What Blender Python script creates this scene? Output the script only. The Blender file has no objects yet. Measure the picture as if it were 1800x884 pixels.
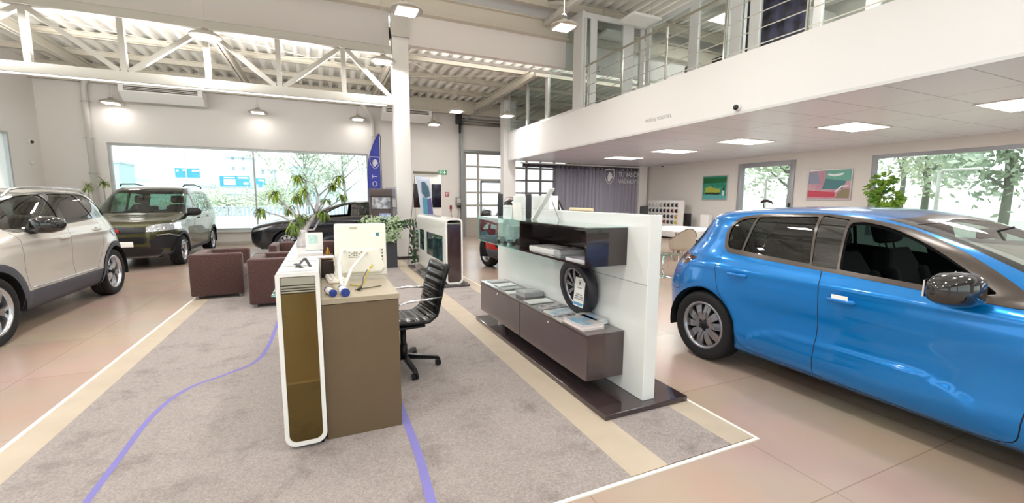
import bpy, bmesh, math, random
import numpy as np
from mathutils import Vector, Matrix, geometry
PI = math.pi
random.seed(7)
scene = bpy.context.scene
COL = scene.collection

# ------------------------------------------------------------------ camera
def make_camera():
    yaw, pit, rol = math.radians(23.91), math.radians(-7.005), math.radians(0.2)
    fwd = Vector((math.sin(yaw)*math.cos(pit), math.cos(yaw)*math.cos(pit), math.sin(pit)))
    right = Vector((math.cos(yaw), -math.sin(yaw), 0))
    up = right.cross(fwd)
    r2 = right*math.cos(rol) + up*math.sin(rol)
    u2 = up*math.cos(rol) - right*math.sin(rol)
    m = Matrix(((r2.x, u2.x, -fwd.x, 0), (r2.y, u2.y, -fwd.y, 0), (r2.z, u2.z, -fwd.z, 1.5), (0, 0, 0, 1)))
    cd = bpy.data.cameras.new('camera')
    cd.sensor_width = 36.0
    cd.lens = 748.4/1800*36.0
    cd.clip_start = 0.05
    cd.clip_end = 2000
    c = bpy.data.objects.new('camera', cd)
    COL.objects.link(c)
    c.matrix_world = m
    scene.camera = c
make_camera()
scene.view_settings.view_transform = 'Standard'
scene.view_settings.look = 'None'
scene.view_settings.gamma = 1.0
scene.view_settings.exposure = EXPOSURE = 0.0
scene.view_settings.use_curve_mapping = False
scene.cycles.use_denoising = True
scene.cycles.max_bounces = 8
scene.cycles.diffuse_bounces = 4
scene.cycles.glossy_bounces = 4
scene.cycles.transparent_max_bounces = 16
scene.cycles.sample_clamp_indirect = 6.0

# ------------------------------------------------------------------ world and sun
def make_world():
    w = bpy.data.worlds.new('sky')
    scene.world = w
    w.use_nodes = True
    nt = w.node_tree
    nt.nodes.clear()
    out = nt.nodes.new('ShaderNodeOutputWorld')
    bg = nt.nodes.new('ShaderNodeBackground')
    tc = nt.nodes.new('ShaderNodeTexCoord')
    sep = nt.nodes.new('ShaderNodeSeparateXYZ')
    ramp = nt.nodes.new('ShaderNodeValToRGB')
    ramp.color_ramp.elements[0].position = 0.0
    ramp.color_ramp.elements[0].color = (1.0, 1.0, 1.0, 1)
    ramp.color_ramp.elements[1].position = 0.8
    ramp.color_ramp.elements[1].color = (0.80, 0.89, 1.0, 1)
    nt.links.new(tc.outputs['Generated'], sep.inputs[0])
    nt.links.new(sep.outputs['Z'], ramp.inputs['Fac'])
    nt.links.new(ramp.outputs['Color'], bg.inputs['Color'])
    bg.inputs['Strength'].default_value = 2.3
    nt.links.new(bg.outputs[0], out.inputs[0])
make_world()
def make_sun():
    l = bpy.data.lights.new('sun', 'SUN')
    l.energy = 2.6
    l.angle = math.radians(3)
    l.color = (1.0, 0.96, 0.9)
    o = bpy.data.objects.new('sun', l)
    COL.objects.link(o)
    d = Vector((0.10, 0.55, -0.83))       # high sun from behind the camera, kept out by the roof
    o.rotation_euler = d.to_track_quat('-Z', 'Y').to_euler()
    o.location = (0, -10, 30)
make_sun()

# ------------------------------------------------------------------ helpers
def rgb(h):
    h = h.lstrip('#')
    c = [int(h[i:i+2], 16)/255 for i in (0, 2, 4)]
    return tuple((x/12.92 if x <= 0.04045 else ((x+0.055)/1.055)**2.4) for x in c)

MATS = {}
def mat(name, col='#ffffff', rough=0.5, metal=0.0, coat=0.0, emit=0.0, trans=0.0, ior=1.45, alpha=1.0, spec=0.5, noise=None, bump=None, sheen=0.0):
    """noise = (scale, second colour, contrast 0..1); bump = (scale, strength)"""
    if name in MATS: return MATS[name]
    m = bpy.data.materials.new(name)
    m.use_nodes = True
    nt = m.node_tree
    b = nt.nodes['Principled BSDF']
    c = rgb(col) if isinstance(col, str) else col
    b.inputs['Base Color'].default_value = (*c, 1)
    b.inputs['Roughness'].default_value = rough
    b.inputs['Metallic'].default_value = metal
    b.inputs['Coat Weight'].default_value = coat
    b.inputs['Coat Roughness'].default_value = 0.03
    b.inputs['IOR'].default_value = ior
    b.inputs['Alpha'].default_value = alpha
    b.inputs['Specular IOR Level'].default_value = spec
    b.inputs['Transmission Weight'].default_value = trans
    b.inputs['Sheen Weight'].default_value = sheen
    if emit:
        b.inputs['Emission Color'].default_value = (*c, 1)
        b.inputs['Emission Strength'].default_value = emit
    if noise or bump:
        tc = nt.nodes.new('ShaderNodeTexCoord')
    if noise:
        n = nt.nodes.new('ShaderNodeTexNoise')
        n.inputs['Scale'].default_value = noise[0]
        n.inputs['Detail'].default_value = 5
        nt.links.new(tc.outputs['Object'], n.inputs['Vector'])
        r = nt.nodes.new('ShaderNodeValToRGB')
        k = noise[2]
        r.color_ramp.elements[0].position = 0.5-0.5*(1-k)*0.6
        r.color_ramp.elements[1].position = 0.5+0.5*(1-k)*0.6
        r.color_ramp.elements[0].color = (*c, 1)
        r.color_ramp.elements[1].color = (*rgb(noise[1]), 1)
        nt.links.new(n.outputs['Fac'], r.inputs['Fac'])
        nt.links.new(r.outputs['Color'], b.inputs['Base Color'])
    if bump:
        n2 = nt.nodes.new('ShaderNodeTexNoise')
        n2.inputs['Scale'].default_value = bump[0]
        n2.inputs['Detail'].default_value = 4
        nt.links.new(tc.outputs['Object'], n2.inputs['Vector'])
        bp = nt.nodes.new('ShaderNodeBump')
        bp.inputs['Strength'].default_value = bump[1]
        bp.inputs['Distance'].default_value = 0.01
        nt.links.new(n2.outputs['Fac'], bp.inputs['Height'])
        nt.links.new(bp.outputs[0], b.inputs['Normal'])
    MATS[name] = m
    return m

def glass_mat(name, tint='#ffffff', refl=1.0, rough=0.0):
    """thin pane: lets light straight through with its tint, reflects by Fresnel"""
    if name in MATS: return MATS[name]
    m = bpy.data.materials.new(name)
    m.use_nodes = True
    nt = m.node_tree
    nt.nodes.clear()
    out = nt.nodes.new('ShaderNodeOutputMaterial')
    t = nt.nodes.new('ShaderNodeBsdfTransparent')
    t.inputs[0].default_value = (*rgb(tint), 1)
    g = nt.nodes.new('ShaderNodeBsdfGlossy')
    g.inputs['Roughness'].default_value = rough
    g.inputs[0].default_value = (min(refl, 1), min(refl, 1), min(refl, 1), 1)
    lw = nt.nodes.new('ShaderNodeLayerWeight')      # Schlick reflection, the same from both sides of the pane
    lw.inputs[0].default_value = 0.5
    pw = nt.nodes.new('ShaderNodeMath'); pw.operation = 'POWER'; pw.inputs[1].default_value = 4.0
    nt.links.new(lw.outputs['Facing'], pw.inputs[0])
    f = nt.nodes.new('ShaderNodeMath'); f.operation = 'MULTIPLY_ADD'; f.inputs[1].default_value = 0.90; f.inputs[2].default_value = 0.045*refl
    nt.links.new(pw.outputs[0], f.inputs[0])
    mx = nt.nodes.new('ShaderNodeMixShader')
    nt.links.new(f.outputs[0], mx.inputs[0])
    nt.links.new(t.outputs[0], mx.inputs[1])
    nt.links.new(g.outputs[0], mx.inputs[2])
    nt.links.new(mx.outputs[0], out.inputs[0])
    MATS[name] = m
    return m

class MB:
    """collects shapes in one bmesh; verts in world coordinates unless the parent is an Empty at the origin"""
    def __init__(s):
        s.bm = bmesh.new(); s.mi = 0
    def _fin(s, vs, fs, smooth=False):
        for f in fs:
            f.material_index = s.mi
            f.smooth = smooth
    def box(s, x0, x1, y0, y1, z0, z1, bev=0.0, seg=2, M=None):
        r = bmesh.ops.create_cube(s.bm, size=1.0)
        vs = r['verts']
        bmesh.ops.scale(s.bm, vec=(abs(x1-x0), abs(y1-y0), abs(z1-z0)), verts=vs)
        bmesh.ops.translate(s.bm, vec=((x0+x1)/2, (y0+y1)/2, (z0+z1)/2), verts=vs)
        fs = {f for v in vs for f in v.link_faces}
        if bev > 0:
            es = {e for v in vs for e in v.link_edges}
            bev = min(bev, 0.49*min(abs(x1-x0), abs(y1-y0), abs(z1-z0)))
            r2 = bmesh.ops.bevel(s.bm, geom=list(es), offset=bev, segments=seg, affect='EDGES', profile=0.5)
            vs = list({v for v in r2['verts']} | {v for v in vs if v.is_valid})
            fs = {f for v in vs for f in v.link_faces}
        s._fin(vs, fs, bev > 0 and seg > 1)
        if M is not None: bmesh.ops.transform(s.bm, matrix=M, verts=list(vs))
        return vs
    def poly(s, pts, smooth=False):
        vs = [s.bm.verts.new(p) for p in pts]
        f = s.bm.faces.new(vs)
        s._fin(vs, [f], smooth)
        return vs
    def prism(s, pts, axis, a, b, bev=0.0, M=None):
        """pts 2D outline; axis the extrusion axis x/y/z between a and b"""
        def p3(p, t):
            return {'x': (t, p[0], p[1]), 'y': (p[0], t, p[1]), 'z': (p[0], p[1], t)}[axis]
        v0 = [s.bm.verts.new(p3(p, a)) for p in pts]
        v1 = [s.bm.verts.new(p3(p, b)) for p in pts]
        n = len(pts)
        fs = [s.bm.faces.new(v0), s.bm.faces.new(v1[::-1])]
        for i in range(n):
            fs.append(s.bm.faces.new((v0[i], v1[i], v1[(i+1) % n], v0[(i+1) % n])))
        vs = v0+v1
        bmesh.ops.recalc_face_normals(s.bm, faces=fs)
        s._fin(vs, fs)
        if bev > 0:
            es = {e for f in fs[:2] for e in f.edges}
            r2 = bmesh.ops.bevel(s.bm, geom=list(es), offset=bev, segments=2, affect='EDGES', profile=0.5)
            vs = list({v for v in r2['verts']} | {v for v in vs if v.is_valid})
            s._fin(vs, {f for v in vs for f in v.link_faces})
        if M is not None: bmesh.ops.transform(s.bm, matrix=M, verts=vs)
        return vs
    def cyl(s, p0, p1, r, r2=None, seg=16, cap=True, smooth=True):
        p0, p1 = Vector(p0), Vector(p1)
        if r2 is None: r2 = r
        d = p1-p0
        q = d.to_track_quat('Z', 'Y')
        a = [s.bm.verts.new(p0+q @ Vector((r*math.cos(2*PI*i/seg), r*math.sin(2*PI*i/seg), 0))) for i in range(seg)]
        b = [s.bm.verts.new(p1+q @ Vector((r2*math.cos(2*PI*i/seg), r2*math.sin(2*PI*i/seg), 0))) for i in range(seg)]
        fs = []
        for i in range(seg):
            f = s.bm.faces.new((a[i], a[(i+1) % seg], b[(i+1) % seg], b[i])); f.smooth = smooth; f.material_index = s.mi
        if cap:
            for loop in (a[::-1], b):
                f = s.bm.faces.new(loop); f.material_index = s.mi
        return a+b
    def tube(s, pts, r, seg=8, closed=False, radii=None):
        pts = [Vector(p) for p in pts]
        n = len(pts)
        rings = []
        ref = None
        for i, p in enumerate(pts):
            if closed: t = pts[(i+1) % n]-pts[i-1]
            else: t = pts[min(i+1, n-1)]-pts[max(i-1, 0)]
            t = t.normalized() if t.length > 1e-9 else Vector((0, 0, 1))
            if ref is None:
                ref = t.orthogonal().normalized()
            ref = (ref-t*ref.dot(t))
            ref = ref.normalized() if ref.length > 1e-6 else t.orthogonal().normalized()
            u = ref; v = t.cross(u)
            rr = radii[i] if radii else r
            rings.append([s.bm.verts.new(p+(u*math.cos(2*PI*k/seg)+v*math.sin(2*PI*k/seg))*rr) for k in range(seg)])
        m = n if closed else n-1
        for i in range(m):
            A, B = rings[i], rings[(i+1) % n]
            for k in range(seg):
                f = s.bm.faces.new((A[k], A[(k+1) % seg], B[(k+1) % seg], B[k])); f.smooth = True; f.material_index = s.mi
        if not closed:
            for loop in (rings[0][::-1], rings[-1]):
                f = s.bm.faces.new(loop); f.material_index = s.mi
        return [v for r_ in rings for v in r_]
    def lathe(s, prof, seg=32, M=None, smooth=True, closed=False):
        """prof list of (r, z) around the z axis"""
        rings = []
        for r, z in prof:
            if r < 1e-6: rings.append([s.bm.verts.new((0, 0, z))])
            else: rings.append([s.bm.verts.new((r*math.cos(2*PI*k/seg), r*math.sin(2*PI*k/seg), z)) for k in range(seg)])
        m = len(rings) if closed else len(rings)-1
        for i in range(m):
            A, B = rings[i], rings[(i+1) % len(rings)]
            for k in range(seg):
                a, b = A[k % len(A)], A[(k+1) % len(A)]
                c, d = B[(k+1) % len(B)], B[k % len(B)]
                q = []
                for v in (a, b, c, d):
                    if v not in q: q.append(v)
                if len(q) > 2:
                    f = s.bm.faces.new(q); f.smooth = smooth; f.material_index = s.mi
        vs = [v for r_ in rings for v in r_]
        if M is not None: bmesh.ops.transform(s.bm, matrix=M, verts=vs)
        return vs
    def grid(s, fn, nu, nv, smooth=True):
        V = [[s.bm.verts.new(fn(i/nu, j/nv)) for j in range(nv+1)] for i in range(nu+1)]
        for i in range(nu):
            for j in range(nv):
                f = s.bm.faces.new((V[i][j], V[i+1][j], V[i+1][j+1], V[i][j+1])); f.smooth = smooth; f.material_index = s.mi
        return [v for r_ in V for v in r_]
    def sphere(s, c, r, sc=(1, 1, 1), seg=16, M=None):
        rr = bmesh.ops.create_uvsphere(s.bm, u_segments=seg, v_segments=max(6, seg//2), radius=r)
        vs = rr['verts']
        bmesh.ops.scale(s.bm, vec=sc, verts=vs)
        if M is not None: bmesh.ops.transform(s.bm, matrix=M, verts=vs)
        bmesh.ops.translate(s.bm, vec=c, verts=vs)
        s._fin(vs, {f for v in vs for f in v.link_faces}, True)
        return vs
    def build(s, name, mats, parent=None, local=False, fixn=True, sharp=None):
        if fixn: bmesh.ops.recalc_face_normals(s.bm, faces=s.bm.faces[:])
        if parent is not None and not local:
            wm = Matrix.Identity(4)
            p = parent
            ch = []
            while p is not None:
                ch.append(p); p = p.parent
            for p in ch[::-1]: wm = wm @ p.matrix_basis
            s.bm.transform(wm.inverted())
        me = bpy.data.meshes.new(name)
        s.bm.to_mesh(me); s.bm.free()
        for m in (mats if isinstance(mats, (list, tuple)) else [mats]): me.materials.append(m)
        if sharp: me.set_sharp_from_angle(angle=math.radians(sharp))
        o = bpy.data.objects.new(name, me)
        COL.objects.link(o)
        if parent is not None: o.parent = parent
        return o

def thing(name, label, cat, loc=(0, 0, 0), rotz=0.0, group=None):
    o = bpy.data.objects.new(name, None)
    COL.objects.link(o)
    o.empty_display_size = 0.1
    o.location = loc
    o.rotation_euler = (0, 0, rotz)
    tag(o, label, cat, group)
    return o
def tag(o, label, cat, group=None):
    o['label'] = label; o['category'] = cat
    if group: o['group'] = group
    return o
def struct(o, label=None):
    o['kind'] = 'structure'
    if label: o['label'] = label
    return o
def copy_tree(o, parent=None):
    c = o.copy()
    COL.objects.link(c)
    if parent is not None: c.parent = parent
    for ch in list(o.children): copy_tree(ch, c)
    return c
def onebox(name, mats, dims, parent=None, bev=0.0, local=False):
    m = MB(); m.box(*dims, bev=bev)
    return m.build(name, mats, parent, local)
def text_mesh(name, s, size, m, M, parent=None, depth=0.002, align='CENTER', spacing=1.0):
    cu = bpy.data.curves.new(name, 'FONT')
    cu.body = s; cu.size = size; cu.extrude = depth; cu.align_x = align; cu.align_y = 'CENTER'
    cu.space_character = spacing
    t = bpy.data.objects.new(name+'_curve', cu)
    COL.objects.link(t)
    dg = bpy.context.evaluated_depsgraph_get()
    me = bpy.data.meshes.new_from_object(t.evaluated_get(dg))
    bpy.data.objects.remove(t)
    me.name = name
    me.materials.clear(); me.materials.append(m)
    if parent is not None:
        wm = Matrix.Identity(4); p = parent; ch = []
        while p is not None: ch.append(p); p = p.parent
        for p in ch[::-1]: wm = wm @ p.matrix_basis
        me.transform(wm.inverted() @ M)
    else: me.transform(M)
    o = bpy.data.objects.new(name, me)
    COL.objects.link(o)
    if parent is not None: o.parent = parent
    return o
def frame_matrix(origin, xdir, ydir):
    x = Vector(xdir).normalized(); y = Vector(ydir).normalized(); z = x.cross(y)
    return Matrix(((x.x, y.x, z.x, origin[0]), (x.y, y.y, z.y, origin[1]), (x.z, y.z, z.z, origin[2]), (0, 0, 0, 1)))
def wall_with_holes(name, mats, axis, pos, thick, a0, a1, z0, z1, holes):
    """wall across axis ('x': plane x=pos, spans y a0..a1) built from boxes around rectangular holes (b0,b1,zlo,zhi)"""
    mb = MB()
    xs = sorted({a0, a1} | {h[0] for h in holes} | {h[1] for h in holes})
    for i in range(len(xs)-1):
        u0, u1 = xs[i], xs[i+1]
        um = (u0+u1)/2
        hs = sorted([(h[2], h[3]) for h in holes if h[0] < um < h[1]])
        z = z0
        for lo, hi in hs+[(z1, z1)]:
            if lo > z+1e-6:
                if axis == 'x': mb.box(pos, pos+thick, u0, u1, z, lo)
                else: mb.box(u0, u1, pos, pos+thick, z, lo)
            z = max(z, hi)
    bmesh.ops.remove_doubles(mb.bm, verts=mb.bm.verts[:], dist=1e-5)
    return mb.build(name, mats)
# ------------------------------------------------------------------ large materials
def tile_floor_mat():
    m = mat('floor_tile', '#b09b8c', rough=0.24)
    nt = m.node_tree; b = nt.nodes['Principled BSDF']
    tc = nt.nodes.new('ShaderNodeTexCoord')
    br = nt.nodes.new('ShaderNodeTexBrick')
    br.offset = 0.0; br.squash = 1.0
    br.inputs['Scale'].default_value = 1.0
    br.inputs['Mortar Size'].default_value = 0.004
    br.inputs['Mortar Smooth'].default_value = 0.2
    br.inputs['Brick Width'].default_value = 1.18
    br.inputs['Row Height'].default_value = 1.18
    br.inputs['Color1'].default_value = (*rgb('#ae9989'), 1)
    br.inputs['Color2'].default_value = (*rgb('#b39e8f'), 1)
    br.inputs['Mortar'].default_value = (*rgb('#98836f'), 1)
    nt.links.new(tc.outputs['Object'], br.inputs['Vector'])
    n = nt.nodes.new('ShaderNodeTexNoise'); n.inputs['Scale'].default_value = 1.3; n.inputs['Detail'].default_value = 6
    nt.links.new(tc.outputs['Object'], n.inputs['Vector'])
    mx = nt.nodes.new('ShaderNodeMixRGB'); mx.blend_type = 'OVERLAY'; mx.inputs[0].default_value = 0.18
    nt.links.new(br.outputs['Color'], mx.inputs[1]); nt.links.new(n.outputs['Color'], mx.inputs[2])
    nt.links.new(mx.outputs[0], b.inputs['Base Color'])
    return m
def carpet_mat():
    m = mat('carpet_grey', '#9a9190', rough=0.95, bump=(140, 0.6), sheen=0.2)
    nt = m.node_tree; b = nt.nodes['Principled BSDF']
    tc = nt.nodes.new('ShaderNodeTexCoord')
    mp = nt.nodes.new('ShaderNodeMapping'); mp.inputs['Scale'].default_value = (1, 1, 1)
    nt.links.new(tc.outputs['Object'], mp.inputs[0])
    n1 = nt.nodes.new('ShaderNodeTexNoise'); n1.inputs['Scale'].default_value = 3.2; n1.inputs['Detail'].default_value = 8; n1.inputs['Roughness'].default_value = 0.7
    n2 = nt.nodes.new('ShaderNodeTexNoise'); n2.inputs['Scale'].default_value = 90; n2.inputs['Detail'].default_value = 3
    nt.links.new(mp.outputs[0], n1.inputs['Vector']); nt.links.new(mp.outputs[0], n2.inputs['Vector'])
    r1 = nt.nodes.new('ShaderNodeValToRGB')
    e = r1.color_ramp.elements
    e[0].position = 0.30; e[0].color = (*rgb('#7d736f'), 1)
    e[1].position = 0.48; e[1].color = (*rgb('#9c928e'), 1)
    nt.links.new(n1.outputs['Fac'], r1.inputs['Fac'])
    mx = nt.nodes.new('ShaderNodeMixRGB'); mx.blend_type = 'OVERLAY'; mx.inputs[0].default_value = 0.55
    nt.links.new(r1.outputs['Color'], mx.inputs[1]); nt.links.new(n2.outputs['Fac'], mx.inputs[2])
    nt.links.new(mx.outputs[0], b.inputs['Base Color'])
    return m
def soffit_mat():
    m = mat('soffit_panel', '#e4e6f0', rough=0.30)
    nt = m.node_tree; b = nt.nodes['Principled BSDF']
    tc = nt.nodes.new('ShaderNodeTexCoord')
    br = nt.nodes.new('ShaderNodeTexBrick'); br.offset = 0.0
    br.inputs['Scale'].default_value = 1.0
    br.inputs['Mortar Size'].default_value = 0.007
    br.inputs['Brick Width'].default_value = 1.52
    br.inputs['Row Height'].default_value = 0.77
    br.inputs['Color1'].default_value = (*rgb('#e1e3ee'), 1)
    br.inputs['Color2'].default_value = (*rgb('#e3e5f0'), 1)
    br.inputs['Mortar'].default_value = (*rgb('#8d8f9c'), 1)
    mp = nt.nodes.new('ShaderNodeMapping'); mp.inputs['Location'].default_value = (-6.3, -0.05, 0)
    nt.links.new(tc.outputs['Object'], mp.inputs[0]); nt.links.new(mp.outputs[0], br.inputs['Vector'])
    nt.links.new(br.outputs['Color'], b.inputs['Base Color'])
    return m
WALL = mat('wall_paint', '#e9e4df', rough=0.6)
WALLW = mat('wall_white', '#efedea', rough=0.55)
GALV = mat('bulkhead_paint', '#e8e3df', rough=0.6)
STEEL = mat('painted_steel', '#c6c3bb', rough=0.45)
STEELD = mat('painted_steel_beam', '#cfc8b9', rough=0.5)
DECK = mat('roof_deck', '#eeebe3', rough=0.5)
ALU = mat('window_aluminium', '#9a9ca0', rough=0.35, metal=0.3)
ALUW = mat('white_aluminium', '#dcdcda', rough=0.35)
PANE = glass_mat('window_pane', '#f6fbfa', refl=0.7)
DARK = mat('dark_plastic', '#1a1a1c', rough=0.4)
BLACK = mat('black_gloss', '#08080a', rough=0.12, coat=0.5)
CHROME = mat('chrome', '#e6e6e8', rough=0.12, metal=1.0)
INOX = mat('brushed_steel', '#b9b7b0', rough=0.25, metal=1.0)
WHITEG = mat('white_gloss', '#f1f0ec', rough=0.12, coat=0.4)
WHITEM = mat('white_matte', '#eeece8', rough=0.5)
LAMPW = mat('lamp_glow', '#fff8ea', rough=0.5, emit=4.0)
PAPER = mat('paper', '#f2f1ec', rough=0.6)

# ------------------------------------------------------------------ floor
floor = struct(onebox('floor', tile_floor_mat(), (-7.4, 13.2, -7.3, 16.7, -0.2, 0.0)))
CARP = carpet_mat(); CREAM = mat('cream_stripe', '#c2b4a1', rough=0.5, noise=(4, '#b7a996', 0.2)); WLINE = mat('white_edge_line', '#f4efe4', rough=0.4)
def build_carpet():
    mb = MB()
    mb.box(-1.61, 1.47, 1.69, 10.7, 0.0, 0.006)
    mb.box(1.73, 2.24, 1.70, 10.7, 0.0, 0.006)
    c = mb.build('carpet', CARP)
    tag(c, 'grey inlaid showroom carpet under the desk, worn and speckled', 'carpet')
    mb = MB()
    mb.box(-1.80, -1.61, 1.69, 10.7, 0.0, 0.005); mb.box(1.47, 1.73, 1.70, 10.7, 0.0, 0.005); mb.box(2.24, 2.435, 1.70, 10.7, 0.0, 0.005)
    mb.build('cream_band', CREAM, c)
    mb = MB()
    mb.box(-1.83, -1.80, 1.67, 10.7, 0.0, 0.008); mb.box(2.435, 2.455, 1.67, 10.7, 0.0, 0.008); mb.box(-1.80, 2.435, 1.67, 1.69, 0.0, 0.008)
    mb.build('white_edging', WLINE, c)
    def ribbon(pts, w):
        mb = MB(); P = [Vector((x, y, 0.0068)) for x, y in pts]
        # smooth with Catmull-Rom
        Q = []
        for i in range(len(P)-1):
            p0, p1, p2, p3 = P[max(i-1, 0)], P[i], P[i+1], P[min(i+2, len(P)-1)]
            for k in range(6):
                t = k/6
                Q.append(0.5*((2*p1)+(p2-p0)*t+(2*p0-5*p1+4*p2-p3)*t*t+(3*p1-p0-3*p2+p3)*t**3))
        Q.append(P[-1])
        L = []; R_ = []
        for i, p in enumerate(Q):
            d = (Q[min(i+1, len(Q)-1)]-Q[max(i-1, 0)]).normalized(); n = Vector((-d.y, d.x, 0))*w/2
            L.append(mb.bm.verts.new(p+n)); R_.append(mb.bm.verts.new(p-n))
        for i in range(len(Q)-1): mb.bm.faces.new((L[i], R_[i], R_[i+1], L[i+1]))
        return mb.build('blue_line', mat('blue_line', '#7d78b8', rough=0.9), c)
    ribbon([(-1.12, 1.70), (-1.13, 2.3), (-1.14, 2.97), (-1.14, 3.57), (-1.04, 3.96), (-0.81, 4.18), (-0.63, 4.40), (-0.57, 4.82), (-0.56, 5.6), (-0.56, 6.2)], 0.035)
    ribbon([(0.42, 1.70), (0.43, 2.0), (0.45, 2.37), (0.45, 2.92), (0.45, 3.2)], 0.05)
build_carpet()

# ------------------------------------------------------------------ walls
YW = 16.4; XR = 12.9; XL = -7.1; YF = -7.0
struct(wall_with_holes('wall_back', WALL, 'y', YW, 0.3, XL-0.3, XR+0.3, 0, 5.6,
       [(-5.67, 1.60, 0.45, 3.10), (5.20, 6.95, 0.0, 3.34), (7.25, 9.95, 0.0, 3.34)]))
struct(wall_with_holes('wall_left', WALL, 'x', XL-0.3, 0.3, YF, YW, 0, 7.0,
       [(11.3, 15.0, 1.0, 3.12), (2.0, 9.8, 0.5, 3.12), (-6.0, 1.2, 0.5, 3.12)]))
struct(wall_with_holes('wall_right', mat('wall_paint_right', '#dedad4', rough=0.6), 'x', XR, 0.3, YF, YW, 0, 7.0,
       [(8.34, 10.23, 0.0, 2.69), (-0.6, 6.41, 0.6, 2.64), (-6.0, -1.6, 0.6, 2.64), (8.6, 9.6, 4.4, 6.0), (5.6, 7.4, 4.4, 6.0)]))
struct(wall_with_holes('wall_front', WALL, 'y', YF-0.3, 0.3, XL-0.3, XR+0.3, 0, 7.0,
       [(-6.2, -0.6, 0.3, 4.6), (-0.2, 5.4, 0.3, 4.6), (7.0, 12.0, 0.3, 2.6)]))
# low skirtings
struct(onebox('baseboard_back', mat('skirting', '#c9c2b8', rough=0.4), (XL, 5.15, YW-0.02, YW, 0.0, 0.09)))
struct(onebox('baseboard_right', MATS['skirting'], (XR-0.02, XR, 10.3, YW, 0.0, 0.09)))

def window(name, axis, pos, a0, a1, z0, z1, mull=(), trans=(), fw=0.06, depth=0.08, m=ALU, lab=None):
    mb = MB()
    def bx(u0, u1, zz0, zz1, d=depth):
        if axis == 'y': mb.box(u0, u1, pos-0.01, pos-0.01+d, zz0, zz1)
        else: mb.box(pos-0.01, pos-0.01+d, u0, u1, zz0, zz1)
    bx(a0, a0+fw, z0, z1); bx(a1-fw, a1, z0, z1); bx(a0+fw, a1-fw, z0, z0+fw); bx(a0+fw, a1-fw, z1-fw, z1)
    for u in mull: bx(u-fw/3, u+fw/3, z0+fw, z1-fw, depth*0.8)
    for z in trans:
        us = [a0+fw]+[q for u in mull for q in (u-fw/3, u+fw/3)]+[a1-fw]
        for i in range(0, len(us), 2): bx(us[i], us[i+1], z-fw/3, z+fw/3, depth*0.7)
    f = struct(mb.build(name, m))
    g = MB()
    if axis == 'y': g.box(a0+fw, a1-fw, pos+0.02, pos+0.028, z0+fw, z1-fw)
    else: g.box(pos+0.02, pos+0.028, a0+fw, a1-fw, z0+fw, z1-fw)
    g.build('window_pane', PANE, f)
    return f
window('window_1', 'y', YW+0.05, -5.67, 1.60, 0.45, 3.10, mull=(-2.0,), fw=0.07, m=mat('window_frame_light', '#b9bbbb', rough=0.35, metal=0.2))
struct(onebox('trim_1', ALUW, (-5.72, 1.65, YW-0.12, YW+0.04, 0.40, 0.45)))   # sill
window('window_2', 'x', XL-0.03, 11.3, 15.0, 1.0, 3.12, m=MATS['window_frame_light'])
window('window_3', 'x', XL-0.12, 2.0, 9.8, 0.5, 3.12, mull=(4.6, 7.2))
window('window_4', 'x', XL-0.12, -6.0, 1.2, 0.5, 3.12, mull=(-3.6, -1.2))
window('window_5', 'x', XR+0.03, -0.6, 6.41, 0.6, 2.64, mull=(2.9,), fw=0.09)
window('window_6', 'x', XR+0.03, -6.0, -1.6, 0.6, 2.64, mull=(-3.8,))
window('window_7', 'x', XR+0.03, 8.6, 9.6, 4.4, 6.0, mull=(9.1,))
window('window_8', 'x', XR+0.03, 5.6, 7.4, 4.4, 6.0, mull=(6.5,))
window('window_9', 'y', YF-0.12, -6.2, -0.6, 0.3, 4.6, mull=(-4.3, -2.4), trans=(2.6,))
window('window_10', 'y', YF-0.12, -0.2, 5.4, 0.3, 4.6, mull=(1.7, 3.5), trans=(2.6,))
window('window_11', 'y', YF-0.12, 7.0, 12.0, 0.3, 2.6, mull=(8.7, 10.4))
# glazed door on the right-hand wall
def side_door():
    mb = MB(); fw = 0.14
    for (a, b, c, d) in ((8.34, 8.34+fw, 0, 2.69), (10.23-fw, 10.23, 0, 2.69), (8.34+fw, 10.23-fw, 2.69-fw, 2.69), (8.34+fw, 10.23-fw, 0, 0.1)):
        mb.box(XR-0.04, XR+0.1, a, b, c, d, bev=0.006)
    o = struct(mb.build('door_1', mat('door_frame_grey', '#a2a3a7', rough=0.35, metal=0.2)))
    onebox('window_pane', PANE, (XR+0.03, XR+0.04, 8.34+fw, 10.23-fw, 0.1, 2.69-fw), o)
    mb = MB(); mb.box(XR-0.07, XR-0.04, 8.40, 8.43, 1.35, 1.39); mb.box(XR-0.09, XR-0.07, 8.39, 8.44, 1.25, 1.42, bev=0.005)
    mb.build('door_handle', DARK, o)
side_door()

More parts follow.
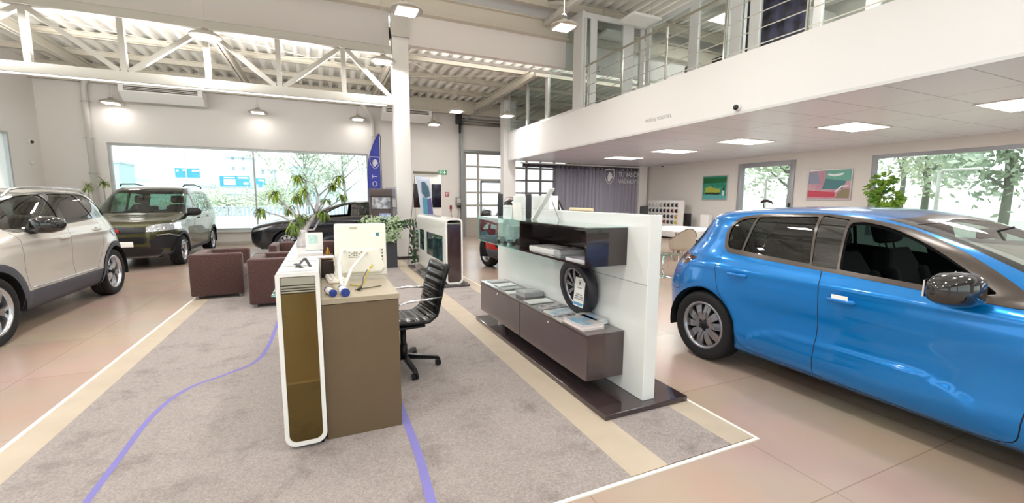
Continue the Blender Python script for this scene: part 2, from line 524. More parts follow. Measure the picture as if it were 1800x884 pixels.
# sectional roller doors
def roller_door(name, x0, x1, cols, wicket=None, back=True):
    mb = MB(); y = YW+0.04; t = 0.05
    zs = [0.72+i*(3.30-0.72)/5 for i in range(6)]
    mb.box(x0, x1, y, y+t, 0.0, 0.72)
    for z in zs: mb.box(x0+0.002, x1-0.002, y-0.008, y+t-0.002, z-0.03, z+0.045)
    for c in cols: mb.box(c-0.045, c+0.045, y-0.012, y+t, 0.72, 3.3)
    o = struct(mb.build(name, [mat('door_section_grey', '#b8b3a8', rough=0.45)]))
    onebox('window_pane', PANE, (x0, x1, y+0.02, y+0.03, 0.75, 3.3), o)
    mb = MB()
    mb.box(x0-0.09, x0, YW-0.06, YW+0.02, 0, 3.42); mb.box(x1, x1+0.06, YW-0.06, YW+0.02, 0, 3.42); mb.box(x0-0.09, x1+0.06, YW-0.07, YW+0.03, 3.32, 3.42)
    mb.build('door_frame', mat('galvanised', '#8f918f', rough=0.4, metal=0.5), o)
    if wicket:
        mb = MB(); a, b = wicket
        mb.box(a-0.03, a+0.04, y-0.03, y+t, 0.05, 2.22); mb.box(b-0.04, b+0.03, y-0.03, y+t, 0.05, 2.22); mb.box(a, b, y-0.03, y+t, 2.15, 2.24); mb.box(a, b, y-0.02, y, 0.05, 0.12)
        mb.box(a+0.1, a+0.16, y-0.05, y-0.03, 0.95, 1.1)
        w = mb.build('wicket_door', ALU, o)
    return o
roller_door('door_2', 5.20, 6.95, (5.24, 5.78, 6.91), wicket=(5.9, 6.8))
roller_door('door_3', 7.25, 9.95, (7.29, 7.95, 8.62, 9.28, 9.91))

# ------------------------------------------------------------------ roof
def corrugated(name, x0, x1, y0, y1, z, per=0.30, h=0.10, m=DECK):
    mb = MB(); n = int((x1-x0)/per); pts = []
    for i in range(n+1):
        x = x0+i*per
        pts += [(x, 0), (x+per*0.28, 0), (x+per*0.40, h), (x+per*0.88, h)]
    A = [mb.bm.verts.new((p[0], y0, z+p[1])) for p in pts]; B = [mb.bm.verts.new((p[0], y1, z+p[1])) for p in pts]
    for i in range(len(pts)-1): mb.bm.faces.new((A[i], A[i+1], B[i+1], B[i]))
    # a real sheet: outer skin above
    A2 = [mb.bm.verts.new((x0, y0, z+h+0.15)), mb.bm.verts.new((pts[-1][0], y0, z+h+0.15))]
    B2 = [mb.bm.verts.new((x0, y1, z+h+0.15)), mb.bm.verts.new((pts[-1][0], y1, z+h+0.15))]
    mb.bm.faces.new((A2[0], A2[1], B2[1], B2[0]))
    return struct(mb.build(name, m, fixn=False))
corrugated('ceiling', XL-0.3, XR+0.3, 10.75, YW+0.3, 5.22)
corrugated('ceiling_high', XL-0.3, XR+0.3, YF-0.3, 10.9, 6.72)
struct(onebox('wall_upper', GALV, (-7.1, 12.9, 10.78, 10.98, 5.80, 6.75)))   # carries the step in the roof
# bulkhead: grey-white panels above truss and between column and far side
struct(onebox('wall_bulkhead_left', mat('bulkhead_grey', '#cdc8c4', rough=0.6), (XL, 1.60, 10.72, 10.9, 5.03, 5.82)))
struct(onebox('wall_bulkhead_right', GALV, (2.02, XR, 10.70, 10.9, 5.12, 5.80)))
def ibeam(mb, axis, pos, a0, a1, z0, z1, w=0.16, t=0.02):
    def bx(u0, u1, c0, c1):
        if axis == 'x': mb.box(a0, a1, pos+u0, pos+u1, c0, c1)
        else: mb.box(pos+u0, pos+u1, a0, a1, c0, c1)
    bx(-w/2, w/2, z0, z0+t); bx(-w/2, w/2, z1-t, z1); bx(-t/2, t/2, z0, z1)
def beam(name, label, *a, m=STEELD, cat='steel beam', group=None, **k):
    mb = MB(); ibeam(mb, *a, **k)
    return tag(mb.build(name, m), label, cat, group)
beam('ridge_beam', 'beige steel beam on top of the white bulkhead across the hall', 'x', 10.62, XL, XR, 5.80, 6.22, w=0.24)
beam('ridge_beam', 'thin dark-shadowed channel beam under the high roof deck, just above the bulkhead beam', 'x', 10.35, 2.3, XR, 6.42, 6.70, w=0.12)
for i, (y, l) in enumerate(((11.65, 'first roof purlin beyond the column line, under the low roof'), (13.2, 'second roof purlin beyond the column line, under the low roof'),
                            (14.75, 'third roof purlin beyond the column line, under the low roof'), (16.2, 'last roof purlin, running along the top of the window wall'))):
    beam('roof_purlin', l, 'x', y, XL, XR, 5.08 if i < 3 else 4.72, 5.22, w=0.12, cat='purlin')
for x, l in ((-5.6, 'roof rafter over the air conditioner beside the drainpipe corner'), (-1.95, 'roof rafter above the mullion of the big window'),
             (1.78, 'roof rafter running back from the white column'), (5.55, 'roof rafter running back towards the roller door')):
    beam('roof_rafter', l, 'y', x, 10.98, 16.1, 4.86, 5.08, w=0.14, cat='rafter')
for y, l in ((8.0, 'high roof purlin nearest the bulkhead'), (5.2, 'high roof purlin over the middle of the hall'), (2.4, 'high roof purlin over the display island')):
    beam('high_purlin', l, 'x', y, XL, XR, 6.55, 6.70, w=0.12, cat='purlin')
def rod(name, label, p0, p1, r=0.012):
    mb = MB(); mb.cyl(p0, p1, r, seg=8)
    return tag(mb.build(name, STEELD), label, 'bracing rod')
rod('bracing_rod', 'thin diagonal bracing rod left of the white column', (-1.9, 11.65, 5.05), (1.7, 13.2, 5.05))
rod('bracing_rod', 'thin diagonal bracing rod crossing behind the truss top', (-1.9, 13.2, 5.05), (1.7, 11.65, 5.05))
rod('bracing_rod', 'thin bracing rod right of the white column, rising to the post', (2.2, 11.65, 5.05), (5.6, 14.75, 5.05))
rod('bracing_rod', 'thin bracing rod right of the white column, falling to the post', (2.2, 13.2, 5.05), (5.6, 11.65, 5.05))
rod('bracing_rod', 'thin bracing rod at the drainpipe end of the low roof', (-5.5, 11.65, 5.05), (-2.0, 13.2, 5.05))

# main truss on the column line
def main_truss():
    t = thing('roof_truss', 'pale grey lattice truss spanning from the white column over the cars', 'truss', (-2.8, 10.8, 3.7))
    mb = MB(); mb.box(XL, 1.65, 10.72, 10.88, 4.86, 5.03, bev=0.008); mb.build('top_chord', STEEL, t)
    mb = MB(); mb.box(XL, 1.65, 10.70, 10.90, 3.70, 3.89, bev=0.01); mb.build('bottom_chord', STEEL, t)
    def web(p, q, w=0.09):
        a = Vector((p[0], 10.8, p[1])); b = Vector((q[0], 10.8, q[1])); d = b-a
        mb = MB(); M = Matrix.Translation((a+b)/2) @ d.to_track_quat('Z', 'Y').to_matrix().to_4x4()
        mb.box(-w/2, w/2, -w/2, w/2, -d.length/2, d.length/2, M=M); mb.build('web', STEEL, t)
    for x in (-6.02, -4.68, -3.34, -2.0, -0.72, 0.58): web((x, 3.87), (x, 4.88), 0.10)
    for p, q in (((-4.72, 4.85), (-6.0, 3.9)), ((-4.64, 4.85), (-3.42, 3.9)), ((-2.06, 4.85), (-3.26, 3.9)), ((-1.94, 4.85), (-0.8, 3.9)), ((0.50, 4.85), (-0.64, 3.9)), ((0.66, 4.85), (1.6, 3.9)), ((-6.08, 3.9), (-7.05, 4.85))): web(p, q)
main_truss()
def hall_truss(x, z0, z1, y0, y1, label, first):
    t = thing('roof_truss', label, 'truss', (x, (y0+y1)/2, z0))
    mb = MB(); mb.box(x-0.08, x+0.08, y0, y1, z0, z0+0.14, bev=0.006); mb.build('bottom_chord', STEEL, t)
    mb = MB(); mb.box(x-0.07, x+0.07, y0, y1, z1-0.12, z1, bev=0.006); mb.build('top_chord', STEEL, t)
    n = int((y1-y0)/1.25); dy = (y1-y0)/n
    for i in range(n):
        a, b = y0+i*dy, y0+(i+1)*dy
        for p, q in (((a, z0+0.1), (a, z1-0.1)), ((a, z0+0.1) if i % 2 else (a, z1-0.1), (b, z1-0.1) if i % 2 else (b, z0+0.1))):
            A = Vector((x, p[0], p[1])); B = Vector((x, q[0], q[1])); d = B-A
            mb = MB(); mb.box(-0.035, 0.035, -0.035, 0.035, -d.length/2, d.length/2, M=Matrix.Translation((A+B)/2) @ d.to_track_quat('Z', 'Y').to_matrix().to_4x4())
            mb.build('web', STEEL, t)
hall_truss(5.62, 6.02, 6.70, 3.0, 10.5, 'lattice truss under the high roof beside the gallery glazing', True)
hall_truss(1.70, 6.02, 6.70, -2.0, 10.5, 'lattice truss under the high roof in line with the white column', True)
hall_truss(-2.1, 6.02, 6.70, -2.0, 10.5, 'lattice truss under the high roof over the parked cars', True)

# column and post
def column():
    mb = MB(); mb.box(1.66, 2.03, 10.66, 11.02, 0, 5.9, bev=0.012)
    o = struct(mb.build('trim_2', WALLW), 'white square steel column beside the tall planter')
    onebox('baseboard', mat('dark_skirting', '#3a322e', rough=0.5), (1.645, 2.045, 10.645, 11.03, 0, 0.08), o)
    mb = MB(); mb.prism([(1.64, 5.25), (2.05, 5.25), (2.05, 5.92), (1.78, 5.92), (1.60, 5.5)], 'y', 10.60, 10.64); mb.build('gusset_plate', STEEL, o)
    struct(onebox('trim_3', WALLW, (6.22, 6.70, 14.80, 15.15, 0, 5.2)), 'white square post at the end of the gallery')
column()
# ------------------------------------------------------------------ gallery
struct(onebox('wall_gallery', WALLW, (6.30, 12.9, YF, 14.60, 2.93, 3.85)), 'white gallery parapet above the sales area')
struct(onebox('ceiling_soffit', soffit_mat(), (6.34, 12.9, YF, 14.58, 2.90, 2.93)))
struct(onebox('trim_4', ALUW, (6.295, 6.345, YF, 14.6, 2.895, 2.935)))
text_mesh('wall_lettering', 'PREDAJ VOZIDIEL', 0.095, mat('lettering_grey', '#a9a6a4', rough=0.5), frame_matrix((6.298, 6.93, 3.13), (0, -1, 0), (0, 0, 1)), bpy.data.objects['wall_gallery'], depth=0.001)

def railing():
    t = thing('gallery_railing', 'stainless railing with four thin rods along the gallery edge', 'railing', (6.37, 5, 3.85))
    mb = MB(); mb.cyl((6.37, YF, 4.90), (6.37, 9.72, 4.90), 0.024, seg=12); mb.build('handrail', mat('warm_steel', '#d9d2c2', rough=0.25, metal=0.7), t)
    for z in (3.92, 4.16, 4.40, 4.65):
        mb = MB(); mb.cyl((6.37, YF, z), (6.37, 9.7, z), 0.009, seg=8); mb.build('rod', mat('rod_pale', '#d6d2c8', rough=0.3, metal=0.2), t)
    y = 9.60
    while y > YF:
        mb = MB(); mb.box(6.345, 6.395, y-0.008, y+0.008, 3.85, 4.86); mb.box(6.36, 6.38, y-0.02, y+0.02, 3.85, 4.88); mb.build('baluster', INOX, t)
        y -= 1.37
railing()

def glazed_screen(name, label, axis, pos, a0, a1, z0, z1, posts, t=0.08, door=None):
    o = thing(name, label, 'glass screen', ((pos, (a0+a1)/2, z0) if axis == 'x' else ((a0+a1)/2, pos, z0)))
    def bx(mb, u0, u1, c0, c1, d0=0.0, d1=t):  # the posts sit between the rails
        if axis == 'x': mb.box(pos+d0, pos+d1, u0, u1, c0, c1, bev=0.004, seg=1)
        else: mb.box(u0, u1, pos+d0, pos+d1, c0, c1, bev=0.004, seg=1)
    mb = MB(); bx(mb, a0, a1, z0, z0+0.07); mb.build('bottom_rail', ALUW, o)
    mb = MB(); bx(mb, a0, a1, z1-0.13, z1); mb.build('top_rail', ALUW, o)
    for (u0, u1) in posts:
        mb = MB(); bx(mb, u0, u1, z0+0.0705, z1-0.1305, -0.002, t+0.002); mb.build('post', ALUW, o)
    mb = MB(); bx(mb, a0+0.02, a1-0.02, z0+0.05, z1-0.1, t/2-0.004, t/2+0.004); mb.build('glass', glass_mat('screen_glass', '#eef3f2', refl=0.8), o)
    return o
glazed_screen('glass_screen', 'tall white-framed glass screen on the gallery edge beside the white post', 'x', 6.30, 9.82, 14.60, 3.85, 6.30, ((14.52, 14.6), (13.02, 13.12), (11.62, 11.78), (9.82, 10.22)))
o = glazed_screen('glass_screen', 'white-framed glass screen with a door, turning across the gallery', 'y', 9.84, 6.38, 8.35, 3.85, 6.28, ((6.40, 6.46), (6.58, 6.78), (7.62, 7.98), (8.22, 8.35)))
mb = MB(); mb.box(6.82, 6.90, 9.80, 9.84, 4.85, 5.0); mb.build('handle', INOX, o)
glazed_screen('glass_screen', 'long white-framed office glazing behind the gallery railing', 'x', 8.40, -3.0, 9.84, 3.85, 6.28, ((9.70, 9.84), (8.02, 8.30), (6.85, 7.12), (6.42, 6.66), (5.2, 5.35), (4.3, 4.5), (2.0, 2.2), (-0.5, -0.3), (-3.0, -2.8)))
struct(onebox('wall_office', WALLW, (8.9, 12.9, 7.60, 7.72, 3.85, 6.5)))
struct(onebox('trim_5', mat('office_band', '#a9adb3', rough=0.5), (12.82, 12.9, 7.72, 11.4, 6.1, 6.3)))

def banner():
    t = thing('hanging_banner', 'dark purple patterned fabric banner behind the gallery office glass', 'banner', (8.8, 6.4, 3.9))
    mb = MB()
    mb.grid(lambda u, v: (8.78+0.03*math.sin(u*25), 7.02-u*1.30, 3.95+v*2.4), 60, 2)
    bm_o = mb.build('cloth', mat('banner_cloth', '#2d2738', rough=0.8, noise=(3.5, '#5a5478', 0.75)), t)
    sm = bm_o.modifiers.new('thick', 'SOLIDIFY'); sm.thickness = 0.004
    mb = MB(); mb.cyl((8.78, 7.06, 6.36), (8.78, 5.68, 6.36), 0.015); mb.build('rod', DARK, t)
banner()
def monitor_small(x, y, z, rot, label):
    t = thing('computer_monitor', label, 'monitor', (x, y, z), rot)
    mb = MB(); mb.box(-0.28, 0.28, -0.02, 0.02, 0.14, 0.50, bev=0.01); mb.build('screen', DARK, t, local=True)
    mb = MB(); mb.box(-0.03, 0.03, 0.0, 0.03, 0.0, 0.3); mb.box(-0.12, 0.12, -0.08, 0.08, 0.0, 0.015, bev=0.005); mb.build('stand', INOX, t, local=True)
monitor_small(9.1, 8.9, 4.575, 1.2, 'dark monitor on the upstairs office desk beside the glass screen door')
monitor_small(9.3, 8.1, 4.575, 1.5, 'dark monitor further along the upstairs office desk')
t = thing('office_desk', 'upstairs office desk holding two monitors', 'desk', (9.2, 8.2, 3.85))
mb = MB(); mb.box(8.7, 9.6, 7.8, 9.4, 4.55, 4.573); mb.build('tabletop', WHITEM, t)
for y in (7.85, 9.35):
    mb = MB(); mb.box(8.72, 9.58, y-0.02, y+0.02, 3.852, 4.55); mb.build('leg_panel', ALUW, t)
# second row of boxes/photographs upstairs seen through the glass
for (y0, y1, z1, lab) in ((3.0, 3.5, 4.75, 'pale cabinet with dark book spines upstairs beside the light blue office post'), ):
    t = thing('shelf_cabinet', lab, 'cabinet', (9.0, 3.2, 3.85))
    mb = MB(); mb.box(8.8, 9.2, 2.4, 3.9, 3.85, 4.72, bev=0.01); mb.build('body', WHITEM, t)
    for k in range(7):
        mb = MB(); mb.box(8.82, 9.0, 2.55+k*0.18, 2.63+k*0.18, 4.722, 4.97); mb.build('binder', mat('binder_blue', '#3a3f5c', rough=0.5), t)

# ------------------------------------------------------------------ lamps
def area(name, loc, sx, sy, power, parent=None, col=(1, 0.985, 0.965)):
    l = bpy.data.lights.new(name, 'AREA'); l.shape = 'RECTANGLE'; l.size = sx; l.size_y = sy; l.energy = power; l.color = col
    o = bpy.data.objects.new(name, l); COL.objects.link(o); o.location = loc
    if parent: o.parent = parent
    return o
def soffit_light(y, label):
    t = thing('ceiling_panel_light', label, 'ceiling light', (9.40, y, 2.90))
    mb = MB(); mb.box(-0.60, 0.60, -0.36, 0.36, -0.012, -0.0005, bev=0.004, seg=1); mb.build('frame', ALUW, t, local=True)
    mb = MB(); mb.box(-0.56, 0.56, -0.32, 0.32, -0.016, -0.012); mb.build('diffuser', LAMPW, t, local=True)
    area('light_source', (0, 0, -0.03), 1.1, 0.62, PANEL_W, t)
PANEL_W = 48; PEND_W = 40; UP_K = 0.9
for y, l in ((11.9, 'glowing ceiling panel farthest along the soffit, near the curtain'), (9.63, 'second glowing ceiling panel from the curtain'), (7.33, 'glowing ceiling panel above the framed green picture'),
             (5.03, 'glowing ceiling panel above the rear of the blue car'), (2.83, 'large glowing ceiling panel cut by the picture edge above the blue car'), (0.6, 'ceiling panel light above the blue car bonnet'), (-1.7, 'ceiling panel light beyond the blue car bonnet')):
    soffit_light(y, l)
def pendant(x, y, z, top, label, w=None, r=0.27, group=None):
    t = thing('pendant_lamp', label, 'pendant lamp', (x, y, z), 0.0, group)
    mb = MB(); mb.lathe([(0.0, 0.14), (0.05, 0.13), (0.06, 0.09), (0.12, 0.075), (r*0.93, 0.02), (r, -0.005), (r, -0.02), (r*0.93, -0.028), (0, -0.03)], seg=28)
    mb.build('lamp_shade', mat('lamp_housing', '#bdb9b0', rough=0.4, metal=0.3), t, local=True)
    mb = MB(); q = r*0.62; mb.box(-q, q, -q, q, -0.046, -0.030, bev=0.05, seg=3); mb.build('diffuser', LAMPW, t, local=True)
    mb = MB(); mb.cyl((0, 0, 0.13), (0, 0, top-z), 0.006, seg=6); mb.tube([(-0.06, 0, 0.12), (-0.05, 0, 0.2), (0, 0, 0.24), (0.05, 0, 0.2), (0.06, 0, 0.12)], 0.006, seg=6); mb.build('suspension_wire', STEELD, t, local=True)
    area('light_source', (0, 0, -0.07), 0.35, 0.35, w or PEND_W, t)
    up = area('added_uplight', (0, 0, 0.20), 0.4, 0.4, (w or PEND_W)*(UP_K if y < 9 else 0.0), t); up.rotation_euler = (PI, 0, 0)  # upward fill added to brighten the high roof, not part of the real lamp
for a in ((1.42, 7.54, 4.60, 6.02, 'large pendant lamp in front of the white column top'),
          (-1.91, 10.30, 4.60, 6.72, 'pendant lamp hanging in front of the truss middle'),
          (1.40, 10.35, 4.58, 6.02, 'pendant lamp against the left side of the white column'),
          (-5.35, 16.05, 4.19, 5.2, 'small pendant lamp between drainpipe and air conditioner'),
          (-1.72, 15.9, 4.20, 5.2, 'small pendant lamp above the big window mullion'),
          (1.25, 15.9, 4.22, 5.2, 'small pendant lamp above the right end of the big window'),
          (3.88, 13.0, 4.18, 5.30, 'pendant lamp high right of the column, below the purlins'),
          (3.70, 15.1, 4.10, 5.30, 'small pendant lamp above the exit sign wall'),
          (5.62, 13.1, 4.20, 5.30, 'pendant lamp beside the white gallery post')):
    pendant(*a, w=(5 if a[1] > 15 else None))
for i, (x, y) in enumerate(((-5.2, 10.3), (-5.2, 7.5), (-1.9, 7.5), (-5.2, 4.6), (-1.9, 4.6), (1.42, 4.6), (4.4, 4.6), (4.4, 7.5), (-5.2, 1.5), (-1.9, 1.5), (1.42, 1.5), (4.4, 1.5), (-1.9, -2.5), (4.4, -2.5), (1.4, -2.5), (-5.2, -2.5))):
    pendant(x, y, 4.8, 6.72, 'pendant lamp of the high hall above the frame', group='pendant lamps above the frame', w=(26 if x > 4 else None))
def truss_strip():
    t = thing('strip_light', 'added slim uplight strip on the lower chord of the truss, brightening the low roof', 'strip light', (-2.8, 10.98, 3.9))  # strip added to brighten the low roof from below
    mb = MB(); mb.box(-6.8, 1.4, 10.93, 10.99, 3.86, 3.92, bev=0.005, seg=1); mb.build('casing', WHITEM, t)
    mb = MB(); mb.box(-6.78, 1.38, 10.935, 10.985, 3.921, 3.925); mb.build('diffuser', LAMPW, t)
    l = area('light_source', (0, 0.02, 0.06), 8.0, 0.10, 250, t); l.rotation_euler = (PI-0.35, 0, 0)
    t = thing('strip_light', 'thin glowing line under the lower edge of the truss', 'strip light', (-2.8, 10.8, 3.68))
    mb = MB(); mb.box(-6.8, 1.5, 10.72, 10.76, 3.675, 3.699); mb.build('diffuser', mat('strip_glow', '#ffffff', rough=0.5, emit=1.2), t)
truss_strip()
def added_bulkhead_uplight():
    t = thing('strip_light', 'added slim uplight strip behind the white bulkhead, brightening the roof right of the column', 'strip light', (5.0, 10.96, 5.0))  # uplight added for the roof beyond the bulkhead
    mb = MB(); mb.box(2.3, 12.0, 10.91, 10.97, 4.98, 5.04); mb.build('casing', WHITEM, t)
    l = area('light_source', (2.0, 0.03, 0.06), 9.0, 0.3, 45, t); l.rotation_euler = (PI-0.7, 0, 0)
added_bulkhead_uplight()
def upper_panel(x, y, label):
    t = thing('ceiling_panel_light', label, 'ceiling light', (x, y, 6.0))
    mb = MB(); mb.box(-0.44, 0.44, -0.30, 0.30, 0, 0.06, bev=0.01); mb.build('casing', WHITEM, t, local=True)
    mb = MB(); mb.box(-0.41, 0.41, -0.27, 0.27, -0.004, 0.0); mb.build('diffuser', mat('unlit_diffuser', '#f4f2ee', rough=0.6), t, local=True)
    mb = MB()
    for sx in (-0.35, 0.35): mb.cyl((sx, 0, 0.06), (sx, 0, 0.70), 0.006, seg=6)
    mb.build('suspension_wire', STEELD, t, local=True)
def added_upstairs_light(y, x=10.6):  # panels added to brighten the dark upstairs rooms
    t = thing('added_ceiling_panel', 'added ceiling panel brightening the upstairs gallery', 'ceiling light', (x, y, 6.45), 0, 'added upstairs ceiling panels')
    mb = MB(); mb.box(-0.6, 0.6, -0.3, 0.3, 0, 0.04, bev=0.005); mb.build('casing', WHITEM, t, local=True)
    mb = MB(); mb.box(-0.56, 0.56, -0.26, 0.26, -0.005, 0.0); mb.build('diffuser', LAMPW, t, local=True)
    mb = MB(); mb.cyl((0, 0, 0.04), (0, 0, 0.28), 0.006, seg=6); mb.build('suspension_wire', STEELD, t, local=True)
    area('light_source', (0, 0, -0.03), 1.0, 0.5, 55, t)
for y in (9.0, 6.0, 3.2, 0.4): added_upstairs_light(y)
for y in (4.3, 1.5, -1.6): added_upstairs_light(y, 7.35)  # unseen row added over the corridor to light the glazing posts
upper_panel(7.6, 9.15, 'flat white square panel hanging above the railing handrail')
upper_panel(7.65, 10.3, 'smaller looking white square panel seen through the glass screen door')

# ------------------------------------------------------------------ air conditioners, pipes
def aircon(x0, x1, label):
    t = thing('air_conditioner', label, 'air conditioner', ((x0+x1)/2, 15.7, 4.2))
    mb = MB(); y0 = 15.45
    mb.prism([(y0, 4.60), (16.0, 4.60), (16.0, 4.24), (y0+0.28, 4.20), (y0, 4.42)], 'x', x0, x1, bev=0.02)
    mb.build('casing', WHITEM, t)
    mb = MB(); 
    mb.box(x0+0.12, x1-0.12, y0-0.006, y0+0.02, 4.45, 4.57); mb.build('outlet', mat('vent_dark', '#4b443c', rough=0.6), t)
    for k in (4.485, 4.525):
        mb = MB(); mb.box(x0+0.12, x1-0.12, y0-0.014, y0-0.004, k-0.004, k+0.008); mb.build('louvre', WHITEM, t)
    mb = MB()
    for x in (x0+0.1, x1-0.1): mb.box(x-0.01, x+0.01, 15.7, 15.72, 4.6, 5.31)
    mb.build('hanger', STEEL, t)
aircon(-4.98, -3.05, 'white ceiling air conditioner left, above the big window')
aircon(2.02, 3.72, 'white ceiling air conditioner partly hidden by the white column')
def pipe(name, pts, r, label, clamps=()):
    t = thing(name, label, 'pipe', pts[-1]); mb = MB(); mb.tube(pts, r, seg=12); mb.build('pipe_run', mat('pipe_white', '#d9d5ce', rough=0.4), t)
    for (x, y, z) in clamps:
        mb = MB(); mb.lathe([(r, -0.015), (r*1.25, -0.015), (r*1.25, 0.015), (r, 0.015)], M=Matrix.Translation((x, y, z)), seg=14, closed=True); mb.box(x-0.12, x+0.12, y+0.0, y+0.02, z-0.01, z+0.01)
        mb.build('clamp', STEEL, t)
pipe('drain_pipe', [(-5.6, 15.6, 4.95), (-5.95, 16.2, 4.7), (-6.0, 16.28, 4.55), (-6.0, 16.28, 0.02)], 0.07, 'white drainpipe running down beside the big window', [(-6.0, 16.28, 4.2), (-6.0, 16.28, 3.2), (-6.0, 16.28, 2.2)])
pipe('drain_pipe', [(1.35, 15.6, 4.7), (1.72, 16.1, 4.3), (1.78, 16.28, 4.1), (1.78, 16.28, 0.02)], 0.07, 'white drainpipe behind the blue flag', [(1.78, 16.28, 3.7), (1.78, 16.28, 2.6)])
def door_gear():
    t = thing('door_track', 'galvanised roller door track with black motor and diagonal guide', 'door track', (5.1, 16.2, 4.3))
    M1 = MATS['galvanised']
    mb = MB(); mb.box(5.02, 5.10, 16.22, 16.34, 0, 4.35); mb.box(5.0, 5.03, 16.2, 16.36, 0, 4.3); mb.build('vertical_track', M1, t)
    mb = MB(); mb.tube([(5.06, 16.25, 4.3), (5.12, 16.1, 4.5), (5.25, 15.6, 4.6), (5.5, 13.2, 4.72)], 0.035, seg=8); mb.tube([(7.02, 16.25, 4.3), (7.02, 16.1, 4.5), (7.02, 15.6, 4.6), (7.02, 13.2, 4.72)], 0.035, seg=8); mb.build('ceiling_track', M1, t)
    mb = MB(); mb.cyl((5.0, 16.2, 4.42), (7.1, 16.2, 4.42), 0.07, seg=14); mb.cyl((5.0, 16.2, 4.58), (7.1, 16.2, 4.58), 0.03, seg=10); mb.build('spring_shaft', mat('spring_grey', '#8c877e', rough=0.4, metal=0.4), t)
    mb = MB(); mb.box(4.82, 5.02, 16.05, 16.3, 4.35, 4.72, bev=0.02); mb.box(4.92, 5.0, 16.1, 16.2, 4.0, 4.4, bev=0.02); mb.build('motor', DARK, t)
door_gear()
def cctv(name, loc, d, label):
    t = thing(name, label, 'security camera', loc); v = Vector(d).normalized()
    q = v.to_track_quat('Z', 'Y').to_matrix().to_4x4()
    mb = MB(); mb.lathe([(0.0, 0), (0.06, 0), (0.06, 0.02), (0.05, 0.045), (0, 0.05)], seg=20, M=Matrix.Translation(loc) @ q); mb.build('base', WHITEM, t)
    mb = MB(); mb.sphere(Vector(loc)+v*0.055, 0.045); mb.build('dome', mat('camera_dome', '#23272d', rough=0.1, coat=0.5), t)
cctv('security_camera', (6.298, 5.09, 3.0), (-1, 0, 0), 'small dark dome camera on the white gallery parapet')
cctv('security_camera', (12.6, 13.5, 2.899), (0, 0, -1), 'small dome camera in the ceiling corner above the colour samples')
cctv('security_camera', (-7.098, 15.9, 2.98), (1, 0, -0.01), 'small dark camera in the corner left of the drainpipe')
def detector(loc, label, d=(0, 0, -1)):
    mb = MB(); q = Vector(d).to_track_quat('Z', 'Y').to_matrix().to_4x4()
    mb.lathe([(0, 0), (0.06, 0), (0.06, 0.015), (0.04, 0.035), (0, 0.04)], seg=20, M=Matrix.Translation(loc) @ q)
    tag(mb.build('smoke_detector', WHITEM), label, 'smoke detector')
detector((10.1, 7.35, 2.899), 'small round smoke detector below the ceiling panel near the green picture')
detector((9.9, 4.95, 2.899), 'small round smoke detector beside the ceiling panel over the car rear')
detector((-7.098, 15.9, 2.42), 'round white siren under the corner camera', (1, 0, 0))

# ------------------------------------------------------------------ curtain
def curtain():
    t = thing('curtain', 'grey sheer curtain with white lettering hanging from the gallery', 'curtain', (10, 14.66, 0))
    def wave(x): return 14.66+0.045*math.sin(x*34)+0.02*math.sin(x*13+1)+0.012*math.sin(x*71)
    mb = MB(); mb.grid(lambda u, v: (8.35+u*3.97, wave(8.35+u*3.97)*(1)+0.0*v, 0.05+v*2.73), 420, 3)
    m1 = mat('curtain_grey', '#9a99a6', rough=0.9)
    o = mb.build('cloth', m1, t); o.modifiers.new('s', 'SOLIDIFY').thickness = 0.003
    # sheer stretch in front of the second roller door
    sh = bpy.data.materials.new('curtain_sheer'); sh.use_nodes = True; nt = sh.node_tree; nt.nodes.clear()
    out = nt.nodes.new('ShaderNodeOutputMaterial'); mx = nt.nodes.new('ShaderNodeMixShader'); mx.inputs[0].default_value = 0.42
    a = nt.nodes.new('ShaderNodeBsdfTransparent'); b = nt.nodes.new('ShaderNodeBsdfDiffuse'); b.inputs[0].default_value = (*rgb('#8e8b96'), 1)
    nt.links.new(a.outputs[0], mx.inputs[1]); nt.links.new(b.outputs[0], mx.inputs[2]); nt.links.new(mx.outputs[0], out.inputs[0])
    mb = MB(); mb.grid(lambda u, v: (6.9+u*1.45, wave(6.9+u*1.45)+0.02, 0.05+v*2.70), 160, 3); mb.build('sheer_cloth', sh, t)
    mb = MB(); mb.grid(lambda u, v: (6.9+u*5.42, 14.64+0.05*math.sin((6.9+u*5.42)*60), 2.70+v*0.12), 500, 2); o = mb.build('heading', mat('curtain_heading', '#5d5a66', rough=0.9), t); o.modifiers.new('s', 'SOLIDIFY').thickness = 0.004
    mb = MB(); mb.box(6.85, 12.35, 14.60, 14.72, 2.82, 2.87); mb.build('track', ALUW, t)
    pr = mat('print_white', '#e9e9ee', rough=0.7)
    text_mesh('lettering', 'TU VÁS ČAKÁ', 0.24, pr, frame_matrix((11.28, 14.585, 2.52), (1, 0, 0), (0, 0, 1)), t, depth=0.001, align='LEFT', spacing=0.9)
    text_mesh('lettering', 'VÁŠ NOVÝ PE', 0.24, pr, frame_matrix((11.28, 14.585, 2.24), (1, 0, 0), (0, 0, 1)), t, depth=0.001, align='LEFT', spacing=0.9)
    shield_mesh('emblem', (10.83, 14.585, 2.42), (1, 0, 0), (0, 0, 1), 0.62, pr, t)
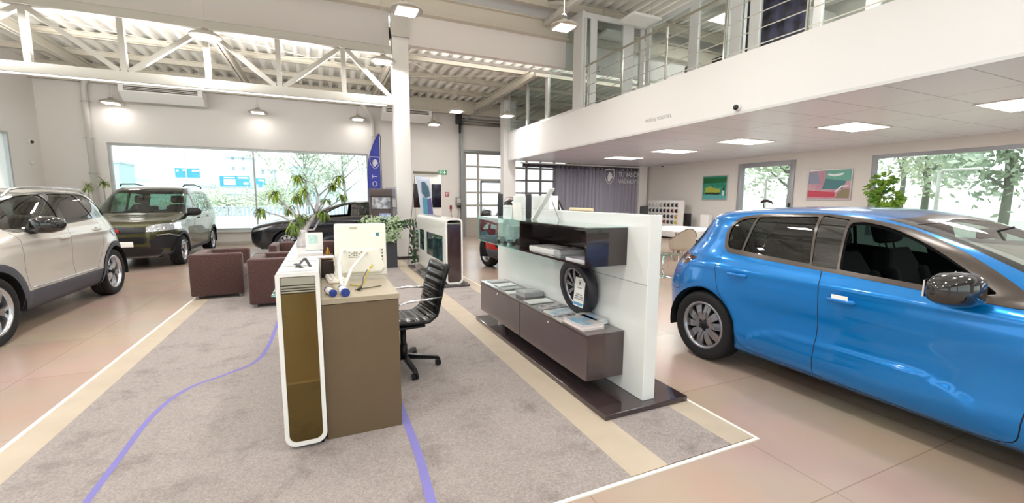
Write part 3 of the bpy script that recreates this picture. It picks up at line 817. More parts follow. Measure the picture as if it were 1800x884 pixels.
def shield_mesh(name, origin, xd, yd, h, m, parent, fill=None):
    """shield outline with a stylised animal head inside"""
    M = frame_matrix(origin, xd, yd); mb = MB()
    w = h*0.78
    out = [(-w/2, h*0.5), (w/2, h*0.5), (w/2, h*0.05), (w*0.42, -h*0.15), (w*0.25, -h*0.36), (0, -h*0.5), (-w*0.25, -h*0.36), (-w*0.42, -h*0.15), (-w/2, h*0.05)]
    k = 0.90
    n = len(out)
    if fill: mb.mi = 1; mb.prism([(x, y) for x, y in out], 'z', -0.003, 0.0); mb.mi = 0
    A = [mb.bm.verts.new((x, y, 0.002)) for x, y in out]; B = [mb.bm.verts.new((x*k, y*k, 0.002)) for x, y in out]
    for i in range(n): mb.bm.faces.new((A[i], A[(i+1) % n], B[(i+1) % n], B[i]))
    head = [(-0.18, -0.30), (0.02, -0.38), (0.08, -0.22), (0.18, -0.16), (0.26, -0.08), (0.30, 0.04), (0.20, 0.08), (0.24, 0.18), (0.16, 0.28), (0.04, 0.34), (-0.10, 0.34), (-0.06, 0.22), (-0.22, 0.24), (-0.12, 0.10), (-0.26, 0.06), (-0.14, -0.04), (-0.26, -0.12), (-0.14, -0.16)]
    mb.poly([(x*h*0.85, y*h*0.85, 0.003) for x, y in head])
    mb.bm.transform(M)
    o = mb.build(name, [m, fill] if fill else m, parent)
    return o
curtain()
struct(onebox('trim_6', WALLW, (12.36, 12.78, 14.55, 14.9, 0, 2.9)), 'white column at the end of the grey curtain')

# ------------------------------------------------------------------ signs on the back wall
def exit_sign():
    t = thing('exit_sign', 'green emergency exit sign on the back wall above the white panel', 'sign', (4.30, 16.38, 2.52))
    onebox('plate', mat('sign_green', '#1f8a57', rough=0.4, emit=0.15), (4.16, 4.47, 16.375, 16.40, 2.435, 2.60), t)
    w = mat('sign_white', '#f2fff6', rough=0.4, emit=0.3); mb = MB()
    y = 16.371
    mb.poly([(4.37, y, 2.455), (4.37, y, 2.50), (4.33, y, 2.50), (4.33, y, 2.535), (4.37, y, 2.535), (4.37, y, 2.58), (4.395, y, 2.58), (4.395, y, 2.535), (4.44, y, 2.535), (4.44, y, 2.50), (4.395, y, 2.50), (4.395, y, 2.455)])
    mb.build('arrow_cross', w, t)
    mb = MB(); mb.box(4.19, 4.20, y, y+0.002, 2.46, 2.58); mb.box(4.29, 4.30, y, y+0.002, 2.46, 2.58); mb.box(4.19, 4.30, y, y+0.002, 2.57, 2.58); mb.box(4.225, 4.265, y, y+0.002, 2.47, 2.54); mb.box(4.235, 4.255, y, y+0.002, 2.545, 2.56); mb.build('doorway_pictogram', w, t)
exit_sign()
def red_sign():
    t = thing('fire_sign', 'small red fire equipment sign on the back wall', 'sign', (4.48, 16.38, 1.68))
    onebox('plate', mat('sign_red', '#b23a35', rough=0.4), (4.40, 4.56, 16.385, 16.40, 1.60, 1.76), t)
    mb = MB(); mb.box(4.43, 4.46, 16.381, 16.384, 1.63, 1.73); mb.box(4.49, 4.53, 16.381, 16.384, 1.63, 1.66); mb.box(4.49, 4.53, 16.381, 16.384, 1.69, 1.73); mb.build('pictogram', w_ := mat('print_white', '#e9e9ee'), t)
red_sign()
def control_box():
    t = thing('door_control_box', 'grey roller door control box mounted beside the door track', 'control box', (4.95, 16.35, 1.4))
    mb = MB(); mb.box(4.82, 5.06, 16.28, 16.40, 1.24, 1.56, bev=0.015); mb.build('box', mat('control_grey', '#8e8b86', rough=0.5), t)
    mb = MB(); mb.box(4.85, 5.03, 16.272, 16.281, 1.34, 1.53); mb.build('cover', mat('control_window', '#c9c7c4', rough=0.2), t)
    mb = MB(); mb.box(4.86, 5.0, 16.27, 16.30, 1.16, 1.25, bev=0.01); mb.build('plug', DARK, t)
    t2 = thing('hand_switch', 'red hanging hand switch on a looping cable', 'switch', (4.62, 16.36, 1.1))
    mb = MB(); mb.box(4.58, 4.66, 16.33, 16.40, 1.10, 1.26, bev=0.02); mb.cyl((4.62, 16.35, 1.0), (4.62, 16.35, 1.1), 0.02); mb.build('grip', mat('switch_red', '#8c1f26', rough=0.4), t2)
    mb = MB(); mb.tube([(4.62, 16.37, 1.0), (4.66, 16.37, 0.8), (4.76, 16.37, 0.68), (4.88, 16.37, 0.74), (4.94, 16.37, 0.95), (4.93, 16.36, 1.16)], 0.008, seg=6); mb.build('cable', mat('cable_grey', '#b7aba2', rough=0.5), t2)
control_box()
def display_wall():
    t = thing('display_partition', 'white display partition with two dark screens behind the leaning poster', 'partition', (3.3, 14.0, 0))
    mb = MB(); mb.box(2.76, 3.62, 13.95, 14.10, 0.0, 2.28, bev=0.01); mb.build('panel', WHITEM, t)
    mb = MB(); mb.box(3.30, 3.61, 13.93, 13.955, 1.22, 1.98, bev=0.005); mb.build('screen', mat('screen_navy', '#16182c', rough=0.2), t)
    mb = MB(); mb.box(2.70, 2.99, 13.93, 13.955, 1.22, 1.98, bev=0.005); mb.build('screen', mat('screen_maroon', '#2a1518', rough=0.2), t)
    mb = MB(); mb.box(2.70, 3.52, 13.90, 13.95, 2.30, 2.38, bev=0.005); mb.build('top_bar', mat('bar_olive', '#6f6c5e', rough=0.5), t)
display_wall()
# ------------------------------------------------------------------ cars: a smooth shell from plan-view rings, cut into panels, lamps and glass
def pchip(xk, yk, x):
    xk = np.asarray(xk, float); yk = np.asarray(yk, float)
    h = np.diff(xk); d = np.diff(yk)/h
    m = np.zeros_like(yk)
    for i in range(1, len(yk)-1):
        if d[i-1]*d[i] > 0:
            w1 = 2*h[i]+h[i-1]; w2 = h[i]+2*h[i-1]
            m[i] = (w1+w2)/(w1/d[i-1]+w2/d[i])
    m[0] = d[0]; m[-1] = d[-1]
    x = np.clip(x, xk[0], xk[-1])
    i = np.clip(np.searchsorted(xk, x)-1, 0, len(h)-1)
    t = (x-xk[i])/h[i]
    return ((2*t**3-3*t**2+1)*yk[i]+(t**3-2*t**2+t)*h[i]*m[i]+(-2*t**3+3*t**2)*yk[i+1]+(t**3-t**2)*h[i]*m[i+1])
class Shell:
    def __init__(s, levels, xc, disp=None):
        """levels: rows of z, x rear, x front, half width, plan exponent front, plan exponent rear"""
        L = np.array(levels, float); s.L = L; s.T = np.linspace(0, 1, len(L)); s.xc = xc; s.disp = disp
        s.tt = np.linspace(0, 1, 4001); s.zz = pchip(s.T, L[:, 0], s.tt)
    def par(s, t):
        return [pchip(s.T, s.L[:, k], t) for k in range(6)]
    def E(s, ph, t):
        z, xr, xf, w, nf, nr = s.par(t)
        c, q = np.cos(ph), np.sin(ph)
        n = np.where(c > 0, nf, nr); a = np.where(c > 0, xf-s.xc, s.xc-xr)
        r = (np.abs(c)**n+np.abs(q)**n)**(1/n)
        x = s.xc+a*c/r; S = np.maximum(q/r, 0); y = w*S
        if s.disp is not None: y = y+s.disp(x, z)*S**8
        return np.stack([x, y, z], -1)
    def N(s, ph, t, h=1e-4):
        a = s.E(np.minimum(ph+h, PI), t)-s.E(np.maximum(ph-h, 0), t); b = s.E(ph, np.minimum(t+h, 1))-s.E(ph, np.maximum(t-h, 0))
        # around centre line mirror symmetry
        n = np.cross(a, b); l = np.linalg.norm(n, axis=-1, keepdims=True); l[l < 1e-12] = 1
        n = n/l
        e = ph < 1e-6; n[e] = n[e]*np.array([1, 0, 1]); e2 = ph > PI-1e-6; n[e2] = n[e2]*np.array([1, 0, 1])
        l = np.linalg.norm(n, axis=-1, keepdims=True); l[l < 1e-12] = 1
        return n/l
    def t_of_z(s, z): return np.interp(z, s.zz, s.tt)
    def inv(s, proj, p):
        p = np.asarray(p, float)
        if proj == 'dom': return p.copy()
        t = s.t_of_z(p[:, 1]); z, xr, xf, w, nf, nr = s.par(t)
        if proj == 'side':
            x = p[:, 0]; f = x > s.xc; n = np.where(f, nf, nr); a = np.where(f, xf-s.xc, s.xc-xr)
            u = np.clip((x-s.xc)/a, -1, 1); S = (1-np.abs(u)**n)**(1/n)
        else:
            S = np.clip(p[:, 0]/w, 0, 1); n = nf if proj == 'front' else nr
            u = (1-S**n)**(1/n)*(1 if proj == 'front' else -1)
        return np.stack([np.arctan2(S, u), t], -1)
def densify(pts, step=0.03, closed=True):
    out = []; n = len(pts)
    for i in range(n if closed else n-1):
        a, b = np.array(pts[i], float), np.array(pts[(i+1) % n], float)
        k = max(1, int(np.ceil(np.linalg.norm(b-a)/step)))
        for j in range(k): out.append(a+(b-a)*j/k)
    if not closed: out.append(np.array(pts[-1], float))
    return np.array(out)
def rounded(pts, r, seg=5):
    out = []; n = len(pts)
    for i in range(n):
        p0, p, p1 = [np.array(q[:2], float) for q in (pts[i-1], pts[i], pts[(i+1) % n])]
        rr = pts[i][2] if len(pts[i]) > 2 else r
        d0, d1 = p0-p, p1-p; l0, l1 = np.linalg.norm(d0), np.linalg.norm(d1)
        q = min(rr, 0.45*l0, 0.45*l1)
        if q < 1e-4: out.append(p); continue
        a, b = p+d0/l0*q, p+d1/l1*q
        for k in range(seg+1):
            t = k/seg; out.append((1-t)**2*a+2*t*(1-t)*p+t*t*b)
    return out
def offset_poly(pts, d):
    P = np.array([p[:2] for p in pts], float); n = len(P)
    A = 0.5*sum(P[i-1][0]*P[i][1]-P[i][0]*P[i-1][1] for i in range(n)); sg = 1 if A > 0 else -1
    out = []
    for i in range(n):
        e0 = P[i]-P[i-1]; e1 = P[(i+1) % n]-P[i]
        n0 = np.array([e0[1], -e0[0]])/max(np.linalg.norm(e0), 1e-9)*sg; n1 = np.array([e1[1], -e1[0]])/max(np.linalg.norm(e1), 1e-9)*sg
        m = n0+n1; m /= max(np.linalg.norm(m), 1e-9); k = max(m.dot(n0), 0.5)
        out.append(tuple(P[i]+m*d/k))
    return out
def smooth_line(pts, k=6):
    P = [np.array(p, float) for p in pts]; Q = []
    for i in range(len(P)-1):
        p0, p1, p2, p3 = P[max(i-1, 0)], P[i], P[i+1], P[min(i+2, len(P)-1)]
        for j in range(k):
            t = j/k; Q.append(0.5*((2*p1)+(p2-p0)*t+(2*p0-5*p1+4*p2-p3)*t*t+(3*p1-p0-3*p2+p3)*t**3))
    Q.append(P[-1]); return Q
def seam(pts, w=0.006):
    Q = densify(smooth_line(pts), 0.04, closed=False); L = []; R_ = []
    for i in range(len(Q)):
        d = Q[min(i+1, len(Q)-1)]-Q[max(i-1, 0)]; d /= np.linalg.norm(d); n = np.array([-d[1], d[0]])*w/2
        L.append(Q[i]+n); R_.append(Q[i]-n)
    return [tuple(p) for p in L+R_[::-1]]
def arc(cx, cz, r, a0, a1, n=40):
    return [(cx+r*math.cos(math.radians(a0+(a1-a0)*i/n)), cz+r*math.sin(math.radians(a0+(a1-a0)*i/n))) for i in range(n+1)]
def in_poly(P, Q):
    x, y = Q[:, 0], Q[:, 1]; r = np.zeros(len(Q), bool); n = len(P)
    for i in range(n):
        x0, y0 = P[i-1]; x1, y1 = P[i]
        c = ((y0 > y) != (y1 > y)); 
        with np.errstate(divide='ignore', invalid='ignore'):
            xi = (x1-x0)*(y-y0)/(y1-y0)+x0
        r ^= c & (x < xi)
    return r
def cut_shell(sh, regions, nphi=110, nt=46):
    pts = []; edges = []; KT = 2.2
    ph = np.linspace(0, PI, nphi); tv = np.linspace(0, 1, nt)
    for i, a in enumerate(ph):
        for j, b in enumerate(tv): pts.append((a+ (0 if i in (0, nphi-1) else ((j % 2)-0.5)*0.3*PI/nphi), b*KT))
    base = len(pts)
    for i in range(nphi-1): edges.append((i*nt, (i+1)*nt)); edges.append((i*nt+nt-1, (i+1)*nt+nt-1))
    for j in range(nt-1): edges.append((j, j+1)); edges.append(((nphi-1)*nt+j, (nphi-1)*nt+j+1))
    # base edges with jitter off on the ends
    polys = []
    for rg in regions:
        d = densify(rg['poly'], rg.get('step', 0.035) if rg['proj'] != 'dom' else 0.05)
        D = sh.inv(rg['proj'], d); D[:, 0] = np.clip(D[:, 0], 0, PI); D[:, 1] = np.clip(D[:, 1], 0, 1)
        D2 = np.stack([D[:, 0], D[:, 1]*KT], -1)
        keep = [0]
        for i in range(1, len(D2)):
            if np.linalg.norm(D2[i]-D2[keep[-1]]) > 1e-5: keep.append(i)
        D2 = D2[keep]; polys.append(D2)
        b0 = len(pts); m = len(D2)
        pts += [tuple(p) for p in D2]; edges += [(b0+i, b0+(i+1) % m) for i in range(m)]
    # drop grid points lying almost on a constraint line: keep it simple, the triangulator copes
    r = geometry.delaunay_2d_cdt([Vector(p) for p in pts], edges, [], 0, 1e-6)
    V = np.array([tuple(v) for v in r[0]]); F = [f for f in r[2] if len(f) == 3]
    Fa = np.array([tuple(f) for f in F]); C = V[Fa].mean(axis=1)
    lab = np.full(len(Fa), -1)
    for k, P in enumerate(polys):
        m = (lab == -1) & in_poly(P, C); lab[m] = k
    phv = V[:, 0]; tvv = np.clip(V[:, 1]/KT, 0, 1)
    P3 = sh.E(phv, tvv); N3 = sh.N(phv, tvv)
    # area test to drop degenerate slivers on the border
    return P3, N3, Fa, lab
def mesh_from(name, P, N, F, mats, parent, mirror=None, offset=0.0, both=False, flip=False, mi=None):
    """mirror: None left side, True right side; both joins the halves"""
    if len(F) == 0: return None
    def half(F, sgn):
        u, inv = np.unique(F.ravel(), return_inverse=True); f = inv.reshape(F.shape)
        p = P[u]-N[u]*offset; n = N[u].copy(); p = p.copy()
        if sgn < 0: p[:, 1] *= -1; n[:, 1] *= -1
        return p, n, f
    parts = []
    if both: parts = [half(F, 1)+(1,), half(F, -1)+(-1,)]
    else: parts = [half(F, -1 if mirror else 1)+((-1 if mirror else 1),)]
    VV = []; NN = []; FF = []; b = 0
    for p, n, f, sg in parts:
        # orient against the normal
        a = np.cross(p[f[:, 1]]-p[f[:, 0]], p[f[:, 2]]-p[f[:, 0]]); dd = (a*n[f[:, 0]]).sum(1)
        f = f.copy(); neg = dd < 0
        f[neg] = f[neg][:, ::-1]
        if flip: f = f[:, ::-1]
        VV.append(p); NN.append(-n if flip else n); FF.append(f+b); b += len(p)
    V = np.concatenate(VV); Nn = np.concatenate(NN); Fc = np.concatenate(FF)
    me = bpy.data.meshes.new(name)
    me.from_pydata([tuple(v) for v in V], [], [tuple(int(i) for i in f) for f in Fc])
    for m in (mats if isinstance(mats, (list, tuple)) else [mats]): me.materials.append(m)
    me.polygons.foreach_set('use_smooth', [True]*len(me.polygons))
    if mi is not None:
        mm = np.tile(mi, 2 if both else 1); me.polygons.foreach_set('material_index', mm.astype(np.int32))
    me.update()
    me.normals_split_custom_set_from_vertices([tuple(v) for v in Nn])
    o = bpy.data.objects.new(name, me); COL.objects.link(o); o.parent = parent
    return o

TYRE = mat('tyre_rubber', '#17171a', rough=0.75, bump=(60, 0.1))
SEAMM = mat('panel_gap', '#0b0c10', rough=0.8)
WELL = mat('wheel_well', '#0c0c0e', rough=0.9)
CABIN = mat('cabin_dark', '#101114', rough=0.85)
SEATM = mat('seat_cloth', '#15161b', rough=0.9)
TRIMG = mat('window_trim', '#544d48', rough=0.25, metal=0.5)
PLAST = mat('cladding_plastic', '#4c4e57', rough=0.6)
LAMPG = glass_mat('lamp_lens', '#f4f6f8', refl=1.0)
def car_wheel(parent, x, y, r, side, style='five', rim=None, rimr=None, width=0.22, dark=None, steer=0):
    """wheel mesh (tyre) with rim and hub children; side +1 left"""
    rimr = rimr or r*0.68; rim = rim or mat('alloy_silver', '#b9bcc2', rough=0.25, metal=0.9); dark = dark or mat('rim_dark', '#1b1c20', rough=0.4, metal=0.4)
    M = Matrix.Translation((x, y, r)) @ Matrix.Rotation(steer, 4, 'Z') @ Matrix.Rotation(-side*PI/2, 4, 'X')   # local +z points outwards
    w = width/2
    mb = MB()
    prof = [(rimr, -w*0.85), (rimr+0.012, -w*0.95), (r*0.93, -w), (r*0.985, -w*0.8), (r, -w*0.55), (r, -w*0.30), (r-0.008, -w*0.28), (r-0.008, -w*0.22), (r, -w*0.20), (r, w*0.20), (r-0.008, w*0.22), (r-0.008, w*0.28), (r, w*0.30), (r, w*0.55), (r*0.985, w*0.8), (r*0.93, w), (r*0.86, w*1.02), (rimr+0.012, w*0.95), (rimr, w*0.85)]
    mb.lathe(prof, seg=48, M=M); t = mb.build('wheel', TYRE, parent, local=True)
    mb = MB()
    mb.lathe([(rimr+0.004, w*0.88), (rimr-0.004, w*0.95), (rimr-0.018, w*0.92), (rimr-0.026, w*0.6), (rimr-0.03, 0), (rimr-0.03, -w*0.85), (rimr, -w*0.88)], seg=48, M=M)
    z0, z1 = w*0.35, w*0.72
    def spoke(a, w0, w1, rin, rout, zi=z1, zo=w*0.62, th=0.025, bend=0.0):
        vs = []
        ca, sa = math.cos(a), math.sin(a)
        for (rr, ww, zz, aa) in ((rin, w0, zi, 0), ((rin+rout)/2, (w0+w1)/2, zi+0.008, bend/2), (rout, w1, zo, bend)):
            cc, ss = math.cos(a+aa), math.sin(a+aa)
            c = Vector((rr*cc, rr*ss, 0)); tt = Vector((-ss, cc, 0))
            vs.append([mb.bm.verts.new(M @ (c-tt*ww+Vector((0, 0, zz-th)))), mb.bm.verts.new(M @ (c-tt*ww*0.8+Vector((0, 0, zz)))), mb.bm.verts.new(M @ (c+tt*ww*0.8+Vector((0, 0, zz)))), mb.bm.verts.new(M @ (c+tt*ww+Vector((0, 0, zz-th))))])
        for i in range(2):
            for k in range(4):
                f = mb.bm.faces.new((vs[i][k], vs[i][(k+1) % 4], vs[i+1][(k+1) % 4], vs[i+1][k])); f.material_index = mb.mi
        f = mb.bm.faces.new(vs[-1])
    for k in range(5):
        a = 2*PI*k/5+PI/2+0.1
        if style == 'double':       # pairs of slim spokes with a wide plate between alternate pairs
            for da in (-0.17, 0.17): spoke(a+da, 0.017, 0.022, 0.045, rimr-0.018, bend=da*0.2)
            for da in (-0.13, 0.13): spoke(a+PI/5+da, 0.014, 0.024, 0.05, rimr-0.018, th=0.02, zi=z1-0.006, bend=da*0.9)
        elif style == 'turbine':
            spoke(a, 0.030, 0.034, 0.045, rimr-0.02, bend=0.28); spoke(a+0.18, 0.012, 0.018, 0.06, rimr-0.02, bend=0.42)
        else:
            spoke(a-0.09, 0.024, 0.024, 0.04, rimr-0.02, bend=-0.14); spoke(a+0.09, 0.024, 0.024, 0.04, rimr-0.02, bend=0.14)
    r_ = mb.build('rim', rim, t, local=True)
    mb = MB(); mb.lathe([(0, -w*0.1), (rimr*0.62, -w*0.1), (rimr*0.66, -w*0.25), (rimr-0.03, -w*0.3)], seg=32, M=M); mb.build('brake_disc', dark, t, local=True)
    mb = MB(); mb.lathe([(0, z1+0.018), (0.028, z1+0.016), (0.036, z1+0.004), (0.062, z1-0.006), (0.07, z1-0.03), (0.0, z1-0.03)], seg=24, M=M)
    for k in range(5):
        a = 2*PI*k/5; mb.cyl(M @ Vector((0.05*math.cos(a), 0.05*math.sin(a), z1-0.03)), M @ Vector((0.05*math.cos(a), 0.05*math.sin(a), z1+0.004)), 0.008, seg=6)
    mb.build('hub_cap', dark, t, local=True)
    return t
def wheel_well(parent, x, y_out, r, rz, side, depth=0.30):
    mb = MB(); n = 28; A = []; B = []; 
    for i in range(n+1):
        a = math.radians(-12+204*i/n); p = (x+r*math.cos(a), rz+r*math.sin(a))
        A.append(mb.bm.verts.new((p[0], side*(y_out), p[1]))); B.append(mb.bm.verts.new((p[0], side*(y_out-depth), p[1])))
    for i in range(n): mb.bm.faces.new((A[i], A[i+1], B[i+1], B[i]))
    mb.bm.faces.new(B)
    return mb.build('wheel_well', WELL, parent, local=True)
def car_seat(parent, x, y, z, back=0.62, w=0.50, name='seat', lean=0.30):
    """front seat facing +x"""
    mb = MB(); mb.box(x-0.05, x+0.48, y-w/2, y+w/2, z, z+0.17, bev=0.06, seg=3); s_ = mb.build(name, SEATM, parent, local=True)
    mb = MB(); M = Matrix.Translation((x, y, z+0.10)) @ Matrix.Rotation(-lean, 4, 'Y')
    prof = [(-w*0.42, 0), (w*0.42, 0), (w*0.50, back*0.3), (w*0.48, back*0.75), (w*0.30, back), (-w*0.30, back), (-w*0.48, back*0.75), (-w*0.50, back*0.3)]
    mb.prism(prof, 'x', -0.09, 0.06, bev=0.03, M=M)
    for sy in (-1, 1): mb.box(0.02, 0.11, sy*w*0.46-0.05, sy*w*0.46+0.04, 0.08, back*0.72, bev=0.035, seg=2, M=M)
    mb.build('seat_back', SEATM, s_, local=True)
    mb = MB(); mb.box(-0.07, 0.05, -0.14, 0.14, back+0.05, back+0.24, bev=0.045, seg=3, M=M)
    for sy in (-0.06, 0.06): mb.cyl(M @ Vector((-0.01, sy, back-0.03)), M @ Vector((-0.01, sy, back+0.1)), 0.007, seg=6)
    mb.build('headrest', SEATM, s_, local=True)
def car_interior(parent, P):
    """P: dict with floor z, seat x positions, dash x, wheel side"""
    z = P.get('z', 0.34); w = P.get('w', 0.37)
    for sy in (-1, 1): car_seat(parent, P['sx'], sy*w, z+P.get('sz', 0.10), back=P.get('back', 0.60), name='front_seat')
    mb = MB(); mb.box(P['rx'], P['rx']+0.45, -0.62, 0.62, z+0.10, z+0.28, bev=0.05); mb.build('rear_bench', SEATM, parent, local=True)
    M = Matrix.Translation((P['rx'], 0, z+0.18)) @ Matrix.Rotation(-0.3, 4, 'Y')
    mb = MB(); mb.box(-0.12, 0.04, -0.64, 0.64, 0, 0.52, bev=0.05, M=M); mb.build('rear_backrest', SEATM, parent, local=True)
    for y in (-0.42, 0, 0.42):
        mb = MB(); mb.box(-0.08, 0.02, y-0.12, y+0.12, 0.50, 0.64, bev=0.035, M=M); mb.build('headrest', SEATM, parent, local=True)
    dx = P['dx']
    mb = MB(); mb.prism([(dx-0.35, z+0.25), (dx-0.40, z+0.42), (dx-0.35, z+0.53), (dx-0.1, z+0.56), (dx+0.35, z+0.52), (dx+0.35, z+0.1), (dx, z+0.1)], 'y', -0.66, 0.66, bev=0.02)
    mb.build('dashboard', CABIN, parent, local=True)
    wy = P.get('wy', 0.37)
    M = Matrix.Translation((dx-0.50, wy, z+0.42)) @ Matrix.Rotation(math.radians(-65), 4, 'Y')
    mb = MB(); mb.tube([M @ Vector((0.17*math.cos(2*PI*k/24), 0.18*math.sin(2*PI*k/24), 0)) for k in range(24)], 0.015, closed=True)
    mb.box(-0.02, 0.02, -0.16, 0.16, -0.01, 0.01, M=M); mb.box(-0.05, 0.05, -0.06, 0.06, -0.03, 0.015, bev=0.01, M=M); mb.cyl(M @ Vector((0, 0, -0.02)), M @ Vector((0, 0, -0.3)), 0.03)
    mb.build('steering_wheel', CABIN, parent, local=True)
    mb = MB(); mb.box(dx-1.0, dx-0.3, -0.11, 0.11, z-0.02, z+0.28, bev=0.03); mb.build('centre_console', CABIN, parent, local=True)
    mx, mz = P['mirror']
    mb = MB(); mb.box(mx-0.02, mx+0.02, -0.12, 0.12, mz-0.035, mz+0.035, bev=0.015); mb.cyl((mx, 0, mz), (mx+0.12, 0, mz+0.05), 0.008, seg=6); mb.build('rear_view_mirror', DARK, parent, local=True)
def door_mirror(parent, x, y, z, side, m, sc=1.0, base=None):
    def S(p): return (x+p[0]*sc, side*(y+p[1]*sc), z+p[2]*sc)
    mb = MB()
    # housing: rounded wedge seen from above, rear face glass
    secs = [(0.02, 0.055, 0.07), (0.08, 0.075, 0.085), (0.16, 0.07, 0.08), (0.225, 0.045, 0.055), (0.245, 0.01, 0.015)]
    rings = []
    for yy, rx, rz in secs:
        rings.append([mb.bm.verts.new(S((0.02+yy*-0.12+rx*1.25*math.copysign(abs(math.cos(a))**0.7, math.cos(a)), yy, rz*math.copysign(abs(math.sin(a))**0.7, math.sin(a))))) for a in [2*PI*k/20 for k in range(20)]])
    for i in range(len(rings)-1):
        for k in range(20):
            f = mb.bm.faces.new((rings[i][k], rings[i][(k+1) % 20], rings[i+1][(k+1) % 20], rings[i+1][k])); f.smooth = True
    mb.bm.faces.new(rings[0]); mb.bm.faces.new(rings[-1])
    o = mb.build('door_mirror', m, parent, local=True)
    mb = MB()
    mb.prism([(-0.05, -0.075), (0.09, -0.075), (0.06, -0.045), (-0.02, -0.045)], 'y', 0, 1, M=None) if False else mb.tube([S((0.02, -0.03, -0.06)), S((0.02, 0.03, -0.055)), S((0.02, 0.08, -0.045))], 0.03*sc, seg=10)
    mb.build('mirror_arm', base or DARK, o, local=True)
    mb = MB(); mb.prism([(0.04, -0.055), (0.21, -0.04), (0.21, 0.04), (0.04, 0.06)], 'x', -0.077, -0.070) 
    mb.bm.transform(Matrix.Translation((x, side*y, z)) @ Matrix.Scale(sc, 4) @ Matrix.Scale(side, 4, (0, 1, 0)))
    mb.build('mirror_glass', CHROME, o, local=True)
    return o
def door_handle(parent, sh, x, z, side, m, L=0.19):
    t = sh.inv('side', [(x, z)]); p = sh.E(t[:, 0], t[:, 1])[0]
    y = p[1]; mb = MB()
    pts = [(x-L/2, y-0.004), (x-L*0.42, y+0.024), (x-L*0.2, y+0.034), (x+L*0.2, y+0.034), (x+L*0.42, y+0.024), (x+L/2, y-0.004)]
    rings = []
    for i, (px, py) in enumerate(pts):
        h = 0.012 if i in (0, 5) else 0.017
        rings.append([mb.bm.verts.new((px, side*(py+dy), z+dz)) for dy, dz in ((-0.012, -h), (0.004, -h*0.7), (0.006, h*0.7), (-0.012, h))])
    for i in range(len(rings)-1):
        for k in range(4):
            f = mb.bm.faces.new((rings[i][k], rings[i][(k+1) % 4], rings[i+1][(k+1) % 4], rings[i+1][k])); f.smooth = True
    mb.bm.faces.new(rings[0]); mb.bm.faces.new(rings[-1])
    h = mb.build('door_handle', m, parent, local=True)
    mb = MB(); mb.sphere((x, side*(y-0.008), z), 1.0, sc=(L*0.30, 0.012, 0.024)); mb.build('handle_recess', SEAMM, h, local=True)
    return h
def build_car(root, sp):
    """root Empty at the rear axle ground centre, x forward"""
    sh = Shell(sp['levels'], sp['xc'], sp.get('disp'))
    R0, wb, wr = sp['wheel_r'], sp['wb'], sp['arch_r']
    regs = []
    for ax in (0.0, wb):
        regs.append(dict(name='HOLE', proj='side', poly=arc(ax, R0, wr, -60, 240, 44)))
    regs += sp['regions']
    if sp.get('cladding'):
        for ax in (0.0, wb):
            regs.append(dict(name='arch_trim', uid=ax, proj='side', poly=arc(ax, R0, wr+sp['cladding'], -60, 240, 44), mat=PLAST, side=True, raise_=0.012))
        tc_ = sh.t_of_z(sp['clad_z']); pr, pf = [float(sh.inv('side', [(ax, 0.35)])[0][0]) for ax in (0.0, wb)]
        regs.append(dict(name='sill_trim', proj='dom', poly=[(pf, 0), (pr, 0), (pr, tc_), (pf, tc_)], mat=PLAST, side=True))
        regs.append(dict(name='front_valance', proj='dom', poly=[(0, 0), (pf, 0), (pf, tc_), (0, tc_)], mat=PLAST))
        regs.append(dict(name='rear_valance', proj='dom', poly=[(pr, 0), (PI, 0), (PI, tc_), (pr, tc_)], mat=PLAST))
    P, N, F, lab = cut_shell(sh, regs, sp.get('nphi', 120), sp.get('nt', 50))
    paint = sp['paint']
    done = {}
    body = lab == -1
    order = {}
    for k, rg in enumerate(regs):
        if rg['name'] == 'HOLE': continue
        key = (rg['name'], rg.get('uid', 0)); order.setdefault(key, []).append(k)
    # body and seams in one mesh
    seams = np.isin(lab, [k for k, rg in enumerate(regs) if rg['name'] == 'SEAM'])
    m = body | seams
    b = mesh_from('body_shell', P, N, F[m], [paint, SEAMM], root, both=True, mi=seams[m].astype(int))
    inner = body.copy()
    for k, rg in enumerate(regs):
        if rg.get('name') not in ('HOLE',) and not rg.get('see'): inner |= lab == k
    mesh_from('cabin_lining', P, N, F[inner], CABIN, root, both=True, offset=0.025, flip=True)
    for key, ks in order.items():
        rg = regs[ks[0]]
        if rg['name'] == 'SEAM' or rg.get('mat') is None: continue
        mm = np.isin(lab, ks)
        if not mm.any(): continue
        off = -rg.get('raise_', 0.0)+rg.get('sink', 0.0)
        if rg.get('side'):
            for mir in (False, True):
                if rg.get('skip') == ('R' if mir else 'L'): continue
                # keep apart the pieces by x so that each side lamp/trim is its own part
                o = mesh_from(rg['name'], P, N, F[mm], rg['mat'], root, mirror=mir, offset=off)
                if rg.get('label'): o['label'] = rg['label']
        else:
            o = mesh_from(rg['name'], P, N, F[mm], rg['mat'], root, both=True, offset=off)
            if rg.get('label'): o['label'] = rg['label']
    z0 = sp['levels'][0][0]
    mb = MB(); 
    for a, bb, ww in ((sp['levels'][0][1]+0.02, -wr-0.02, 0.66), (-wr-0.02, wb+wr+0.02, 0.50), (wr+0.03, wb-wr-0.03, 0.74), (wb+wr+0.02, sp['levels'][0][2]-0.06, 0.62)):
        mb.box(a, bb, -ww, ww, z0+0.01, z0+0.05)
    mb.build('underbody', WELL, root, local=True)
    for ax in (0.0, wb):
        for sd in (1, -1):
            wheel_well(root, ax, sp['track']+0.02, wr+0.005, R0, sd)
            car_wheel(root, ax, sd*(sp['track']-0.11+sp.get('wout', 0.0)), R0, sd, steer=(sp.get('steer', 0) if ax > 0 else 0), style=sp.get('rim_style', 'five'), rim=sp.get('rim_mat'), rimr=sp.get('rim_r'))
    car_interior(root, sp['interior'])
    return sh

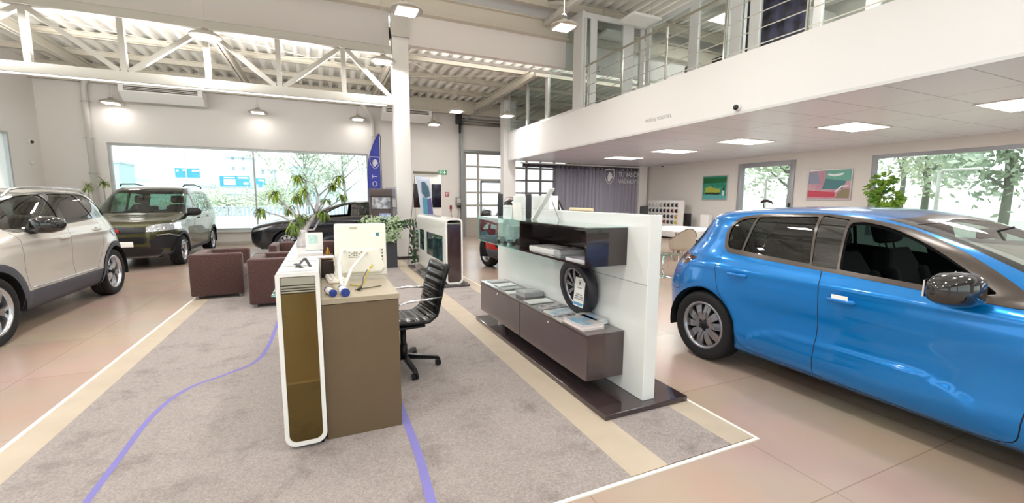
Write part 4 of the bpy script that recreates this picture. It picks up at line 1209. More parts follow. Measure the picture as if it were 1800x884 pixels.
def car_paint(name, col, metal=0.5, rough=0.28, dark=None):
    m = mat(name, col, rough=rough, metal=metal, coat=0.75, spec=0.25)
    return m

# ---- blue hatchback
def blue_car():
    root = thing('hatchback_car', 'glossy bright blue five-door hatchback with its front window lowered', 'car', (4.12, 2.85, 0.0), -PI/2)
    lv = [(0.17, -0.60, 3.38, 0.78, 5, 5), (0.22, -0.68, 3.47, 0.86, 5, 5), (0.30, -0.74, 3.53, 0.895, 5, 4.5), (0.45, -0.775, 3.56, 0.905, 5, 4.2), (0.60, -0.78, 3.56, 0.915, 5, 4.2),
          (0.72, -0.765, 3.53, 0.922, 5, 4.0), (0.80, -0.745, 3.42, 0.922, 4.6, 3.8), (0.87, -0.72, 3.15, 0.915, 4.4, 3.6), (0.93, -0.69, 2.80, 0.90, 4.4, 3.4), (0.985, -0.655, 2.36, 0.872, 4.6, 3.2),
          (1.04, -0.61, 2.22, 0.848, 4.6, 3.2), (1.12, -0.545, 2.03, 0.818, 4.6, 3.2), (1.20, -0.47, 1.84, 0.785, 4.6, 3.4), (1.28, -0.39, 1.63, 0.745, 4.4, 3.8), (1.34, -0.33, 1.46, 0.70, 4.2, 4.2),
          (1.38, -0.24, 1.32, 0.655, 4.0, 4.2), (1.41, -0.05, 1.18, 0.59, 3.6, 3.8), (1.43, 0.15, 1.06, 0.48, 3.2, 3.2), (1.441, 0.38, 0.92, 0.30, 2.6, 2.6), (1.445, 0.66, 0.78, 0.05, 2, 2)]
    lv = [r[:5]+(r[5]*0.86,) for r in lv]
    def disp(x, z):
        g = lambda v, c, s: np.exp(-((v-c)/s)**2)
        d = 0.010*g(z, 0.90, 0.035)*np.clip((2.6-x)/0.4, 0, 1)                     # shoulder crease
        d = d-0.014*g(z, 0.60, 0.13)*g(x, 1.25, 1.15)                              # scooped doors
        d = d+0.012*g(z, 0.36, 0.06)*g(x, 1.3, 1.0)
        q = np.clip((x-1.18)/0.72, -1, 1); zc = 0.26+0.225*np.sqrt(np.maximum(1-q**4, 0)); dd = zc-z
        d = d+0.016/(1+np.exp(-dd/0.008))*np.exp(-np.maximum(dd, 0)/0.10)*np.clip((zc-0.27)/0.05, 0, 1)   # crease over the sill
        for ax in (0.0, 2.675):                                                    # arch flares
            r = np.sqrt((x-ax)**2+(z-0.33)**2); d = d+0.016*g(r, 0.40, 0.085)
        d = d+0.014*g(z, 0.93, 0.06)*g(x, -0.15, 0.5)                              # rear haunch
        return d
    rearw = rounded([(0.335, 1.065), (0.90, 1.032), (0.83, 1.375, 0.02), (0.36, 1.352)], 0.012)
    quart = rounded([(0.15, 1.075, 0.06), (0.315, 1.066, 0.01), (0.34, 1.350, 0.01), (0.20, 1.325, 0.05), (0.12, 1.25, 0.08)], 0.02)
    frontw = rounded([(1.10, 1.022), (1.80, 0.985, 0.02), (1.86, 1.00, 0.02), (1.72, 1.10, 0.2), (1.52, 1.225, 0.3), (1.30, 1.318, 0.2), (1.13, 1.350, 0.03), (1.06, 1.34, 0.03)], 0.02)
    frame = rounded([(0.13, 1.035, 0.08), (0.60, 1.015, 0.3), (1.30, 0.982, 0.3), (1.95, 0.945, 0.02), (2.03, 0.96, 0.02), (1.86, 1.085, 0.2), (1.66, 1.205, 0.3), (1.42, 1.310, 0.3), (1.12, 1.378, 0.3), (0.80, 1.400, 0.3), (0.35, 1.378, 0.2), (0.16, 1.345, 0.08), (0.07, 1.22, 0.1)], 0.03)
    pill = rounded([(0.915, 1.025), (1.085, 1.018), (1.04, 1.36), (0.85, 1.385)], 0.01)
    tinted = glass_mat('car_glass_tinted', '#3d5450', refl=1.0)
    S = lambda p, **k: dict(name='SEAM', proj='side', poly=seam(p), **k)
    regs = [dict(name='rear_door_window', proj='side', poly=rearw, mat=tinted, side=True, see=1, sink=0.004),
            dict(name='quarter_window', proj='side', poly=quart, mat=tinted, side=True, see=1, sink=0.004),
            dict(name='front_window_opening', proj='side', poly=frontw, mat=None, see=1),
            dict(name='door_pillar_trim', proj='side', poly=pill, mat=mat('pillar_gloss', '#0c0c0e', rough=0.08, coat=1.0), side=True, sink=0.002),
            dict(name='window_frame', proj='side', poly=frame, mat=TRIMG, side=True, raise_=0.003),
            S([(0.99, 1.0), (1.01, 0.90), (1.02, 0.6), (1.0, 0.235)]),
            S([(0.12, 1.03), (0.115, 0.90), (0.17, 0.72), (0.28, 0.52), (0.36, 0.36), (0.45, 0.255), (0.62, 0.235), (1.0, 0.225), (1.6, 0.215), (1.97, 0.225), (2.03, 0.40), (2.05, 0.75), (2.00, 0.93)]),
            S([(2.30, 0.95), (2.6, 0.925), (3.0, 0.87)]), S([(-0.34, 0.62), (-0.42, 0.60), (-0.62, 0.60)]), S([(-0.32, 0.40), (-0.35, 0.60), (-0.37, 0.82)]),
            dict(name='rear_screen', proj='rear', poly=[(0, 1.02), (0.55, 1.03), (0.50, 1.28), (0, 1.30)], mat=tinted, see=1, sink=0.003),
            dict(name='spoiler_winglet', proj='rear', poly=[(0.49, 1.04), (0.62, 1.03), (0.60, 1.14), (0.545, 1.29), (0.47, 1.30)], mat=BLACK, side=True, raise_=0.004),
            dict(name='windscreen', proj='front', poly=[(0, 1.00), (0.66, 1.00), (0.55, 1.345), (0, 1.372)], mat=glass_mat('car_glass_clear', '#c3d6d0', refl=1.3), see=1, sink=0.002),
            dict(name='windscreen_border', proj='front', poly=[(0, 0.985), (0.72, 0.985), (0.585, 1.375), (0, 1.405)], mat=mat('ceramic_black', '#17181c', rough=0.15, coat=0.6)),
            dict(name='tail_lamp', proj='side', poly=rounded([(-0.30, 0.965), (-0.62, 0.94), (-0.72, 0.86), (-0.52, 0.85)], 0.02), mat=mat('tail_lamp', '#3c1013', rough=0.1, coat=1.0), side=True, raise_=0.004),
            dict(name='tail_lamp', uid=1, proj='rear', poly=rounded([(0.30, 0.86), (0.80, 0.86), (0.80, 0.95), (0.30, 0.95)], 0.02), mat=MATS['tail_lamp'], side=True, raise_=0.004),
            dict(name='head_lamp', proj='side', poly=rounded([(3.0, 0.80), (3.45, 0.70), (3.5, 0.62), (3.15, 0.72)], 0.02), mat=mat('lamp_clear', '#c9ced6', rough=0.05, metal=0.6, coat=1.0), side=True),
            dict(name='grille', proj='front', poly=rounded([(0, 0.35), (0.5, 0.35), (0.6, 0.45), (0.45, 0.72), (0, 0.74)], 0.03), mat=mat('grille_black', '#121317', rough=0.4)),
            dict(name='lower_bumper', proj='dom', poly=[(2.60, 0), (PI, 0), (PI, 0.13), (2.60, 0.13)], mat=mat('bumper_black', '#14151a', rough=0.3, coat=0.3))]
    sp = dict(levels=lv, xc=0.72, disp=disp, wheel_r=0.325, wb=2.675, arch_r=0.365, regions=regs, paint=car_paint('blue_paint', '#0078c8', metal=0.4, rough=0.22), track=0.90, nphi=200, nt=90,
              rim_style='double', rim_mat=mat('alloy_grey', '#9b9ca3', rough=0.25, metal=0.9), rim_r=0.222, interior=dict(sx=1.02, rx=0.15, dx=2.10, z=0.30, mirror=(1.52, 1.28), back=0.62))
    sh = build_car(root, sp)
    for sd in (1, -1):
        door_handle(root, sh, 1.165, 0.822, sd, sp['paint']); door_handle(root, sh, 0.36, 0.868, sd, sp['paint'])
        door_mirror(root, 1.74, 0.86, 1.02, sd, mat('mirror_gloss_black', '#141418', rough=0.06, coat=1.0), sc=1.14)
    mb = MB(); mb.box(1.12, 1.22, -0.957, -0.953, 0.832, 0.862); mb.build('handle_sticker', PAPER, root, local=True)
    return root
blue_car()
SEAMF = lambda p, **k: dict(name='SEAM', proj='side', poly=seam(p), **k)
TINT = glass_mat('car_glass_tinted', '#3d5450', refl=1.0)
CLEARG = glass_mat('car_glass_clear', '#c3d6d0', refl=1.0)
PILLAR = mat('pillar_gloss', '#0c0c0e', rough=0.08, coat=1.0)
def suv(name, label, loc, rot, paint, k=1.0, glass_side=None, clad=True, nphi=150, nt=70, roof_mat=None, trim_m=None, lamp=None, open_front=False, plate=True, back=False, steer=0.0):
    """compact SUV; k scales the heights above the sills"""
    root = thing(name, label, 'car', loc, rot)
    Z = lambda z: z if z < 0.6 else 0.6+(z-0.6)*k
    lv0 = [(0.22, -0.60, 3.30, 0.78, 5, 5), (0.30, -0.72, 3.42, 0.87, 5, 4.5), (0.42, -0.80, 3.50, 0.90, 5, 4.2), (0.60, -0.83, 3.53, 0.915, 5, 4.2), (0.75, -0.82, 3.52, 0.922, 5, 4.0), (0.88, -0.79, 3.48, 0.924, 5, 3.8),
           (0.98, -0.76, 3.35, 0.918, 4.6, 3.6), (1.05, -0.73, 3.00, 0.908, 4.6, 3.5), (1.11, -0.70, 2.60, 0.895, 4.6, 3.4), (1.15, -0.67, 2.30, 0.878, 4.6, 3.4), (1.20, -0.63, 2.17, 0.858, 4.6, 3.4), (1.30, -0.53, 1.95, 0.822, 4.6, 3.6),
           (1.40, -0.42, 1.72, 0.780, 4.4, 3.8), (1.48, -0.33, 1.53, 0.738, 4.4, 4.0), (1.55, -0.22, 1.33, 0.680, 4.2, 4.2), (1.59, -0.06, 1.16, 0.60, 3.8, 3.8), (1.612, 0.12, 1.00, 0.47, 3.2, 3.2), (1.622, 0.30, 0.84, 0.30, 2.6, 2.6), (1.626, 0.54, 0.67, 0.05, 2, 2)]
    lv = [(Z(a[0]),)+a[1:] for a in lv0]
    def disp(x, z):
        g = lambda v, c, s: np.exp(-((v-c)/s)**2)
        d = 0.010*g(z, Z(1.02), 0.04)-0.012*g(z, Z(0.70), 0.12)*g(x, 1.3, 1.1)+0.014*g(z, 0.44, 0.05)*g(x, 1.3, 1.1)
        for ax in (0.0, 2.675):
            r = np.sqrt((x-ax)**2+(z-0.355)**2); d = d+0.022*g(r, 0.46, 0.09)
        return d
    zp = lambda P: [(p[0], Z(p[1]))+tuple(p[2:]) for p in P]
    frontw = rounded(zp([(1.30, 1.175), (1.98, 1.135, 0.02), (2.04, 1.15, 0.02), (1.80, 1.33, 0.2), (1.56, 1.46, 0.3), (1.34, 1.525, 0.1), (1.20, 1.54, 0.02)]), 0.02)
    rearw = rounded(zp([(0.42, 1.212), (1.16, 1.18), (1.08, 1.545), (0.53, 1.545)]), 0.015)
    quart = rounded(zp([(-0.13, 1.245, 0.03), (0.38, 1.216), (0.49, 1.545), (0.24, 1.525, 0.05), (0.02, 1.43, 0.1)]), 0.015)
    frame = rounded(zp([(-0.22, 1.235, 0.02), (0.40, 1.195, 0.3), (1.30, 1.155, 0.3), (2.10, 1.11, 0.02), (2.14, 1.13, 0.02), (1.86, 1.34, 0.2), (1.60, 1.475, 0.3), (1.30, 1.560, 0.3), (0.85, 1.578, 0.3), (0.40, 1.568, 0.2), (0.18, 1.545, 0.1), (-0.02, 1.445, 0.1)]), 0.02)
    gs = glass_side or TINT
    head = mat('lamp_clear', '#c9ced6', rough=0.05, metal=0.6, coat=1.0)
    regs = [dict(name='front_door_window', proj='side', poly=frontw, mat=None if open_front else CLEARG, side=True, see=1, sink=0.004),
            dict(name='rear_door_window', proj='side', poly=rearw, mat=gs, side=True, see=1, sink=0.004),
            dict(name='quarter_window', proj='side', poly=quart, mat=gs, side=True, see=1, sink=0.004),
            dict(name='window_frame', proj='side', poly=frame, mat=trim_m or PILLAR, side=True, raise_=0.002),
            SEAMF(zp([(1.215, 1.16), (1.225, 1.0), (1.215, 0.7), (1.18, 0.48)])),
            SEAMF(zp([(0.37, 1.20), (0.34, 1.0), (0.40, 0.75), (0.55, 0.55), (0.62, 0.48)])),
            SEAMF(zp([(2.17, 1.12), (2.19, 0.9), (2.17, 0.6), (2.12, 0.48)])),
            dict(name='rear_screen', proj='rear', poly=zp([(0, 1.18), (0.58, 1.20), (0.50, 1.47), (0, 1.50)]), mat=gs, see=1, sink=0.003),
            dict(name='windscreen', proj='front', poly=zp([(0, 1.17), (0.70, 1.17), (0.57, 1.53), (0, 1.56)]), mat=CLEARG, see=1, sink=0.002),
            dict(name='windscreen_border', proj='front', poly=zp([(0, 1.155), (0.75, 1.155), (0.61, 1.56), (0, 1.58)]), mat=mat('ceramic_black', '#17181c', rough=0.15, coat=0.6)),
            dict(name='tail_lamp', proj='rear', poly=rounded(zp([(0.35, 0.93), (0.90, 0.90), (0.90, 1.02), (0.35, 1.03)]), 0.02), mat=mat('tail_lamp', '#3c1013', rough=0.1, coat=1.0), side=True, raise_=0.004),
            dict(name='head_lamp', proj='side', poly=rounded(zp([(3.0, 0.97), (3.42, 0.86), (3.48, 0.76), (3.15, 0.85)]), 0.02), mat=head, side=True),
            dict(name='grille', proj='front', poly=rounded(zp([(0, 0.5), (0.5, 0.5), (0.55, 0.7), (0.45, 0.88), (0, 0.90)]), 0.03), mat=mat('grille_black', '#121317', rough=0.4))]
    if roof_mat: regs.append(dict(name='roof_panel', proj='dom', poly=[(0, 0.86), (PI, 0.86), (PI, 1.0), (0, 1.0)], mat=roof_mat))
    if back: regs.append(dict(name='tail_garnish', proj='rear', poly=zp([(0, 0.93), (0.35, 0.93), (0.35, 1.03), (0, 1.03)]), mat=PILLAR))
    sp = dict(levels=[r[:5]+(r[5]*0.88,) for r in lv], xc=0.60, steer=steer, disp=disp, wheel_r=0.355, wb=2.675, arch_r=0.405, regions=regs, paint=paint, track=0.90, nphi=nphi, nt=nt, rim_style='five',
              rim_mat=mat('alloy_bright', '#c9ccd2', rough=0.22, metal=0.9), rim_r=0.25, cladding=0.075 if clad else None, clad_z=0.47, interior=dict(sx=1.05, rx=0.15, dx=2.15, z=0.42, mirror=(1.62, Z(1.45)), back=0.64))
    sh = build_car(root, sp)
    for sd in (1, -1):
        door_handle(root, sh, 1.38, Z(1.00), sd, paint); door_handle(root, sh, 0.50, Z(1.05), sd, paint)
        door_mirror(root, 1.92, 0.88, Z(1.19), sd, PILLAR, sc=1.18)
        mb = MB(); q = []
        for i in range(13):
            x = -0.05+i*1.85/12; f = i/12; zz = Z(1.625)+0.035*math.sin(PI*f)**0.4-(0.05 if i in (0, 12) else 0)-0.10*max(0, f-0.8)*2; q.append((x, sd*(0.62-0.03*abs(f-0.5)), zz-0.03))
        mb.tube(q, 0.014, seg=8); mb.build('roof_rail', mat('rail_silver', '#d7d8da', rough=0.25, metal=0.8), root, local=True)
        t = sh.inv('side', [(x, 0.50) for x in np.linspace(0.55, 2.1, 14)]); pp = sh.E(t[:, 0], t[:, 1])
        mb = MB(); mb.tube([(p[0], sd*(p[1]+0.004), p[2]) for p in pp], 0.010, seg=6); mb.build('sill_strip', mat('rail_silver', '#d7d8da'), root, local=True)
    if plate:
        mb = MB(); mb.box(3.53, 3.545, -0.26, 0.26, Z(0.55), Z(0.66)); mb.build('number_plate', PAPER, root, local=True)
    return root
suv('suv_car', 'pearl white SUV with black window trim and grey wheel arch cladding', (-3.92, 8.57, 0), -PI/2, car_paint('white_paint', '#c6c0b9', metal=0.15, rough=0.3), clad=True, roof_mat=mat('roof_black', '#26241f', rough=0.08, coat=1.0), glass_side=glass_mat('privacy_glass', '#6d6a66', refl=1.6), open_front=False)
suv('suv_car', 'red car behind the display wall, one wheel showing past its end', (5.49, 10.77, 0), math.radians(-122), steer=0.60, paint= car_paint('red_paint', '#b32020', metal=0.2, rough=0.3), k=0.925, nphi=90, nt=44, back=True)

def van():
    root = thing('van_car', 'dark olive family van facing the camera behind the white SUV', 'car', (-3.82, 14.68, 0), -PI/2)
    lv = [(0.24, -0.58, 3.42, 0.80, 5, 8), (0.32, -0.66, 3.56, 0.88, 5, 8), (0.46, -0.70, 3.63, 0.90, 5, 8), (0.62, -0.71, 3.66, 0.915, 5, 8), (0.78, -0.715, 3.655, 0.922, 5, 8), (0.90, -0.715, 3.60, 0.924, 5, 8), (1.00, -0.71, 3.45, 0.918, 4.8, 8), (1.06, -0.705, 3.15, 0.91, 4.8, 8),
          (1.11, -0.70, 2.85, 0.902, 5, 8), (1.16, -0.70, 2.62, 0.89, 5, 8), (1.24, -0.69, 2.47, 0.868, 5, 8), (1.36, -0.67, 2.28, 0.835, 5, 8), (1.50, -0.64, 2.05, 0.795, 5, 8), (1.62, -0.61, 1.84, 0.758, 4.8, 8), (1.70, -0.56, 1.66, 0.715, 4.5, 7),
          (1.755, -0.48, 1.46, 0.65, 4, 6), (1.785, -0.35, 1.25, 0.56, 3.6, 5), (1.803, -0.15, 1.0, 0.42, 3, 4), (1.812, 0.25, 0.85, 0.22, 2.4, 3), (1.815, 0.55, 0.70, 0.05, 2, 2)]
    def disp(x, z):
        g = lambda v, c, s: np.exp(-((v-c)/s)**2)
        d = 0.012*g(z, 1.02, 0.05)-0.012*g(z, 0.72, 0.13)*g(x, 1.3, 1.1)
        for ax in (0.0, 2.80):
            r = np.sqrt((x-ax)**2+(z-0.33)**2); d = d+0.022*g(r, 0.43, 0.09)
        return d
    side1 = rounded([(1.42, 1.13), (2.30, 1.08), (2.40, 1.10), (2.18, 1.30, 0.2), (1.92, 1.52, 0.2), (1.80, 1.60, 0.1), (1.48, 1.62)], 0.03)
    side2 = rounded([(0.42, 1.16), (1.32, 1.13), (1.36, 1.62), (0.50, 1.63)], 0.03)
    side3 = rounded([(-0.50, 1.20, 0.1), (0.32, 1.17), (0.40, 1.63), (-0.42, 1.60, 0.1)], 0.03)
    g2 = glass_mat('van_glass', '#9fb8ae', refl=1.3)
    lampm = mat('van_head_lamp', '#c9ced6', rough=0.05, metal=0.6, coat=1.0); BK = mat('grille_black', '#121317')
    gl = mat('bumper_black_plastic', '#1b1c20', rough=0.45)
    olive = car_paint('olive_paint', '#4b4a2b', metal=0.55, rough=0.22)
    regs = [dict(name='front_door_window', proj='side', poly=side1, mat=g2, side=True, see=1, sink=0.004), dict(name='sliding_door_window', proj='side', poly=side2, mat=g2, side=True, see=1, sink=0.004), dict(name='quarter_window', proj='side', poly=side3, mat=g2, side=True, see=1, sink=0.004),
            SEAMF([(1.37, 1.12), (1.38, 0.8), (1.36, 0.32)]), SEAMF([(0.38, 1.14), (0.45, 0.8), (0.55, 0.32)]), SEAMF([(2.42, 1.09), (2.40, 0.8), (2.36, 0.35)]), SEAMF([(0.34, 0.93), (-0.4, 0.95)]),
            dict(name='windscreen', proj='front', poly=[(0, 1.19), (0.76, 1.19), (0.655, 1.66), (0, 1.70)], mat=glass_mat('van_screen', '#a9bdb2', refl=1.4), see=1, sink=0.002),
            dict(name='windscreen_border', proj='front', poly=[(0, 1.165), (0.80, 1.165), (0.69, 1.69), (0, 1.73)], mat=mat('ceramic_black', '#17181c')),
            dict(name='rear_screen', proj='rear', poly=[(0, 1.15), (0.70, 1.15), (0.62, 1.62), (0, 1.62)], mat=g2, see=1),
            dict(name='head_lamp', proj='front', poly=rounded([(0.48, 0.80), (0.88, 0.82), (0.87, 0.97), (0.62, 0.95), (0.46, 0.90)], 0.02), mat=lampm, side=True, raise_=0.004, label='large glossy headlamp'),
            dict(name='grille', proj='front', poly=rounded([(0, 0.76), (0.47, 0.78), (0.45, 0.89), (0, 0.92)], 0.02), mat=BK),
            dict(name='lower_grille', proj='front', poly=rounded([(0, 0.56), (0.42, 0.56), (0.50, 0.66), (0.42, 0.70), (0, 0.70)], 0.02), mat=BK),
            dict(name='fog_lamp_surround', proj='front', poly=rounded([(0.52, 0.46), (0.84, 0.42), (0.86, 0.72), (0.70, 0.74), (0.50, 0.62)], 0.03), mat=gl, side=True, raise_=0.005),
            dict(name='bumper_insert', proj='front', poly=rounded([(0, 0.29), (0.62, 0.31), (0.70, 0.42), (0.45, 0.50), (0, 0.50)], 0.02), mat=gl),
            dict(name='skid_plate', proj='front', poly=[(0, 0.245), (0.55, 0.25), (0.62, 0.28), (0, 0.275)], mat=mat('skid_silver', '#a9a8a6', rough=0.3, metal=0.6)),
            dict(name='tail_lamp', proj='rear', poly=[(0.78, 0.9), (0.90, 0.9), (0.80, 1.5), (0.72, 1.5)], mat=mat('tail_lamp', '#3c1013'), side=True)]
    sp = dict(levels=lv, xc=0.62, disp=disp, wheel_r=0.33, wb=2.80, arch_r=0.375, regions=regs, paint=olive, track=0.90, nphi=160, nt=80, rim_style='turbine', rim_mat=mat('alloy_bright', '#c9ccd2'), rim_r=0.225, cladding=0.05, clad_z=0.36,
              interior=dict(sx=1.15, rx=0.2, dx=2.38, z=0.50, mirror=(1.95, 1.52), back=0.66, wy=0.38))
    sh = build_car(root, sp)
    for sd in (1, -1):
        door_handle(root, sh, 1.50, 1.02, sd, olive); door_handle(root, sh, 0.58, 1.02, sd, olive)
        door_mirror(root, 2.28, 0.88, 1.18, sd, DARK, sc=1.15)
        mb = MB(); mb.tube([(1.35, sd*0.62, 1.78), (1.25, sd*0.63, 1.83), (0.4, sd*0.635, 1.86), (-0.35, sd*0.62, 1.82), (-0.42, sd*0.61, 1.77)], 0.016, seg=8); mb.build('roof_rail', DARK, root, local=True)
        # C-shaped silver signature in the corner of the bumper
        M_ = MATS['skid_silver']; 
        pts = [(0.62, 0.73), (0.78, 0.735), (0.87, 0.66), (0.885, 0.50), (0.84, 0.43)]
        d = sh.inv('front', densify(pts, 0.03, closed=False)); pp = sh.E(d[:, 0], d[:, 1]); nn = sh.N(d[:, 0], d[:, 1])
        mb = MB(); mb.tube([(p[0]+n[0]*0.008, sd*(p[1]+n[1]*0.008), p[2]+n[2]*0.008) for p, n in zip(pp, nn)], 0.011, seg=6); mb.build('bumper_accent', M_, root, local=True)
    mb = MB(); mb.box(3.66, 3.675, -0.26, 0.26, 0.50, 0.61, bev=0.004); mb.build('number_plate', PAPER, root, local=True)
    mb = MB(); mb.box(3.655, 3.668, -0.06, 0.05, 0.79, 0.86, bev=0.01); mb.build('red_sticker', mat('sticker_red', '#b02a25', rough=0.4), root, local=True)
    mb = MB(); 
    for y0 in (-0.35, 0.15): mb.tube([(2.72, y0, 1.165), (2.60, y0+0.25, 1.215), (2.55, y0+0.42, 1.24)], 0.008, seg=6)
    mb.build('wiper', DARK, root, local=True)
van()
def dark_car():
    root = thing('parked_hatchback', 'dark grey hatchback parked sideways under the window behind the plant', 'car', (1.80, 13.42, 0), PI)
    b = [o for o in bpy.data.objects if o.name == 'hatchback_car'][0]
    paint = car_paint('dark_grey_paint', '#33343a', metal=0.6, rough=0.25)
    def cp(o, par):
        c = o.copy(); COL.objects.link(c); c.parent = par
        for ch in o.children: cp(ch, c)
        if o.type == 'MESH' and any(m and m.name == 'blue_paint' for m in o.data.materials):
            c.data = o.data.copy()
            for i, m in enumerate(c.data.materials):
                if m.name == 'blue_paint': c.data.materials[i] = paint
        return c
    for ch in list(b.children): cp(ch, root)
    mb = MB(); mb.prism([(0, 1.018), (0, 1)], 'x', 0, 1) if False else None
dark_car()
# ------------------------------------------------------------------ reception counter and desk
BROWN = mat('brown_lacquer', '#4a3d3b', rough=0.10, coat=0.8)
def rrect(x0, x1, z0, z1, r, n=6, top=None):
    """rounded rectangle outline; top = corner radius of the upper two corners"""
    rt = r if top is None else top; out = []
    for cx, cz, a0, q in ((x1-r, z0+r, -90, r), (x1-rt, z1-rt, 0, rt), (x0+rt, z1-rt, 90, rt), (x0+r, z0+r, 180, r)):
        for i in range(n+1):
            a = math.radians(a0+90*i/n); out.append((cx+q*math.cos(a), cz+q*math.sin(a)))
    return out
def loop_frame(mb, outer, inner, axis, a, b):
    def p3(p, t): return {'x': (t, p[0], p[1]), 'y': (p[0], t, p[1])}[axis]
    n = len(outer)
    O0 = [mb.bm.verts.new(p3(p, a)) for p in outer]; I0 = [mb.bm.verts.new(p3(p, a)) for p in inner]; O1 = [mb.bm.verts.new(p3(p, b)) for p in outer]; I1 = [mb.bm.verts.new(p3(p, b)) for p in inner]
    for i in range(n):
        j = (i+1) % n
        for q in ((O0[i], O0[j], I0[j], I0[i]), (O1[i], I1[i], I1[j], O1[j]), (O0[i], O1[i], O1[j], O0[j]), (I0[i], I0[j], I1[j], I1[i])):
            f = mb.bm.faces.new(q); f.material_index = mb.mi
def counter():
    t = thing('reception_counter', 'tall narrow white-rimmed counter with a bronze mirror-like end panel beside the desk', 'counter', (-0.15, 3.8, 0))
    x0, x1, y0, y1 = -0.265, -0.035, 2.70, 4.95
    mb = MB(); loop_frame(mb, rrect(x0, x1, 0.025, 1.075, 0.065, top=0.012), rrect(x0+0.024, x1-0.024, 0.05, 1.055, 0.045, top=0.006), 'y', y0, y1); mb.build('white_shell', WHITEG, t)
    mb = MB(); mb.prism(rrect(x0+0.0245, x1-0.0245, 0.0505, 0.955, 0.044, top=0.004), 'y', y0+0.006, y0+0.02); mb.build('end_panel', mat('bronze_mirror', '#6b5a30', rough=0.06, metal=0.85, coat=0.3), t)
    mb = MB()
    for k, (a, b, c) in enumerate(((0.958, 0.968, 0), (0.972, 0.984, 1), (0.988, 1.000, 0), (1.004, 1.052, 0))): mb.box(x0+0.025, x1-0.025, y0+0.004+0.003*c, y0+0.03, a, b, bev=0.003, seg=1)
    mb.build('steel_slats', mat('slat_steel', '#a8a598', rough=0.3, metal=0.6), t)
    mb = MB(); mb.box(x0+0.0245, x1-0.0245, y0+0.03, y1-0.01, 0.05, 1.053); mb.build('core', mat('core_brown', '#5b4a3a', rough=0.5), t)
    mb = MB(); mb.box(x0+0.07, x1-0.02, y0+0.03, y1-0.05, 0.0065, 0.026); mb.build('plinth', DARK, t)
    mb = MB(); mb.box(x0-0.045, x0, 2.90, 3.14, 0.905, 0.915, bev=0.002); mb.build('glass_tab', glass_mat('glass_shelf_edge', '#cfeeea'), t)
counter()
def desk():
    t = thing('reception_desk', 'taupe brown laminate desk standing right of the white-rimmed counter', 'desk', (0.2, 3.5, 0))
    m = mat('taupe_laminate', '#6c5b45', rough=0.38, noise=(6, '#675741', 0.2)); 
    mb = MB(); mb.box(-0.033, 0.42, 2.742, 2.765, 0.0065, 0.862); mb.build('end_panel', m, t)
    mb = MB(); mb.box(-0.033, 0.425, 2.735, 4.70, 0.866, 0.90, bev=0.002, seg=1); mb.build('desktop', mat('desk_top_taupe', '#a89d88', rough=0.35), t)
    mb = MB(); mb.box(-0.033, 0.42, 4.66, 4.685, 0.0065, 0.862); mb.build('end_panel', m, t)
    mb = MB(); mb.box(-0.033, -0.012, 2.765, 4.66, 0.0065, 0.862); mb.build('back_panel', m, t)
    mb = MB(); mb.box(0.0, 0.41, 2.768, 3.18, 0.06, 0.80, bev=0.004); u = mb.build('drawer_unit', m, t)
    mb = MB(); mb.cyl((0.415, 2.9, 0.45), (0.43, 2.9, 0.45), 0.008, seg=10); mb.build('key', mat('brass', '#c9a03a', rough=0.3, metal=0.9), u)
desk()
def terminal():
    t = thing('desktop_terminal', 'white all-in-one computer screen seen from behind, leaning on a tube stand', 'computer', (0.25, 3.3, 0.90), 0)
    M = Matrix.Translation((0.245, 3.34, 0.925)) @ Matrix.Rotation(math.radians(-6), 4, 'Z') @ Matrix.Rotation(math.radians(-14), 4, 'X')
    cream = mat('cream_plastic', '#e9e6da', rough=0.4)
    mb = MB(); mb.box(-0.185, 0.185, -0.006, 0.022, 0.0, 0.40, bev=0.012, seg=3, M=M); mb.build('back_cover', cream, t)
    mb = MB(); mb.box(-0.172, 0.172, 0.0222, 0.026, 0.012, 0.388, M=M); mb.build('display', DARK, t)
    mb = MB(); mb.prism([(-0.13, 0.02), (0.14, 0.02), (0.17, 0.05), (0.13, 0.20), (-0.12, 0.20), (-0.155, 0.05)], 'y', -0.035, -0.006, bev=0.012, M=M); mb.build('rear_housing', cream, t)
    mb = MB(); 
    for k in range(6): mb.box(0.150, 0.158, -0.0075, -0.005, 0.06+k*0.025, 0.074+k*0.025, M=M)
    mb.build('port', mat('port_dark', '#3b3a38', rough=0.6), t)
    mb = MB(); mb.box(-0.075, -0.02, -0.0085, -0.005, 0.355, 0.372, M=M); mb.build('badge', mat('badge_grey', '#b9b4a0', rough=0.4), t)
    mb = MB(); mb.box(0.075, 0.10, -0.008, -0.005, 0.29, 0.325, M=M); mb.build('white_label', PAPER, t)
    mb = MB(); mb.box(0.112, 0.135, -0.008, -0.005, 0.30, 0.325, M=M); mb.build('blue_label', mat('label_teal', '#3f7f9c', rough=0.5), t)
    mb = MB()
    random.seed(3)
    for r in range(4):
        for c in range(6):
            if random.random() < 0.7: mb.box(-0.085+c*0.017, -0.074+c*0.017, -0.0365, -0.034, 0.135+r*0.012, 0.141+r*0.012, M=M)
    mb.build('printed_marks', mat('print_dark', '#6a675f', rough=0.6), t)
    # Y-shaped tube stand
    mb = MB(); hub = Vector((0.10, 2.90, 0.925))
    mb.tube([M @ Vector((-0.115, -0.036, 0.19)), M @ Vector((-0.125, -0.10, 0.185)), (0.085, 3.12, 1.06), (0.088, 3.0, 0.96), hub], 0.011, seg=10)
    mb.tube([M @ Vector((0.045, -0.036, 0.17)), M @ Vector((0.035, -0.10, 0.165)), (0.165, 3.1, 1.02), (0.12, 2.98, 0.95), hub+Vector((0.005, 0.02, 0))], 0.010, seg=10)
    mb.build('stand_tube', cream, t)
    return t
terminal()
